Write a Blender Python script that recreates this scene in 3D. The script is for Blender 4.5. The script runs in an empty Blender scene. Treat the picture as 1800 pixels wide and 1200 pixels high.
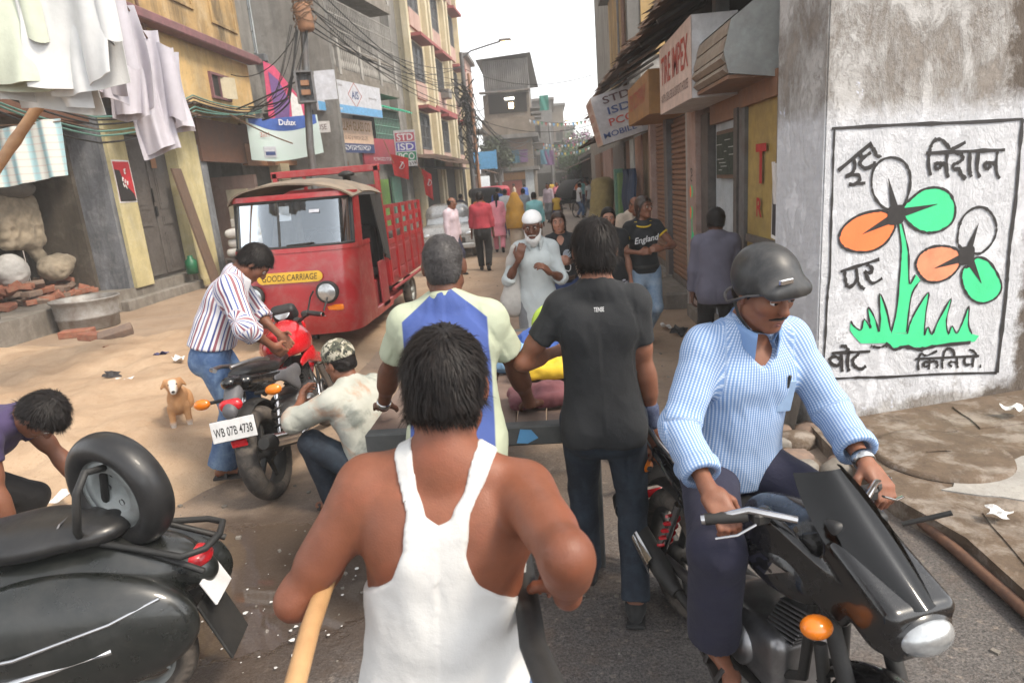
import bpy, math, random
import numpy as np
from mathutils import Vector, Matrix
SC = bpy.context.scene
COL = SC.collection
R = math.radians
# ------------------------------------------------------------------ camera
cam_d = bpy.data.cameras.new('camera'); CAM = bpy.data.objects.new('camera', cam_d); COL.objects.link(CAM)
cam_d.sensor_width = 36.0; cam_d.lens = 22.8; cam_d.clip_start = 0.05; cam_d.clip_end = 900
CAM.matrix_world = Matrix(((0.99565, 0.06326, 0.06844, 0), (0.05102, 0.2446, -0.96828, 0), (-0.07799, 0.96756, 0.24031, 1.93), (0, 0, 0, 1)))
_q = CAM.matrix_world.to_quaternion(); CAM.matrix_world = Matrix.Translation((0, 0, 1.93)) @ _q.to_matrix().to_4x4()
cam_d.dof.use_dof = True; cam_d.dof.focus_distance = 3.0; cam_d.dof.aperture_fstop = 5.0
SC.camera = CAM
# ------------------------------------------------------------------ sky, sun, exposure
W = bpy.data.worlds.new('World'); SC.world = W; W.use_nodes = True
nt = W.node_tree; nt.nodes.clear()
sky = nt.nodes.new('ShaderNodeTexSky'); sky.sky_type = 'NISHITA'; sky.sun_disc = False
SUN_EL, SUN_AZ = 50.0, 118.0            # azimuth clockwise from +Y: behind the camera, to the right
sky.sun_elevation = R(SUN_EL); sky.sun_rotation = R(SUN_AZ)
sky.air_density = 1.0; sky.dust_density = 1.2; sky.ozone_density = 1.0; sky.altitude = 10
hs = nt.nodes.new('ShaderNodeHueSaturation'); hs.inputs['Saturation'].default_value = 0.12   # thin even cloud cover
bg = nt.nodes.new('ShaderNodeBackground'); bg.inputs['Strength'].default_value = 0.15
wo = nt.nodes.new('ShaderNodeOutputWorld')
nt.links.new(sky.outputs[0], hs.inputs['Color']); nt.links.new(hs.outputs[0], bg.inputs[0]); nt.links.new(bg.outputs[0], wo.inputs[0])
sl = bpy.data.lights.new('sun', 'SUN'); sl.energy = 1.5; sl.angle = R(12); sl.color = (1.0, 0.87, 0.70)
so = bpy.data.objects.new('sun', sl); COL.objects.link(so)
_sd = Vector((math.sin(R(SUN_AZ)) * math.cos(R(SUN_EL)), math.cos(R(SUN_AZ)) * math.cos(R(SUN_EL)), math.sin(R(SUN_EL))))
so.rotation_euler = _sd.to_track_quat('Z', 'Y').to_euler()
vs = SC.view_settings; vs.view_transform = 'Standard'; vs.look = 'None'; vs.gamma = 1.0; vs.use_curve_mapping = False; vs.exposure = 1.42
SC.cycles.max_bounces = 6; SC.cycles.diffuse_bounces = 3; SC.cycles.glossy_bounces = 3; SC.cycles.transmission_bounces = 4; SC.cycles.transparent_max_bounces = 8
SC.cycles.use_denoising = True; SC.cycles.caustics_reflective = False; SC.cycles.caustics_refractive = False
rnd = random.Random(7)
# ------------------------------------------------------------------ materials
MATS = {}
def srgb(r, g, b):
    f = lambda c: (c / 255 / 12.92) if c / 255 <= .04045 else ((c / 255 + .055) / 1.055) ** 2.4
    return (f(r), f(g), f(b))
class NT:
    """small node-tree writer"""
    def __init__(s, name):
        s.m = bpy.data.materials.new(name); s.m.use_nodes = True; s.t = s.m.node_tree; s.t.nodes.clear()
        s.o = s.n('OutputMaterial'); s.b = s.n('BsdfPrincipled'); s.l(s.b.outputs[0], s.o.inputs[0])
    def n(s, ty, **k):
        x = s.t.nodes.new('ShaderNode' + ty)
        for a, v in k.items(): setattr(x, a, v)
        return x
    def l(s, a, b): s.t.links.new(a, b)
    def set(s, sock, v):
        if hasattr(v, 'links') or isinstance(v, bpy.types.NodeSocket): s.l(v, sock)
        else: sock.default_value = (*v, 1.0) if (isinstance(v, tuple) and len(v) == 3 and sock.type == 'RGBA') else v
    def coord(s, kind='Object', scale=(1, 1, 1), loc=(0, 0, 0), rot=(0, 0, 0)):
        c = s.n('TexCoord'); mp = s.n('Mapping'); mp.inputs['Scale'].default_value = scale; mp.inputs['Location'].default_value = loc; mp.inputs['Rotation'].default_value = rot
        s.l(c.outputs[kind], mp.inputs[0]); return mp.outputs[0]
    def attr(s, name): a = s.n('Attribute'); a.attribute_name = name; return a
    def noise(s, vec, scale=5, detail=4, rough=.6, dist=0):
        x = s.n('TexNoise'); x.inputs['Scale'].default_value = scale; x.inputs['Detail'].default_value = detail; x.inputs['Roughness'].default_value = rough; x.inputs['Distortion'].default_value = dist
        if vec is not None: s.l(vec, x.inputs['Vector'])
        return x.outputs['Fac']
    def vor(s, vec, scale=5, feat='F1'):
        x = s.n('TexVoronoi', feature=feat); x.inputs['Scale'].default_value = scale
        if vec is not None: s.l(vec, x.inputs['Vector'])
        return x.outputs[0]
    def ramp(s, fac, lo, hi, smooth=False):
        x = s.n('MapRange'); x.clamp = True
        if smooth: x.interpolation_type = 'SMOOTHSTEP'
        x.inputs[1].default_value = lo; x.inputs[2].default_value = hi; s.l(fac, x.inputs[0]); return x.outputs[0]
    def math(s, op, a, b=0.0):
        x = s.n('Math', operation=op); s.set(x.inputs[0], a); s.set(x.inputs[1], b); return x.outputs[0]
    def mix(s, fac, a, b, mode='MIX'):
        x = s.n('MixRGB', blend_type=mode); s.set(x.inputs[0], fac); s.set(x.inputs[1], a); s.set(x.inputs[2], b); return x.outputs[0]
    def sep(s, vec): x = s.n('SeparateXYZ'); s.l(vec, x.inputs[0]); return x.outputs
    def bump(s, h, strength=.3, dist=.01):
        x = s.n('Bump'); x.inputs['Strength'].default_value = strength; x.inputs['Distance'].default_value = dist; s.l(h, x.inputs['Height']); s.l(x.outputs[0], s.b.inputs['Normal'])
    def fin(s, col, rough=.7, metal=0., **k):
        s.set(s.b.inputs['Base Color'], col); s.set(s.b.inputs['Roughness'], rough); s.set(s.b.inputs['Metallic'], metal)
        for a, v in k.items():
            s.set(s.b.inputs[{'coat': 'Coat Weight', 'spec': 'Specular IOR Level', 'sss': 'Subsurface Weight', 'sheen': 'Sheen Weight', 'trans': 'Transmission Weight', 'alpha': 'Alpha', 'emit': 'Emission Strength', 'ecol': 'Emission Color', 'ior': 'IOR'}[a]], v)
        MATS[s.m.name] = s.m; return s.m
def mul(c, k): return tuple(min(1, x * k) for x in c)
def M(name, col=None, rough=.7, metal=0., var=.25, scale=9., bump=.15, bscale=90., col2=None, dirt=None, damt=.5, dscale=3., **k):
    """everyday material: colour with mottling, optional dirt, fine relief, uneven gloss"""
    if name in MATS: return MATS[name]
    t = NT(name); v = t.coord()
    n1 = t.noise(v, scale, 5, .65)
    c = t.mix(t.ramp(n1, .3, .7), col2 if col2 else mul(col, 1 - var), mul(col, 1 + var * .3))
    if dirt:
        n2 = t.noise(v, dscale, 6, .7, .6); c = t.mix(t.math('MULTIPLY', t.ramp(n2, .42, .68), damt), c, dirt)
    if bump: t.bump(t.noise(v, bscale, 3, .6), bump, .004)
    r = t.math('ADD', t.math('MULTIPLY', t.noise(v, scale * 2.3, 3), .2), rough - .1)
    return t.fin(c, r, metal, **k)
# ------------------------------------------------------------------ objects
def tag(o, label=None, cat=None, group=None, kind=None):
    for k, v in (('label', label), ('category', cat), ('group', group), ('kind', kind)):
        if v: o[k] = v
    return o
def empty(name, loc=(0, 0, 0), rz=0., label=None, cat=None, group=None):
    o = bpy.data.objects.new(name, None); COL.objects.link(o); o.location = loc; o.rotation_euler = (0, 0, rz); o.empty_display_size = .1
    return tag(o, label, cat, group)
def mk(name, v, f, mat, parent=None, smooth=False, attrs=None, mats=None, midx=None):
    me = bpy.data.meshes.new(name)
    if isinstance(v, np.ndarray) and isinstance(f, np.ndarray):
        nf, k = f.shape
        me.vertices.add(len(v)); me.vertices.foreach_set('co', np.ascontiguousarray(v, dtype=np.float32).ravel())
        me.loops.add(nf * k); me.loops.foreach_set('vertex_index', np.ascontiguousarray(f, dtype=np.int32).ravel())
        me.polygons.add(nf); me.polygons.foreach_set('loop_start', np.arange(0, nf * k, k, dtype=np.int32))
        me.update(calc_edges=True); me.validate()
    else:
        me.from_pydata([tuple(x) for x in v], [], f); me.update()
    for m in (mats or [mat]): me.materials.append(MATS[m] if isinstance(m, str) else m)
    if midx is not None: me.polygons.foreach_set('material_index', np.array(midx, dtype=np.int32))
    if smooth: me.polygons.foreach_set('use_smooth', np.ones(len(me.polygons), dtype=bool) if smooth is True else np.array(smooth, dtype=bool))
    for an, (ty, data) in (attrs or {}).items():
        a = me.attributes.new(an, ty, 'POINT'); a.data.foreach_set({'FLOAT': 'value', 'FLOAT_VECTOR': 'vector', 'FLOAT_COLOR': 'color'}[ty], np.ascontiguousarray(data, dtype=np.float32).ravel())
    o = bpy.data.objects.new(name, me); COL.objects.link(o)
    if parent is not None: o.parent = parent
    return o
def copy_tree(o, parent=None):
    c = o.copy(); COL.objects.link(c); c.parent = parent
    for ch in list(o.children): copy_tree(ch, c)
    return c
def frame(loc, x, y):
    """matrix with given x axis and (approximate) y axis"""
    x = Vector(x).normalized(); z = x.cross(Vector(y)).normalized(); y = z.cross(x)
    m = Matrix((x, y, z)).transposed().to_4x4(); m.translation = Vector(loc); return m
class MB:
    """collects boxes, tubes, lathes, prisms and sheets into ONE mesh"""
    def __init__(s, T=None): s.v = []; s.f = []; s.s = []; s.m = []; s.T = T or Matrix(); s.mi = 0
    def add(s, v, f, sm=False):
        b = len(s.v); T = s.T
        s.v += [T @ Vector(p) for p in v]; s.f += [tuple(i + b for i in q) for q in f]; s.s += [sm] * len(f); s.m += [s.mi] * len(f)
        return s
    def box(s, c, d, bev=0., rot=None, taper=1.):
        x, y, z = d[0] / 2, d[1] / 2, d[2] / 2
        Rm = rot if rot is not None else Matrix(); Rm = Rm.to_3x3() if hasattr(Rm, 'to_3x3') else Rm
        if bev <= 0:
            v = [(i * x * (taper if k > 0 else 1), j * y * (taper if k > 0 else 1), k * z) for k in (-1, 1) for j in (-1, 1) for i in (-1, 1)]
            f = [(0, 2, 3, 1), (4, 5, 7, 6), (0, 1, 5, 4), (2, 6, 7, 3), (0, 4, 6, 2), (1, 3, 7, 5)]
        else:
            b = min(bev, x * .9, y * .9, z * .9); v = []; idx = {}
            for i in (-1, 1):
                for j in (-1, 1):
                    for k in (-1, 1):
                        t = taper if k > 0 else 1
                        for a, p in enumerate(((i * x, j * (y - b), k * (z - b)), (i * (x - b), j * y, k * (z - b)), (i * (x - b), j * (y - b), k * z))):
                            idx[i, j, k, a] = len(v); v.append((p[0] * t, p[1] * t, p[2]))
            f = []
            for a, (p, q) in enumerate(((1, 2), (0, 2), (0, 1))):
                for sgn in (-1, 1):
                    def key(u, w):
                        t = [0, 0, 0]; t[a] = sgn; t[p] = u; t[q] = w; return idx[t[0], t[1], t[2], a]
                    qd = [key(-1, -1), key(1, -1), key(1, 1), key(-1, 1)]; f.append(tuple(qd if (sgn > 0) == (a != 1) else qd[::-1]))
            for a in range(3):      # edges along axis a
                p, q = [t for t in range(3) if t != a]
                for u in (-1, 1):
                    for w in (-1, 1):
                        def kk(e, ax):
                            t = [0, 0, 0]; t[a] = e; t[p] = u; t[q] = w; return idx[t[0], t[1], t[2], ax]
                        f.append((kk(-1, p), kk(1, p), kk(1, q), kk(-1, q)))
            for i in (-1, 1):
                for j in (-1, 1):
                    for k in (-1, 1): f.append((idx[i, j, k, 0], idx[i, j, k, 1], idx[i, j, k, 2]))
        C = Vector(c); return s.add([C + Rm @ Vector(p) for p in v], f)
    def tube(s, pts, r, n=8, caps=True, flat=1.):
        P = [Vector(p) for p in pts]; rs = r if isinstance(r, (list, tuple)) else [r] * len(P)
        v = []; f = []; up = None
        for i, p in enumerate(P):
            t = (P[min(i + 1, len(P) - 1)] - P[max(i - 1, 0)])
            t = t.normalized() if t.length > 1e-9 else Vector((0, 0, 1))
            if up is None: up = (Vector((0, 0, 1)) if abs(t.z) < .9 else Vector((1, 0, 0)))
            a = t.cross(up)
            a = a.normalized() if a.length > 1e-6 else t.orthogonal().normalized()
            b = a.cross(t).normalized(); up = b
            for k in range(n):
                th = 2 * math.pi * k / n; v.append(p + a * math.cos(th) * rs[i] + b * math.sin(th) * rs[i] * flat)
        for i in range(len(P) - 1):
            for k in range(n): f.append((i * n + k, i * n + (k + 1) % n, (i + 1) * n + (k + 1) % n, (i + 1) * n + k))
        s.add(v, f, n > 5)
        if caps: s.add([v[k] for k in range(n)], [tuple(range(n - 1, -1, -1))]); s.add([v[-n + k] for k in range(n)], [tuple(range(n))])
        return s
    def lathe(s, prof, loc=(0, 0, 0), axis=(0, 0, 1), n=24, sm=True, a0=0., a1=2 * math.pi, sq=1.):
        A = Vector(axis).normalized(); X = A.orthogonal().normalized() if abs(A.z) < .999 else Vector((1, 0, 0)); Y = A.cross(X); L = Vector(loc)
        full = abs(a1 - a0 - 2 * math.pi) < 1e-6; m = n if full else n + 1; v = []; f = []
        for r, z in prof:
            for k in range(m):
                th = a0 + (a1 - a0) * k / n; v.append(L + A * z + X * math.cos(th) * r + Y * math.sin(th) * r * sq)
        for i in range(len(prof) - 1):
            for k in range(n):
                q = (k + 1) % m; f.append((i * m + k, i * m + q, (i + 1) * m + q, (i + 1) * m + k))
        return s.add(v, f, sm)
    def prism(s, poly, h, bev=0., z0=0.):
        """polygon in local xy, extruded along local z from z0 to z0+h"""
        n = len(poly); v = [(x, y, z0) for x, y in poly] + [(x, y, z0 + h) for x, y in poly]
        return s.add(v, [tuple(range(n - 1, -1, -1)), tuple(range(n, 2 * n))] + [(i, (i + 1) % n, n + (i + 1) % n, n + i) for i in range(n)])
    def sheet(s, fn, nu, nv, sm=True, thick=0.):
        v = [fn(i / nu, j / nv) for j in range(nv + 1) for i in range(nu + 1)]
        f = [(j * (nu + 1) + i, j * (nu + 1) + i + 1, (j + 1) * (nu + 1) + i + 1, (j + 1) * (nu + 1) + i) for j in range(nv) for i in range(nu)]
        s.add(v, f, sm)
        if thick:
            V = [Vector(p) for p in v]; n = (nu + 1)
            def nrm(i, j):
                a = V[j * n + min(i + 1, nu)] - V[j * n + max(i - 1, 0)]; b = V[min(j + 1, nv) * n + i] - V[max(j - 1, 0) * n + i]; c = a.cross(b); return c.normalized() if c.length > 0 else Vector((0, 0, 1))
            w = [V[j * n + i] - nrm(i, j) * thick for j in range(nv + 1) for i in range(nu + 1)]
            s.add(w, [q[::-1] for q in f], sm)
            rim = [j * n for j in range(nv + 1)][::-1] + list(range(1, nu + 1)) + [j * n + nu for j in range(1, nv + 1)] + [nv * n + i for i in range(nu - 1, 0, -1)]
            m = len(rim); s.add([V[q] for q in rim] + [w[q] for q in rim], [(k, m + k, m + (k + 1) % m, (k + 1) % m) for k in range(m)])
        return s
    def build(s, name, mat, parent=None, smooth=None):
        mats = mat if isinstance(mat, list) else [mat]
        return mk(name, s.v, s.f, None, parent, smooth=(s.s if smooth is None else [smooth] * len(s.f)), mats=mats, midx=s.m if len(mats) > 1 else None)
def box(name, mat, c, d, parent=None, bev=0., rot=None, T=None):
    return MB(T).box(c, d, bev, rot).build(name, mat, parent)
def rotz(a): return Matrix.Rotation(a, 3, 'Z')
def rotx(a): return Matrix.Rotation(a, 3, 'X')
def roty(a): return Matrix.Rotation(a, 3, 'Y')
def text_mesh(body, T, mat, parent, w=None, h=None, name='lettering', bold=0., extr=.0015, space=1., shear=0., align='CENTER'):
    """flat print: letters as a thin mesh fitted to width w / cap height h in frame T (x right, y up, z out)"""
    cu = bpy.data.curves.new(name, 'FONT'); cu.body = body; cu.offset = bold; cu.extrude = 0.0; cu.space_character = space; cu.shear = shear; cu.resolution_u = 3; cu.align_x = align
    ob = bpy.data.objects.new(name, cu); me = ob.to_mesh()
    n = len(me.vertices); co = np.zeros(n * 3, dtype=np.float32); me.vertices.foreach_get('co', co); co = co.reshape(-1, 3)
    fs = [tuple(p.vertices) for p in me.polygons]; ob.to_mesh_clear(); bpy.data.objects.remove(ob); bpy.data.curves.remove(cu)
    if n == 0: return None
    mn, mx = co.min(0), co.max(0); sx = sy = 1.
    if h: sy = h / (mx[1] - mn[1]); sx = sy
    if w:
        sx = w / (mx[0] - mn[0]); sy = sy if h else sx
    cx, cy = (mn[0] + mx[0]) / 2, (mn[1] + mx[1]) / 2
    v = [T @ Vector(((p[0] - cx) * sx, (p[1] - cy) * sy, extr)) for p in co]
    return mk(name, v, fs, mat, parent)
# ------------------------------------------------------------------ numpy noise
def _hash(i, j, k, seed):
    h = (i.astype(np.int64) * 374761393 + j.astype(np.int64) * 668265263 + k.astype(np.int64) * 2147483647 + seed * 144269) & 0x7fffffff
    h = ((h ^ (h >> 13)) * 1274126177) & 0x7fffffff
    return ((h ^ (h >> 16)) & 0xffff) / 65535.0
def vnoise(p, seed=0):
    f = np.floor(p); t = p - f; t = t * t * (3 - 2 * t); i, j, k = (f[..., a].astype(np.int64) for a in range(3)); r = 0
    for a in (0, 1):
        for b in (0, 1):
            for c in (0, 1):
                w = (t[..., 0] if a else 1 - t[..., 0]) * (t[..., 1] if b else 1 - t[..., 1]) * (t[..., 2] if c else 1 - t[..., 2])
                r = r + w * _hash(i + a, j + b, k + c, seed)
    return r
def fbm(p, seed=0, o=3):
    r = 0; a = .5
    for q in range(o): r = r + a * vnoise(p * (2 ** q), seed + q * 17); a *= .5
    return r
# ------------------------------------------------------------------ signed distance fields -> one smooth skin (surface nets)
def V3(*a): return np.array(a, dtype=np.float64)
def rc(a, b, r1, r2, flat=None, cuts=()):    # tapered capsule; flat = (axis, ratio)
    return ('rc', np.array(a, float), np.array(b, float), r1, r2, flat, list(cuts))
def el(c, r, Rm=None, cuts=()): return ('el', np.array(c, float), np.array(r, float), Rm, list(cuts))
def bx(c, h, rad, Rm=None, cuts=()): return ('bx', np.array(c, float), np.array(h, float), rad, Rm, list(cuts))
def grow(p, o):
    if p[0] == 'rc': return ('rc', p[1], p[2], p[3] + o, p[4] + o, p[5], p[6])
    if p[0] == 'el': return ('el', p[1], p[2] + o, p[3], p[4])
    return ('bx', p[1], p[2] + o, p[3] + o, p[4], p[5])
def pbox(p):
    if p[0] == 'rc': r = max(p[3], p[4]); return np.minimum(p[1], p[2]) - r, np.maximum(p[1], p[2]) + r
    if p[0] == 'el': r = p[2].max() if p[3] is not None else p[2]; return p[1] - r, p[1] + r
    r = np.linalg.norm(p[2]) if p[4] is not None else p[2]; return p[1] - r, p[1] + r
def pdist(p, X, Y, Z):
    if p[0] == 'rc':
        a, b = p[1], p[2]; x, y, z = X - a[0], Y - a[1], Z - a[2]; d = b - a; k = 1.
        if p[5]:
            ax, ratio = np.array(p[5][0], float), p[5][1]; q = (x * ax[0] + y * ax[1] + z * ax[2]) * (1 / ratio - 1); x, y, z = x + ax[0] * q, y + ax[1] * q, z + ax[2] * q
            d = d + ax * (d @ ax) * (1 / ratio - 1); k = (1 + ratio) / 2
        l2 = max(d @ d, 1e-12); t = np.clip((x * d[0] + y * d[1] + z * d[2]) / l2, 0, 1)
        r = (np.sqrt((x - d[0] * t) ** 2 + (y - d[1] * t) ** 2 + (z - d[2] * t) ** 2) - (p[3] + (p[4] - p[3]) * t)) * k; cuts = p[6]
    else:
        c = p[1]; x, y, z = X - c[0], Y - c[1], Z - c[2]; Rm = p[3] if p[0] == 'el' else p[4]
        if Rm is not None:
            Rm = np.array(Rm); x, y, z = (x * Rm[0, i] + y * Rm[1, i] + z * Rm[2, i] for i in range(3))
        if p[0] == 'el':
            q = p[2]; k0 = np.sqrt((x / q[0]) ** 2 + (y / q[1]) ** 2 + (z / q[2]) ** 2); k1 = np.sqrt((x / q[0] ** 2) ** 2 + (y / q[1] ** 2) ** 2 + (z / q[2] ** 2) ** 2) + 1e-9
            r = k0 * (k0 - 1) / k1; cuts = p[4]
        else:
            h, rad = p[2] - p[3], p[3]; x, y, z = abs(x) - h[0], abs(y) - h[1], abs(z) - h[2]
            r = np.sqrt(np.maximum(x, 0) ** 2 + np.maximum(y, 0) ** 2 + np.maximum(z, 0) ** 2) + np.minimum(np.maximum(x, np.maximum(y, z)), 0) - rad; cuts = p[5]
    for (pt, nn) in cuts: r = np.maximum(r, (X - pt[0]) * nn[0] + (Y - pt[1]) * nn[1] + (Z - pt[2]) * nn[2])
    return r
class Field:
    def __init__(s, prims, vox, pad=.03):
        lo = np.min([pbox(p)[0] for p in prims], 0) - pad; hi = np.max([pbox(p)[1] for p in prims], 0) + pad
        s.lo, s.h = lo, vox; s.n = np.ceil((hi - lo) / vox).astype(int) + 1
        s.f = np.full(s.n, .2, dtype=np.float32); s.ax = [lo[i] + vox * np.arange(s.n[i]) for i in range(3)]
    def sl(s, lo, hi):
        a = np.clip(np.floor((lo - s.lo) / s.h).astype(int), 0, s.n); b = np.clip(np.ceil((hi - s.lo) / s.h).astype(int) + 1, 0, s.n)
        sli = tuple(slice(a[i], b[i]) for i in range(3)); return sli, np.ix_(*[s.ax[i][a[i]:b[i]] for i in range(3)])
    def add(s, p, k=.02):
        lo, hi = pbox(p); m = k + 2.5 * s.h; sli, (X, Y, Z) = s.sl(lo - m, hi + m); f = s.f[sli]
        if f.size == 0: return s
        d = pdist(p, X, Y, Z)
        if k > 0: h = np.maximum(k - abs(f - d), 0) / k; s.f[sli] = np.minimum(f, d) - h * h * k * .25
        else: s.f[sli] = np.minimum(f, d)
        return s
    def sub(s, p, k=.01):
        lo, hi = pbox(p); m = k + 2.5 * s.h; sli, (X, Y, Z) = s.sl(lo - m, hi + m); f = s.f[sli]
        if f.size == 0: return s
        d = -pdist(p, X, Y, Z); h = np.maximum(k - abs(f - d), 0) / k; s.f[sli] = np.maximum(f, d) + h * h * k * .25; return s
    def fn(s, g):           # intersect with an arbitrary region, g(X,Y,Z) < 0 keeps
        X, Y, Z = np.ix_(*s.ax); s.f = np.maximum(s.f, g(X, Y, Z).astype(np.float32)); return s
    def cut(s, pt, nn): return s.fn(lambda X, Y, Z: (X - pt[0]) * nn[0] + (Y - pt[1]) * nn[1] + (Z - pt[2]) * nn[2])
    def mesh(s, relax=2):
        f = s.f; ins = f < 0; c = np.zeros(s.n - 1, dtype=np.int8)
        for a in (0, 1):
            for b in (0, 1):
                for d in (0, 1): c += ins[a:s.n[0] - 1 + a, b:s.n[1] - 1 + b, d:s.n[2] - 1 + d]
        act = (c > 0) & (c < 8); I = np.argwhere(act); N = len(I)
        vid = np.full(s.n - 1, -1, dtype=np.int64); vid[act] = np.arange(N)
        co = [(a, b, d) for a in (0, 1) for b in (0, 1) for d in (0, 1)]; val = np.stack([f[I[:, 0] + a, I[:, 1] + b, I[:, 2] + d] for a, b, d in co], 1)
        acc = np.zeros((N, 3)); cnt = np.zeros(N)
        for i in range(8):
            for j in range(i + 1, 8):
                if sum(abs(co[i][q] - co[j][q]) for q in range(3)) != 1: continue
                m = (val[:, i] < 0) != (val[:, j] < 0); t = val[:, i] / np.where(m, val[:, i] - val[:, j], 1)
                p = np.array(co[i]) + t[:, None] * (np.array(co[j]) - np.array(co[i])); acc += np.where(m[:, None], p, 0); cnt += m
        v = s.lo + (I + acc / cnt[:, None]) * s.h; F = []
        for ax in range(3):
            a = [slice(None)] * 3; b = [slice(None)] * 3; a[ax] = slice(0, -1); b[ax] = slice(1, None)
            i0, i1 = ins[tuple(a)], ins[tuple(b)]; E = np.argwhere(i0 != i1); u, w = [q for q in range(3) if q != ax]
            ok = (E[:, u] > 0) & (E[:, w] > 0) & (E[:, u] < s.n[u] - 1) & (E[:, w] < s.n[w] - 1); E = E[ok]; q = []
            for du, dw in ((-1, -1), (0, -1), (0, 0), (-1, 0)):
                J = E.copy(); J[:, u] += du; J[:, w] += dw; q.append(vid[J[:, 0], J[:, 1], J[:, 2]])
            q = np.stack(q, 1); fl = i0[E[:, 0], E[:, 1], E[:, 2]]
            if ax == 1: fl = ~fl
            q[~fl] = q[~fl][:, ::-1]; F.append(q)
        F = np.concatenate(F); F = F[(F >= 0).all(1)]
        for _ in range(relax): v = laplace(v, F, .5)
        return v, F
def laplace(v, F, a):
    acc = np.zeros_like(v); cnt = np.zeros(len(v))
    for k in range(4):
        i, j = F[:, k], F[:, (k + 1) % 4]
        for q in range(3): acc[:, q] += np.bincount(i, v[j, q], len(v)) + np.bincount(j, v[i, q], len(v))
        cnt += np.bincount(i, minlength=len(v)) + np.bincount(j, minlength=len(v))
    return v + a * (acc / np.maximum(cnt, 1)[:, None] - v)
def vnormals(v, F):
    n = np.cross(v[F[:, 2]] - v[F[:, 0]], v[F[:, 3]] - v[F[:, 1]]); r = np.zeros_like(v)
    for k in range(4):
        for q in range(3): r[:, q] += np.bincount(F[:, k], n[:, q], len(v))
    return r / (np.linalg.norm(r, axis=1)[:, None] + 1e-12)
def solid(name, mat, parent, prims, vox=.006, k=.012, subs=(), cuts=(), relax=2, region=None, attrs=None):
    """smoothly blended solid from primitives; prims may be (prim, k) pairs"""
    pr = [p if isinstance(p[0], tuple) else (p, k) for p in prims]
    fl = Field([p for p, _ in pr], vox)
    for p, kk in pr: fl.add(p, kk)
    for p in subs: fl.sub(p[0], p[1]) if isinstance(p[0], tuple) else fl.sub(p)
    for pt, nn in cuts: fl.cut(pt, nn)
    if region: fl.fn(region)
    v, F = fl.mesh(relax)
    return mk(name, v, F, mat, parent, smooth=True)
# ================================================================== people
def nrm(v): v = np.array(v, float); return v / (np.linalg.norm(v) + 1e-12)
def rot(ax, a):
    ax = nrm(ax); c, s = math.cos(a), math.sin(a); x, y, z = ax
    return np.array([[c + x * x * (1 - c), x * y * (1 - c) - z * s, x * z * (1 - c) + y * s], [y * x * (1 - c) + z * s, c + y * y * (1 - c), y * z * (1 - c) - x * s], [z * x * (1 - c) - y * s, z * y * (1 - c) + x * s, c + z * z * (1 - c)]])
def ik(S, T, l1, l2, hint):
    S, T = np.array(S, float), np.array(T, float); d = T - S; L = np.linalg.norm(d); L = min(L, (l1 + l2) * .998); u = nrm(d); T = S + u * L
    a = (l1 * l1 - l2 * l2 + L * L) / (2 * L); h = math.sqrt(max(l1 * l1 - a * a, 0)); hv = np.array(hint, float); hv = hv - u * (hv @ u); return S + u * a + nrm(hv) * h, T
def wcut(p, c): return p[:-1] + (list(p[-1]) + [c],)
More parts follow.
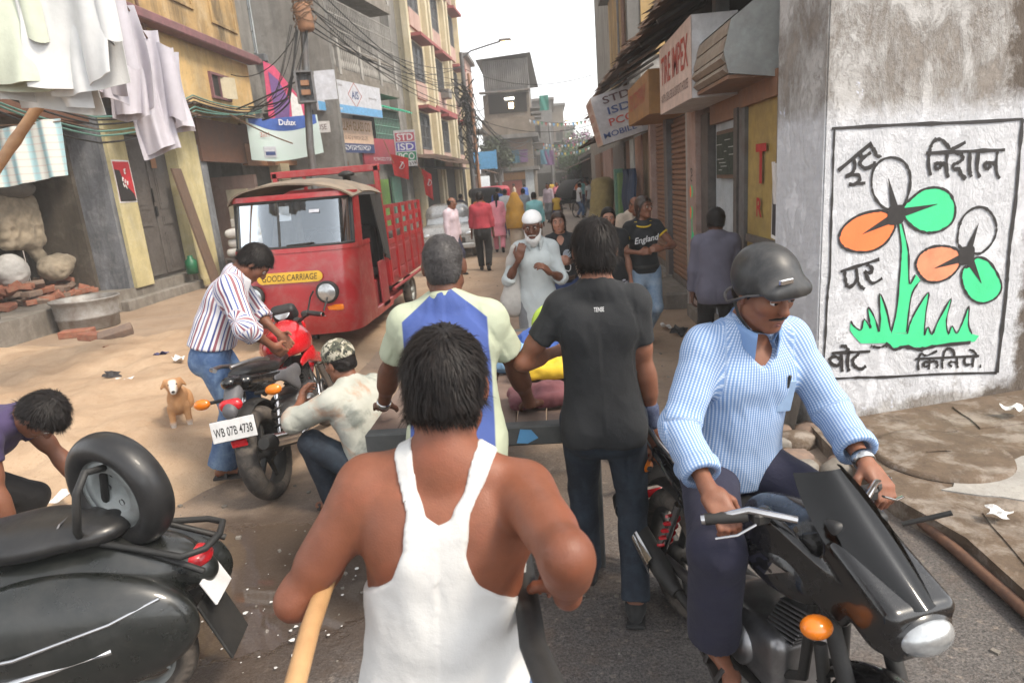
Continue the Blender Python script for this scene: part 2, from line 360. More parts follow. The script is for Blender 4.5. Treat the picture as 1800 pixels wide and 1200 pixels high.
class Fig:
    """a posed figure: x right, y the way it faces, z up, origin on the ground"""
    def __init__(s, h=1.68, g=1., fem=False, pelvis=None, lean=0., roll=0., twist=0., hipyaw=0., head=(0, 0, 0), lh=None, rh=None, le=(-1, -.6, -.3), re=(1, -.6, -.3),
                 lf=None, rf=None, lk=(-.15, 1, 0), rk=(.15, 1, 0), lhd=None, rhd=None, curl=.5, belly=0., shrug=0., footyaw=(.12, -.12), foottilt=(0, 0), lcurl=None, rcurl=None, lpalm=None, rpalm=None, swid=.165):
        k = h / 1.7; s.k, s.h, s.g, s.fem = k, h, g, fem
        P = V3(0, 0, .525 * h) if pelvis is None else np.array(pelvis, float); s.P = P
        base = rot((0, 0, 1), hipyaw); s.Rp = base @ rot((1, 0, 0), -lean * .4) @ rot((0, 1, 0), roll * .5)
        s.Rt = base @ rot((0, 0, 1), twist) @ rot((1, 0, 0), -lean) @ rot((0, 1, 0), roll)
        s.Wst = P + s.Rp @ V3(0, 0, .13 * k); t = lambda x, y, z: s.Wst + s.Rt @ (V3(x, y, z) * k); s.t = t
        sw = .148 if fem else swid; s.N = t(0, -.012, .405)
        s.S = {-1: t(-sw, -.005, .345 + shrug), 1: t(sw, -.005, .345 + shrug)}
        s.Rh = rot((0, 0, 1), head[0]) @ rot((1, 0, 0), -head[1]) @ rot((0, 1, 0), head[2])
        nd = nrm(.55 * (s.Rt @ V3(0, .12, 1)) + .45 * (s.Rh @ V3(0, 0, 1))); s.nk = s.N + nd * .055 * k
        s.H = s.nk + s.Rh @ (V3(0, .028, .098) * k)
        ua, fa = .29 * k, .25 * k
        lh = t(-.24, .05, -.22) if lh is None else np.array(lh, float); rh = t(.24, .05, -.22) if rh is None else np.array(rh, float)
        s.E, s.Wr = {}, {}
        for sd, T, hint in ((-1, lh, le), (1, rh, re)): s.E[sd], s.Wr[sd] = ik(s.S[sd], T, ua, fa, hint)
        s.hd = {-1: nrm(s.Wr[-1] - s.E[-1]) if lhd is None else nrm(lhd), 1: nrm(s.Wr[1] - s.E[1]) if rhd is None else nrm(rhd)}
        s.pn = {-1: V3(1, 0, 0) if lpalm is None else nrm(lpalm), 1: V3(-1, 0, 0) if rpalm is None else nrm(rpalm)}
        s.curl = {-1: curl if lcurl is None else lcurl, 1: curl if rcurl is None else rcurl}
        hw = .095 if fem else .088; s.Hp = {sd: P + s.Rp @ (V3(sd * hw, 0, -.02) * k) for sd in (-1, 1)}
        lf = V3(-.10 * k, 0, 0) if lf is None else np.array(lf, float); rf = V3(.10 * k, 0, 0) if rf is None else np.array(rf, float)
        s.K, s.A, s.ft = {}, {}, {}
        for sd, T, hint, yw, tl in ((-1, lf, lk, footyaw[0], foottilt[0]), (1, rf, rk, footyaw[1], foottilt[1])):
            Rf = rot((0, 0, 1), yw) @ rot((1, 0, 0), -tl); s.ft[sd] = Rf
            s.K[sd], s.A[sd] = ik(s.Hp[sd], T + V3(0, 0, .075 * k), .415 * k, .41 * k, hint)
        s.belly = belly
    def torso(s, bare=False):
        k, g, t = s.k, s.g, s.t; Rp, Rt, P = s.Rp, s.Rt, s.P; e = lambda c, r, Rm: el(c, V3(*r) * k * g, Rm); f = s.fem
        p = [(e(P + Rp @ (V3(0, -.005, .0) * k), (.165 if not f else .17, .112, .115), Rp), .06), (e(P + Rp @ (V3(-.075, -.045, -.07) * k), (.088, .085, .095), Rp), .05), (e(P + Rp @ (V3(.075, -.045, -.07) * k), (.088, .085, .095), Rp), .05),
             (e(s.Wst, (.142 if not f else .125, .10 + s.belly * .3, .14), Rp), .08), (e(t(0, .005, .17), (.158 if not f else .135, .108, .18), Rt), .08), (e(t(0, .0, .275), (.165 if not f else .14, .093, .105), Rt), .06)]
        if s.belly: p.append((e(s.Wst + s.Rt @ V3(0, .06 + s.belly, .02), (.12, .09, .13), Rt), .06))
        for sd in (-1, 1):
            S = s.S[sd]; p += [(rc(s.N + s.Rt @ (V3(0, .0, .012) * k), S + s.Rt @ (V3(-sd * .01, 0, .014) * k), .047 * k * g, .043 * k * g), .05), (rc(t(sd * .12, 0, .26), S, .06 * k * g, .052 * k * g), .04), (e(t(sd * .085, -.062, .25), (.062, .04, .095), Rt), .035)]
            if bare: p += [(e(t(sd * .082, -.072, .235), (.05, .036, .085), Rt @ rot((0, 1, 0), sd * .22)), .012), (rc(t(sd * .035, -.075, .05), t(sd * .045, -.085, .22), .04 * k, .035 * k), .03)]
            if f: p.append((e(t(sd * .068, .088, .19), (.062, .058, .062), Rt), .03))
            else: p.append((e(t(sd * .075, .07, .235), (.075, .04, .06), Rt), .04))
        return p
    def arm(s, sd, upper=True, lower=True):
        k, g = s.k, s.g * (.86 if s.fem else 1); S, E, Wr = s.S[sd], s.E[sd], s.Wr[sd]; p = []; u = nrm(E - S); w = nrm(Wr - E)
        if upper: p += [(el(S + u * .022 * k, V3(.052, .055, .056) * k * g), .03), (rc(S, E, .045 * k * g, .036 * k * g), .03), (rc(S + u * .07 * k, S + u * .19 * k, .048 * k * g, .043 * k * g), .03)]
        if lower: p += [(rc(E, Wr, .037 * k * g, .025 * k * g), .02), (rc(E + w * .04 * k, E + w * .10 * k, .042 * k * g, .039 * k * g), .03)]
        return p
    def leg(s, sd):
        k, g = s.k, s.g; H, K, A = s.Hp[sd], s.K[sd], s.A[sd]; bk = nrm(K - (H + A) / 2 + 1e-6 * V3(0, 1, 0)); w = nrm(A - K)
        return [(rc(H, K, .086 * k * g, .053 * k * g), .03), (rc(K, A, .05 * k * g, .034 * k * g), .03), (el(K + w * .12 * k - bk * .018 * k, V3(.048, .05, .10) * k * g), .04)]
    def foot(s, sd, o=0.):
        k = s.k; A, Rf = s.A[sd], s.ft[sd]; q = lambda x, y, z: A + Rf @ (V3(x, y, z) * k)
        return [(rc(q(0, -.035, -.048), q(0, .02, -.02), .027 * k + o, .034 * k + o), .02), (rc(q(0, 0, -.03), q(0, .135, -.056), .034 * k + o, .022 * k + o, (Rf @ V3(0, 0, 1), .85)), .03), (rc(q(-.012, .12, -.058), q(.012, .15, -.06), .026 * k + o, .024 * k + o, (Rf @ V3(0, 0, 1), .65)), .02)]
    def hand(s, sd, fine=True):
        k = s.k * (.92 if s.fem else 1.); Wr, d, pn, c = s.Wr[sd], s.hd[sd], s.pn[sd], s.curl[sd]; pn = nrm(pn - d * (pn @ d)); lat = nrm(np.cross(d, pn)) * sd   # lat points to the thumb side for palm facing pn
        lat = -lat if False else lat; B = np.stack([lat, d, -pn], 1); p = [(rc(Wr - d * .01, Wr + d * .03 * k, .024 * k, .026 * k), .015)]
        if not fine: return p + [(el(Wr + d * .075 * k, V3(.042, .075, .022) * k, B), .02)]
        q = lambda x, y, z: Wr + B @ (V3(x, y, z) * k)
        p += [(bx(q(0, .06, 0), V3(.040, .045, .015) * k, .013 * k, B), .015), (el(q(.022, .04, .008), V3(.02, .032, .016) * k, B), .015)]
        for i, (x, L) in enumerate(((.030, .082), (.010, .09), (-.010, .084), (-.029, .066))):
            a = q(x, .098, 0); ang = 0; dr = V3(x * 1.2, 1, 0)
            for j, (fr, r0) in enumerate(((.45, .0098), (.32, .0088), (.23, .008))):
                ang += c * (.75, 1.1, .8)[j]; dv = B @ nrm(V3(x * .8, math.cos(ang), -math.sin(ang))); b = a + dv * L * fr * k; p.append((rc(a, b, r0 * k, (r0 - .0008) * k), .004 if j else .008)); a = b
        a = q(.034, .03, -.004); dirs = (nrm(V3(.75, .7, -.35 - .3 * c)), nrm(V3(.4 - .35 * c, .9, -.25 - .5 * c)), nrm(V3(.15 - .5 * c, .95, -.2 - .5 * c)))
        for dv, L, r0 in zip(dirs, (.034, .032, .026), (.0135, .0115, .0095)): b = a + B @ dv * L * k; p.append((rc(a, b, r0 * k, (r0 - .0015) * k), .008)); a = b
        return p
    def headp(s):
        k = s.k * (.95 if s.fem else 1.); Rh = s.Rh; q = lambda x, y, z: s.H + Rh @ (V3(x, y, z) * k); e = lambda c, r: el(q(*c), V3(*r) * k, Rh); r = lambda a, b, r1, r2, fl=None: rc(q(*a), q(*b), r1 * k, r2 * k, fl)
        f = s.fem; jw = .042 if f else .048
        p = [(rc(s.N - s.Rt @ (V3(0, 0, .02) * k), q(0, -.028, -.055), (.050 if f else .058) * k, (.048 if f else .056) * k), .03),
             (e((0, -.014, .032), (.075, .094, .086)), .02), (e((0, .022, -.03), (.062, .068, .088)), .03), (r((-jw, .0, -.062), (-.016, .062, -.096), .026, .02), .025), (r((jw, .0, -.062), (.016, .062, -.096), .026, .02), .025), (e((0, .07, -.098), (.022, .018, .018)), .02),
             (e((-.043, .055, -.018), (.026, .024, .024)), .02), (e((.043, .055, -.018), (.026, .024, .024)), .02), (r((-.045, .072, .036), (.045, .072, .036), .013, .013), .02)]
        pos = [(r((0, .088, .022), (0, .108, -.022), .009, .0125), .012), (e((0, .104, -.026), (.017, .013, .011)), .008), (r((-.02, .086, -.062), (.02, .086, -.062), .0085, .0085, (Rh @ V3(0, 0, 1), .8)), .006), (r((-.018, .083, -.074), (.018, .083, -.074), .0095, .0095), .006)]
        ears = []
        for sd in (-1, 1): ears += [(el(q(sd * .079, -.008, -.004), V3(.011, .021, .034) * k, Rh @ rot((0, 0, 1), -sd * .45)), .008)]
        subs = [(el(q(sd * .032, .094, .012), V3(.017, .012, .011) * k, Rh), .012) for sd in (-1, 1)]
        subs += [(el(q(sd * .089, .0, .002), V3(.007, .010, .018) * k, Rh), .006) for sd in (-1, 1)]
        return p, pos + ears, subs
HAIRM = {}
def wrinkle(v, n, uvw, amp, seed):
    p = np.stack([uvw[:, 0] * 9 + uvw[:, 1] * 3.2, uvw[:, 1] * 4.5 - uvw[:, 0] * 2.0, uvw[:, 2] * 5.], 1)
    w = fbm(p, seed, 3); w2 = 1 - abs(2 * fbm(p * 1.7 + 9.3, seed + 5, 2) - .75); ring = np.sin(uvw[:, 1] * 78 + 5 * w2 + 4 * w) * (uvw[:, 2] > .5) * .35
    return v + n * ((w - .44) * 1.5 + (w2 - .7) * .9 + ring * .12)[:, None] * amp
def rest(v, bones):
    """garment coordinates: around the nearest bone, along it, sleeve flag"""
    best = np.full(len(v), 1e9); out = np.zeros((len(v), 3))
    for a, b, ref, w, flag in bones:
        d = b - a; L = np.linalg.norm(d); u = d / L; t = np.clip((v - a) @ u, -.08, L + .08); q = v - a - t[:, None] * u; dist = np.linalg.norm(q, axis=1) * w
        x = nrm(ref - u * (ref @ u)); y = np.cross(u, x); ang = np.arctan2(q @ y, q @ x); m = dist < best; best[m] = dist[m]
        out[m] = np.stack([ang * .12 if flag < .5 else ang * .05, t, np.full(len(v), flag)], 1)[m]
    return out
def garment(fg, kind, mat, parent, name, vox, amp=.006, seed=1, sleeve=.55, hem=-.10, off=.012, flare=0., collar=False, loose=.0, neck=.0, open_neck=0., legs=1., tails=0., cuff=False, vneck=0., region=None, bare=False):
    k = fg.k; pr = []; bones = []; up = fg.Rp @ V3(0, 0, 1); tup = fg.Rt @ V3(0, 0, 1); cuts = []; subs = []; xr = fg.Rt @ V3(1, 0, 0); yr = fg.Rt @ V3(0, 1, 0)
    if kind in ('shirt', 'kurta'):
        pr += [(grow(p, off + (.012 if i_ < 3 else 0) * (hem > -.9)), kk) for i_, (p, kk) in enumerate(fg.torso(bare))]
        hc = fg.P + up * hem * k; r0 = .125 * k * fg.g + off + loose
        pr.append((rc(fg.t(0, 0, .2), hc - up * .04, r0, (.152 if not fg.fem else .158) * k * fg.g + off + loose * .5 + flare, (yr, .74)), .05))
        if kind == 'kurta' and hem < -.2: pr.append((rc(fg.P, hc, .16 * k, .17 * k + flare, (yr, .72)), .05))
        cuts.append((hc, -up))
        bones.append((hc, fg.N, yr, .55, 0.))
        for sd in (-1, 1):
            S, E, Wr = fg.S[sd], fg.E[sd], fg.Wr[sd]; u = nrm(E - S); w = nrm(Wr - E)
            if sleeve <= 1:
                L = np.linalg.norm(E - S) * sleeve
                if sleeve > .15:
                    pr.append((el(S + u * .02 * k, V3(.054, .057, .058) * k * fg.g + off), .03)); pr.append((rc(S, S + u * (L + .05), .052 * k * fg.g + off, .05 * k * fg.g + off + flare * .5 + loose * .3, None, [(S + u * L, u)]), .025))
                    subs.append((rc(S + u * (L - .012), S + u * (L + .08), .047 * k * fg.g + flare * .5, .05 * k * fg.g + flare * .5), .002))
                    bones.append((S, S + u * L, yr, 1., 1.))
                else: cuts += [(S + xr * sd * (.03 if sleeve > .05 else -.035), xr * sd)]
            else:
                L = np.linalg.norm(Wr - E) * (sleeve - 1)
                pr += [(el(S + u * .02 * k, V3(.054, .057, .058) * k * fg.g + off), .03), (rc(S, E, .053 * k * fg.g + off + loose * .3, .043 * k * fg.g + off + loose * .5), .03), (rc(E, E + w * (L + .05), .043 * k * fg.g + off + loose * .5, .034 * k * fg.g + off + loose * .6, None, [(E + w * L, w)]), .03)]
                if cuff: pr.append((rc(E + w * (L - .05), E + w * (L + .05), .039 * k * fg.g + off + loose * .6 + .004, .037 * k * fg.g + off + loose * .6 + .004, None, [(E + w * L, w), (E + w * (L - .045), -w)]), .003))
                subs.append((rc(E + w * (L - .02), E + w * (L + .1), .032 * k * fg.g + loose * .6, .032 * k * fg.g + loose * .6), .002))
                bones += [(S, E, yr, 1., 1.), (E, Wr, yr, 1., 1.)]
        ncut = fg.N + fg.Rt @ (V3(0, .035 + open_neck * .3, .07 + neck) * k)
        subs.append((el(ncut, V3(.066 + open_neck * .4, .078 + open_neck, .055 + open_neck * .3) * k, fg.Rt), .006))
        if vneck: subs.append((rc(fg.t(0, .11, .36), fg.t(0, .13, .36 - vneck), .055 * k, .006, (yr, 1.8)), .004))
    elif kind == 'trousers':
        off = off * .6; top = fg.P + up * (.075 if not fg.fem else .06) * k
        pr += [(wcut(grow(p, off), (top, up)), kk) for p, kk in fg.torso()[:3] + [(rc(fg.P - up * .05 * k, fg.P + up * .08 * k, .15 * k * fg.g, .142 * k * fg.g, (fg.Rp @ V3(0, 1, 0), .72)), .04)]]; bones.append((fg.P - up * .2, top, yr, .8, 0.))
        for sd in (-1, 1):
            H, K, A = fg.Hp[sd], fg.K[sd], fg.A[sd]; w = nrm(A - K); L = np.linalg.norm(A - K) * legs; a2 = K + w * L
            pr += [(grow(p_, off), kk_) for p_, kk_ in fg.leg(sd)] + [(rc(H, K, .090 * k * fg.g + off, .058 * k * fg.g + off + loose), .03), (rc(K, a2 + w * .06, .058 * k * fg.g + off + loose, .046 * k * fg.g + off + loose + flare, None, [(a2, w)]), .025)]
            subs.append((rc(a2 - w * .012, a2 + w * .08, .042 * k * fg.g + loose + flare, .045 * k * fg.g + loose + flare), .003)); bones += [(H, K, yr, 1., 1.), (K, a2, yr, 1., 1.)]
    elif kind == 'skirt':
        top = fg.P + up * .07 * k; m = (fg.A[-1] + fg.A[1]) / 2; bot = V3(m[0], m[1], hem); pr += [(grow(p, off), kk) for p, kk in fg.torso()[:3]]
        pr += [(rc(fg.P, bot - V3(0, 0, .1), .155 * k * fg.g + off, .15 * k + off + flare, (fg.Rp @ V3(0, 1, 0), .8)), .03)]; cuts += [(top, up), (bot, V3(0, 0, -1))]; bones.append((bot, top, yr, 1., 0.))
        for sd in (-1, 1): pr.append((rc(fg.Hp[sd], fg.K[sd], .09 * k + off, .075 * k + off), .03)); pr.append((rc(fg.K[sd], fg.A[sd], .075 * k + off, .07 * k + off), .06))
    fl = Field([p for p, _ in pr], vox)
    for p, kk in pr: fl.add(p, kk)
    for pt, nn in cuts: fl.cut(pt, nn)
    for p, kk in subs: fl.sub(p, kk)
    if region: fl.fn(lambda X, Y, Z: region(*[(X - fg.Wst[0]) * fg.Rt[0, i] + (Y - fg.Wst[1]) * fg.Rt[1, i] + (Z - fg.Wst[2]) * fg.Rt[2, i] for i in range(3)]))
    v, F = fl.mesh(2); uvw = rest(v, bones)
    if amp: v = laplace(wrinkle(v, vnormals(v, F), uvw, amp, seed), F, .3)
    tl = (v - fg.Wst) @ fg.Rt
    o = mk(name, v, F, mat, parent, smooth=True, attrs={'rest': ('FLOAT_VECTOR', uvw), 'torso': ('FLOAT_VECTOR', tl)})
    if collar:
        mb = MB(); c = fg.N + fg.Rt @ (V3(0, .028, .012) * k); n = 26
        def band(u, w):
            a = -2.62 + 5.24 * u; rr = .069 + (.020 * w if w <= .5 else .020 * (1 - w) + .004 + .014 * max(0, w - .5)); rr *= k
            z = (.0 + .042 * w * 2) if w <= .5 else (.042 - .058 * (w - .5) * 2)
            pt = 0. if w < .5 else (w - .5) * 2 * max(0, abs(a) - 2.0) * .05
            fr = abs(a) / 2.62; return c + fg.Rt @ (V3(math.sin(a) * rr * 1.0, -math.cos(a) * rr * 1.12 + pt * .3, z - .035 * fr ** 2 - pt) * k)
        mb.sheet(band, n, 8, True, .003); mb.build('collar', collar if isinstance(collar, (str, bpy.types.Material)) else mat, o)
    return o
def hair_obj(fg, style, mat, parent, vox, n=0, seed=3, length=.03, wild=.25, low=-.055, front=0.):
    """style 'short': cap with nape; 'long': falls down the back; strands n"""
    k = fg.k * (.95 if fg.fem else 1.); Rh = fg.Rh; q = lambda x, y, z: fg.H + Rh @ (V3(x, y, z) * k); th = {'short': .011, 'crop': .005, 'thick': .019, 'bald': .004, 'long': .013, 'bun': .012}[style]
    pr = [(el(q(0, -.016, .035), V3(.075 + th, .094 + th, .087 + th) * k, Rh), .01), (el(q(0, -.045, -.02), V3(.064 + th, .058 + th, .062) * k, Rh), .02)]
    if style == 'long': pr += [(rc(q(0, -.06, 0), q(.0, -.075, -.19), .062 * k, .045 * k, (Rh @ V3(0, 1, 0), .55)), .03), (rc(q(0, -.07, -.15), q(0.01, -.085, -.33), .045 * k, .02 * k, (Rh @ V3(0, 1, 0), .6)), .03), (rc(q(-.07, 0, .02), q(-.065, -.03, -.11), .02 * k, .018 * k), .02), (rc(q(.07, 0, .02), q(.065, -.03, -.11), .02 * k, .018 * k), .02)]
    if style == 'bun': pr += [(el(q(0, -.115, .01), V3(.042, .036, .042) * k, Rh), .01)]
    fl = Field([p for p, _ in pr], vox)
    for p, kk in pr: fl.add(p, kk)
    iR = Rh.T
    def reg(X, Y, Z):
        x = ((X - fg.H[0]) * iR[0, 0] + (Y - fg.H[1]) * iR[0, 1] + (Z - fg.H[2]) * iR[0, 2]) / k; y = ((X - fg.H[0]) * iR[1, 0] + (Y - fg.H[1]) * iR[1, 1] + (Z - fg.H[2]) * iR[1, 2]) / k; z = ((X - fg.H[0]) * iR[2, 0] + (Y - fg.H[1]) * iR[2, 1] + (Z - fg.H[2]) * iR[2, 2]) / k
        hl = .062 + .0 * x if style != 'bald' else .02
        lo_ = -9. if style == 'long' else low
        zl = np.interp(y, [-.05, -.028, .012, .04, .07, .09], [lo_, lo_ * .5 if lo_ > -1 else -9., -.012, .045, .066 + front, .072 + front])   # nape, ears, hairline
        r_ = (zl - z) * .8
        if style == 'bald': r_ = np.maximum(np.maximum(r_, z - .05), y - .03)
        return r_
    fl.fn(reg); v, F = fl.mesh(2); nn = vnormals(v, F)
    v = v + nn * ((fbm((v - fg.H) * 70, seed, 2) - .4) * (.012 if style in ('short', 'thick') else .004))[:, None]
    o = mk('hair', v, F, mat, parent, smooth=True)
    if n:
        g = np.random.default_rng(seed); fi = g.integers(0, len(F), n); p0 = v[F[fi, 0]]; p0 = p0 + (v[F[fi, 2]] - p0) * g.random((n, 1)); nm = nn[F[fi, 0]]
        crown = q(.012, -.06, .115); fl_ = p0 - crown; fl_ -= nm * np.sum(fl_ * nm, 1)[:, None]; fl_ /= np.linalg.norm(fl_, axis=1)[:, None] + 1e-6; sw = np.cross(nm, fl_) * .35
        jit = (fbm((p0 - fg.H) * 28, seed + 2, 2)[:, None] - .4) * np.cross(nm, fl_) * 2.2
        d = fl_ * 1. + sw + jit + nm * (wild + .25 * g.random((n, 1))) + g.normal(0, .16, (n, 3)); d /= np.linalg.norm(d, axis=1)[:, None]
        L = length * (.6 + .7 * g.random((n, 1))) * k; segs = 4; pts = [p0 - nm * .002]; dd = d
        for i in range(segs):
            pts.append(pts[-1] + dd * L / segs); dd = dd + V3(0, 0, -.22) - nm * .08; dd /= np.linalg.norm(dd, axis=1)[:, None]
        sd = np.cross(d, nm); sd /= np.linalg.norm(sd, axis=1)[:, None] + 1e-9; VV = []; FF = []; w = [.0011, .0012, .001, .0007, .0001]
        for i, p in enumerate(pts): VV += [p - sd * w[i] * k * 1.0, p + sd * w[i] * k * 1.0]
        VV = np.stack(VV, 1).reshape(-1, 3); b = np.arange(n)[:, None] * 10; FF = np.concatenate([b + np.array([2 * i, 2 * i + 1, 2 * i + 3, 2 * i + 2]) for i in range(segs)])
        mk('strands', VV, FF, mat, o, smooth=True)
    return o
def person(label, pos, heading, fg, skin, hair=None, clothes=(), vox=.008, fine=True, shoes=None, face=True, bare=False, extra=None, group=None, z=0., hairvox=None, hidelegs=False):
    root = empty('person', (pos[0], pos[1], z), heading, label, 'person', group)
    pr = list(fg.torso(bare)); hp, late, subs = fg.headp()
    for sd in (-1, 1): pr += fg.arm(sd) + fg.leg(sd) + fg.foot(sd)
    fl = Field([p for p, _ in pr + hp + late] + [el(fg.Wr[sd], V3(.2, .2, .2)) for sd in (-1, 1)], vox)
    for p, kk in pr + hp: fl.add(p, kk * fg.k)
    for sd in (-1, 1):
        for p, kk in fg.hand(sd, fine): fl.add(p, kk)
    if vox < .011:
        for p, kk in subs[:2]: fl.sub(p, kk)
    for p, kk in late: fl.add(p, kk)
    v, F = fl.mesh(1)
    body = mk('body', v, F, skin, root, smooth=True)
    k = fg.k * (.95 if fg.fem else 1.); q = lambda x, y, zz: fg.H + fg.Rh @ (V3(x, y, zz) * k)
    if face:
        for sd in (-1, 1):
            mb = MB(frame(q(sd * .032, .080, .011), fg.Rh @ V3(1, 0, 0), fg.Rh @ V3(0, 0, 1))); n = 10       # z out of the face is -? (x cross up = -forward)
            prof = [(.0001, -.0135), (.0055, -.0125), (.009, -.0095), (.0125, -.004), (.0135, .002)]
            mb.lathe([(r * k, zz * k) for r, zz in prof[1:]], n=n); e = mb.build('eye', 'eye_white', body)
            mb = MB(frame(q(sd * .032, .080, .011), fg.Rh @ V3(1, 0, 0), fg.Rh @ V3(0, 0, 1))); mb.lathe([(.0001, -.0142 * k), (.0074 * k, -.0128 * k), (.0079 * k, -.0112 * k)], n=n); mb.build('iris', 'eye_dark', e)
            mb = MB(); mb.tube([q(sd * .014, .090, .031), q(sd * .03, .0905, .0365), q(sd * .05, .078, .032)], [.003 * k, .0042 * k, .002 * k], 6); mb.build('eyebrow', 'hair_black', body)
            mb = MB(); mb.tube([q(sd * .015, .087, .0135), q(sd * .031, .0935, .0185), q(sd * .048, .083, .0135)], [.003 * k, .0052 * k, .003 * k], 6); mb.build('eyelid', skin, body)
        mb = MB(); mb.tube([q(-.023, .083, -.069), q(-.01, .0925, -.0665), q(.01, .0925, -.0665), q(.023, .083, -.069)], [.0025 * k, .0045 * k, .0045 * k, .0025 * k], 6, flat=.7); mb.tube([q(-.019, .084, -.0735), q(0, .0935, -.0765), q(.019, .084, -.0735)], [.003 * k, .006 * k, .003 * k], 6, flat=.8); mb.build('lips', 'lip', body)
    if hair: hair_obj(fg, hair[0], hair[1], body, hairvox or max(vox * .8, .006), **(hair[2] if len(hair) > 2 else {}))
    for c in clothes:
        c = dict(c); garment(fg, c.pop('kind'), c.pop('mat'), root, c.pop('name'), c.pop('vox', vox), **c)
    if shoes:
        for sd in (-1, 1):
            if shoes == 'bare': break
            pp = fg.foot(sd, .006 if shoes != 'sandal' else .004); A = fg.A[sd]; Rf = fg.ft[sd]
            if shoes.startswith('sandal'):
                mb = MB(Matrix.Translation(Vector(A)) @ Matrix(Rf.tolist()).to_4x4()); kk = fg.k
                mb.prism([(x * kk, y * kk) for x, y in ((-.03, -.07), (.03, -.07), (.036, .02), (.046, .11), (.03, .175), (-.01, .18), (-.036, .13), (-.034, .03))], .016, z0=-.092 * kk)
                for y in (.02, .11): mb.tube([(-.042 * kk, y * kk, -.078 * kk), (-.025 * kk, y * kk, -.035 * kk + (.02 if y < .1 else -.002)), (.02 * kk, y * kk, -.035 * kk + (.02 if y < .1 else -.004)), (.044 * kk, y * kk, -.078 * kk)], .013 * kk, 6, flat=.3)
                mb.build('sandal', 'sandal', root)
            else: solid('shoe', shoes, root, pp + [(bx(A + Rf @ (V3(0, .05, -.085) * fg.k), V3(.042, .125, .008) * fg.k, .008, Rf), .004)], max(vox, .007), cuts=[(A + V3(0, 0, .03), V3(0, 0, 1))])
    if extra: extra(root, body, fg, q)
    return root
def skinmat(name, c, c2):
    t = NT(name); v = t.coord(); n = t.noise(v, 5, 5, .65); col = t.mix(t.ramp(n, .3, .7), c, mul(c2, .8)); col = t.mix(t.math('MULTIPLY', t.ramp(t.noise(v, 38, 4, .7), .45, .75), .35), col, mul(c, .62)); col = t.mix(t.math('MULTIPLY', t.ramp(t.noise(v, 11, 3), .55, .75), .3), col, (c[0] * 1.25, c[1] * .95, c[2] * .9))
    t.bump(t.math('ADD', t.noise(v, 260, 2), t.noise(v, 24, 3)), .22, .004); r = t.ramp(t.noise(v, 14, 3), .2, .9); return t.fin(col, t.math('ADD', t.math('MULTIPLY', r, .25), .42), 0., sss=.08, spec=.45)
skinmat('skin_warm', (.235, .083, .043), (.185, .060, .031)); skinmat('skin_dark', (.14, .055, .03), (.10, .038, .021)); skinmat('skin_mid', (.25, .105, .06), (.20, .078, .043)); skinmat('skin_fair', (.38, .19, .125), (.33, .155, .10))
MATS['skin_warm'].node_tree.nodes['Principled BSDF'].inputs['Subsurface Radius'].default_value = (.02, .008, .004)
t = NT('hair_black'); v = t.coord(scale=(1, 1, 1)); t.bump(t.noise(v, 320, 2), .25, .003); t.fin(t.mix(t.ramp(t.noise(v, 60, 3), .3, .8), (.006, .005, .005), (.018, .013, .011)), .5, 0., spec=.22)
M('hair_grey', (.35, .34, .33), .6, var=.5, scale=60); M('hair_greying', (.05, .045, .045), .55, col2=(.012, .01, .01), scale=90); M('hair_brown', (.035, .018, .012), .4, scale=60)
M('eye_white', (.6, .57, .54), .15, bump=0); M('eye_dark', (.012, .008, .006), .1, bump=0); M('lip', (.20, .065, .05), .42, bump=.1); M('sandal', (.035, .03, .028), .7)
def cloth(name, col, var=.2, wv=.25, rough=.85, **k):
    """woven cloth: fade, weave relief"""
    t = NT(name); v = t.coord(); n = t.noise(v, 6, 5, .6); c = t.mix(t.ramp(n, .3, .72), mul(col, 1 - var), mul(col, 1 + var * .35)); fine = t.noise(v, 420, 2, .6)
    c = t.mix(t.math('MULTIPLY', fine, wv), c, mul(col, .55)); h = t.math('ADD', t.math('MULTIPLY', fine, .35), t.noise(v, 38, 3, .6)); t.bump(h, .35, .006); return t.fin(c, rough, 0., sheen=.04, **k)
def denim(name, dark, light, fade=.5):
    t = NT(name); v = t.coord(); n = t.noise(v, 4.5, 4, .6, .3); f = t.noise(v, 26, 4, .7); c = t.mix(t.math('MULTIPLY', t.ramp(n, .45, .72), fade * 2), dark, light); c = t.mix(t.math('MULTIPLY', t.ramp(f, .5, .75), .35), c, light)
    c = t.mix(t.math('MULTIPLY', t.noise(v, 500, 1), .3), c, mul(dark, .6)); t.bump(t.math('ADD', t.noise(v, 30, 4), t.math('MULTIPLY', t.noise(v, 400, 2), .3)), .4, .006); return t.fin(c, .85)
def striped(name, base, stripes, period, sharp=.01, rest_axis=0, cross=None):
    """stripes follow the cloth's own run: [(position 0..1, half width 0..1, colour)]"""
    t = NT(name); a = t.attr('rest'); s = t.sep(a.outputs['Vector']); x = t.math('FRACT', t.math('MULTIPLY', s[rest_axis], 1 / period)); c = base
    for pos, hw, sc in stripes: m = t.ramp(t.math('ABSOLUTE', t.math('SUBTRACT', x, pos)), hw + sharp, hw); c = t.mix(m, c, sc)
    if cross:
        y = t.math('FRACT', t.math('MULTIPLY', s[1 - rest_axis], 1 / period)); m = t.ramp(t.math('ABSOLUTE', t.math('SUBTRACT', y, .5)), cross[0] + sharp, cross[0]); c = t.mix(t.math('MULTIPLY', m, cross[2]), c, cross[1])
    v = t.coord(); c = t.mix(t.math('MULTIPLY', t.noise(v, 9, 3), .18), c, (.25, .23, .22)); t.bump(t.math('ADD', t.noise(v, 30, 3), t.math('MULTIPLY', t.noise(v, 400, 2), .3)), .3, .005); return t.fin(c, .85)
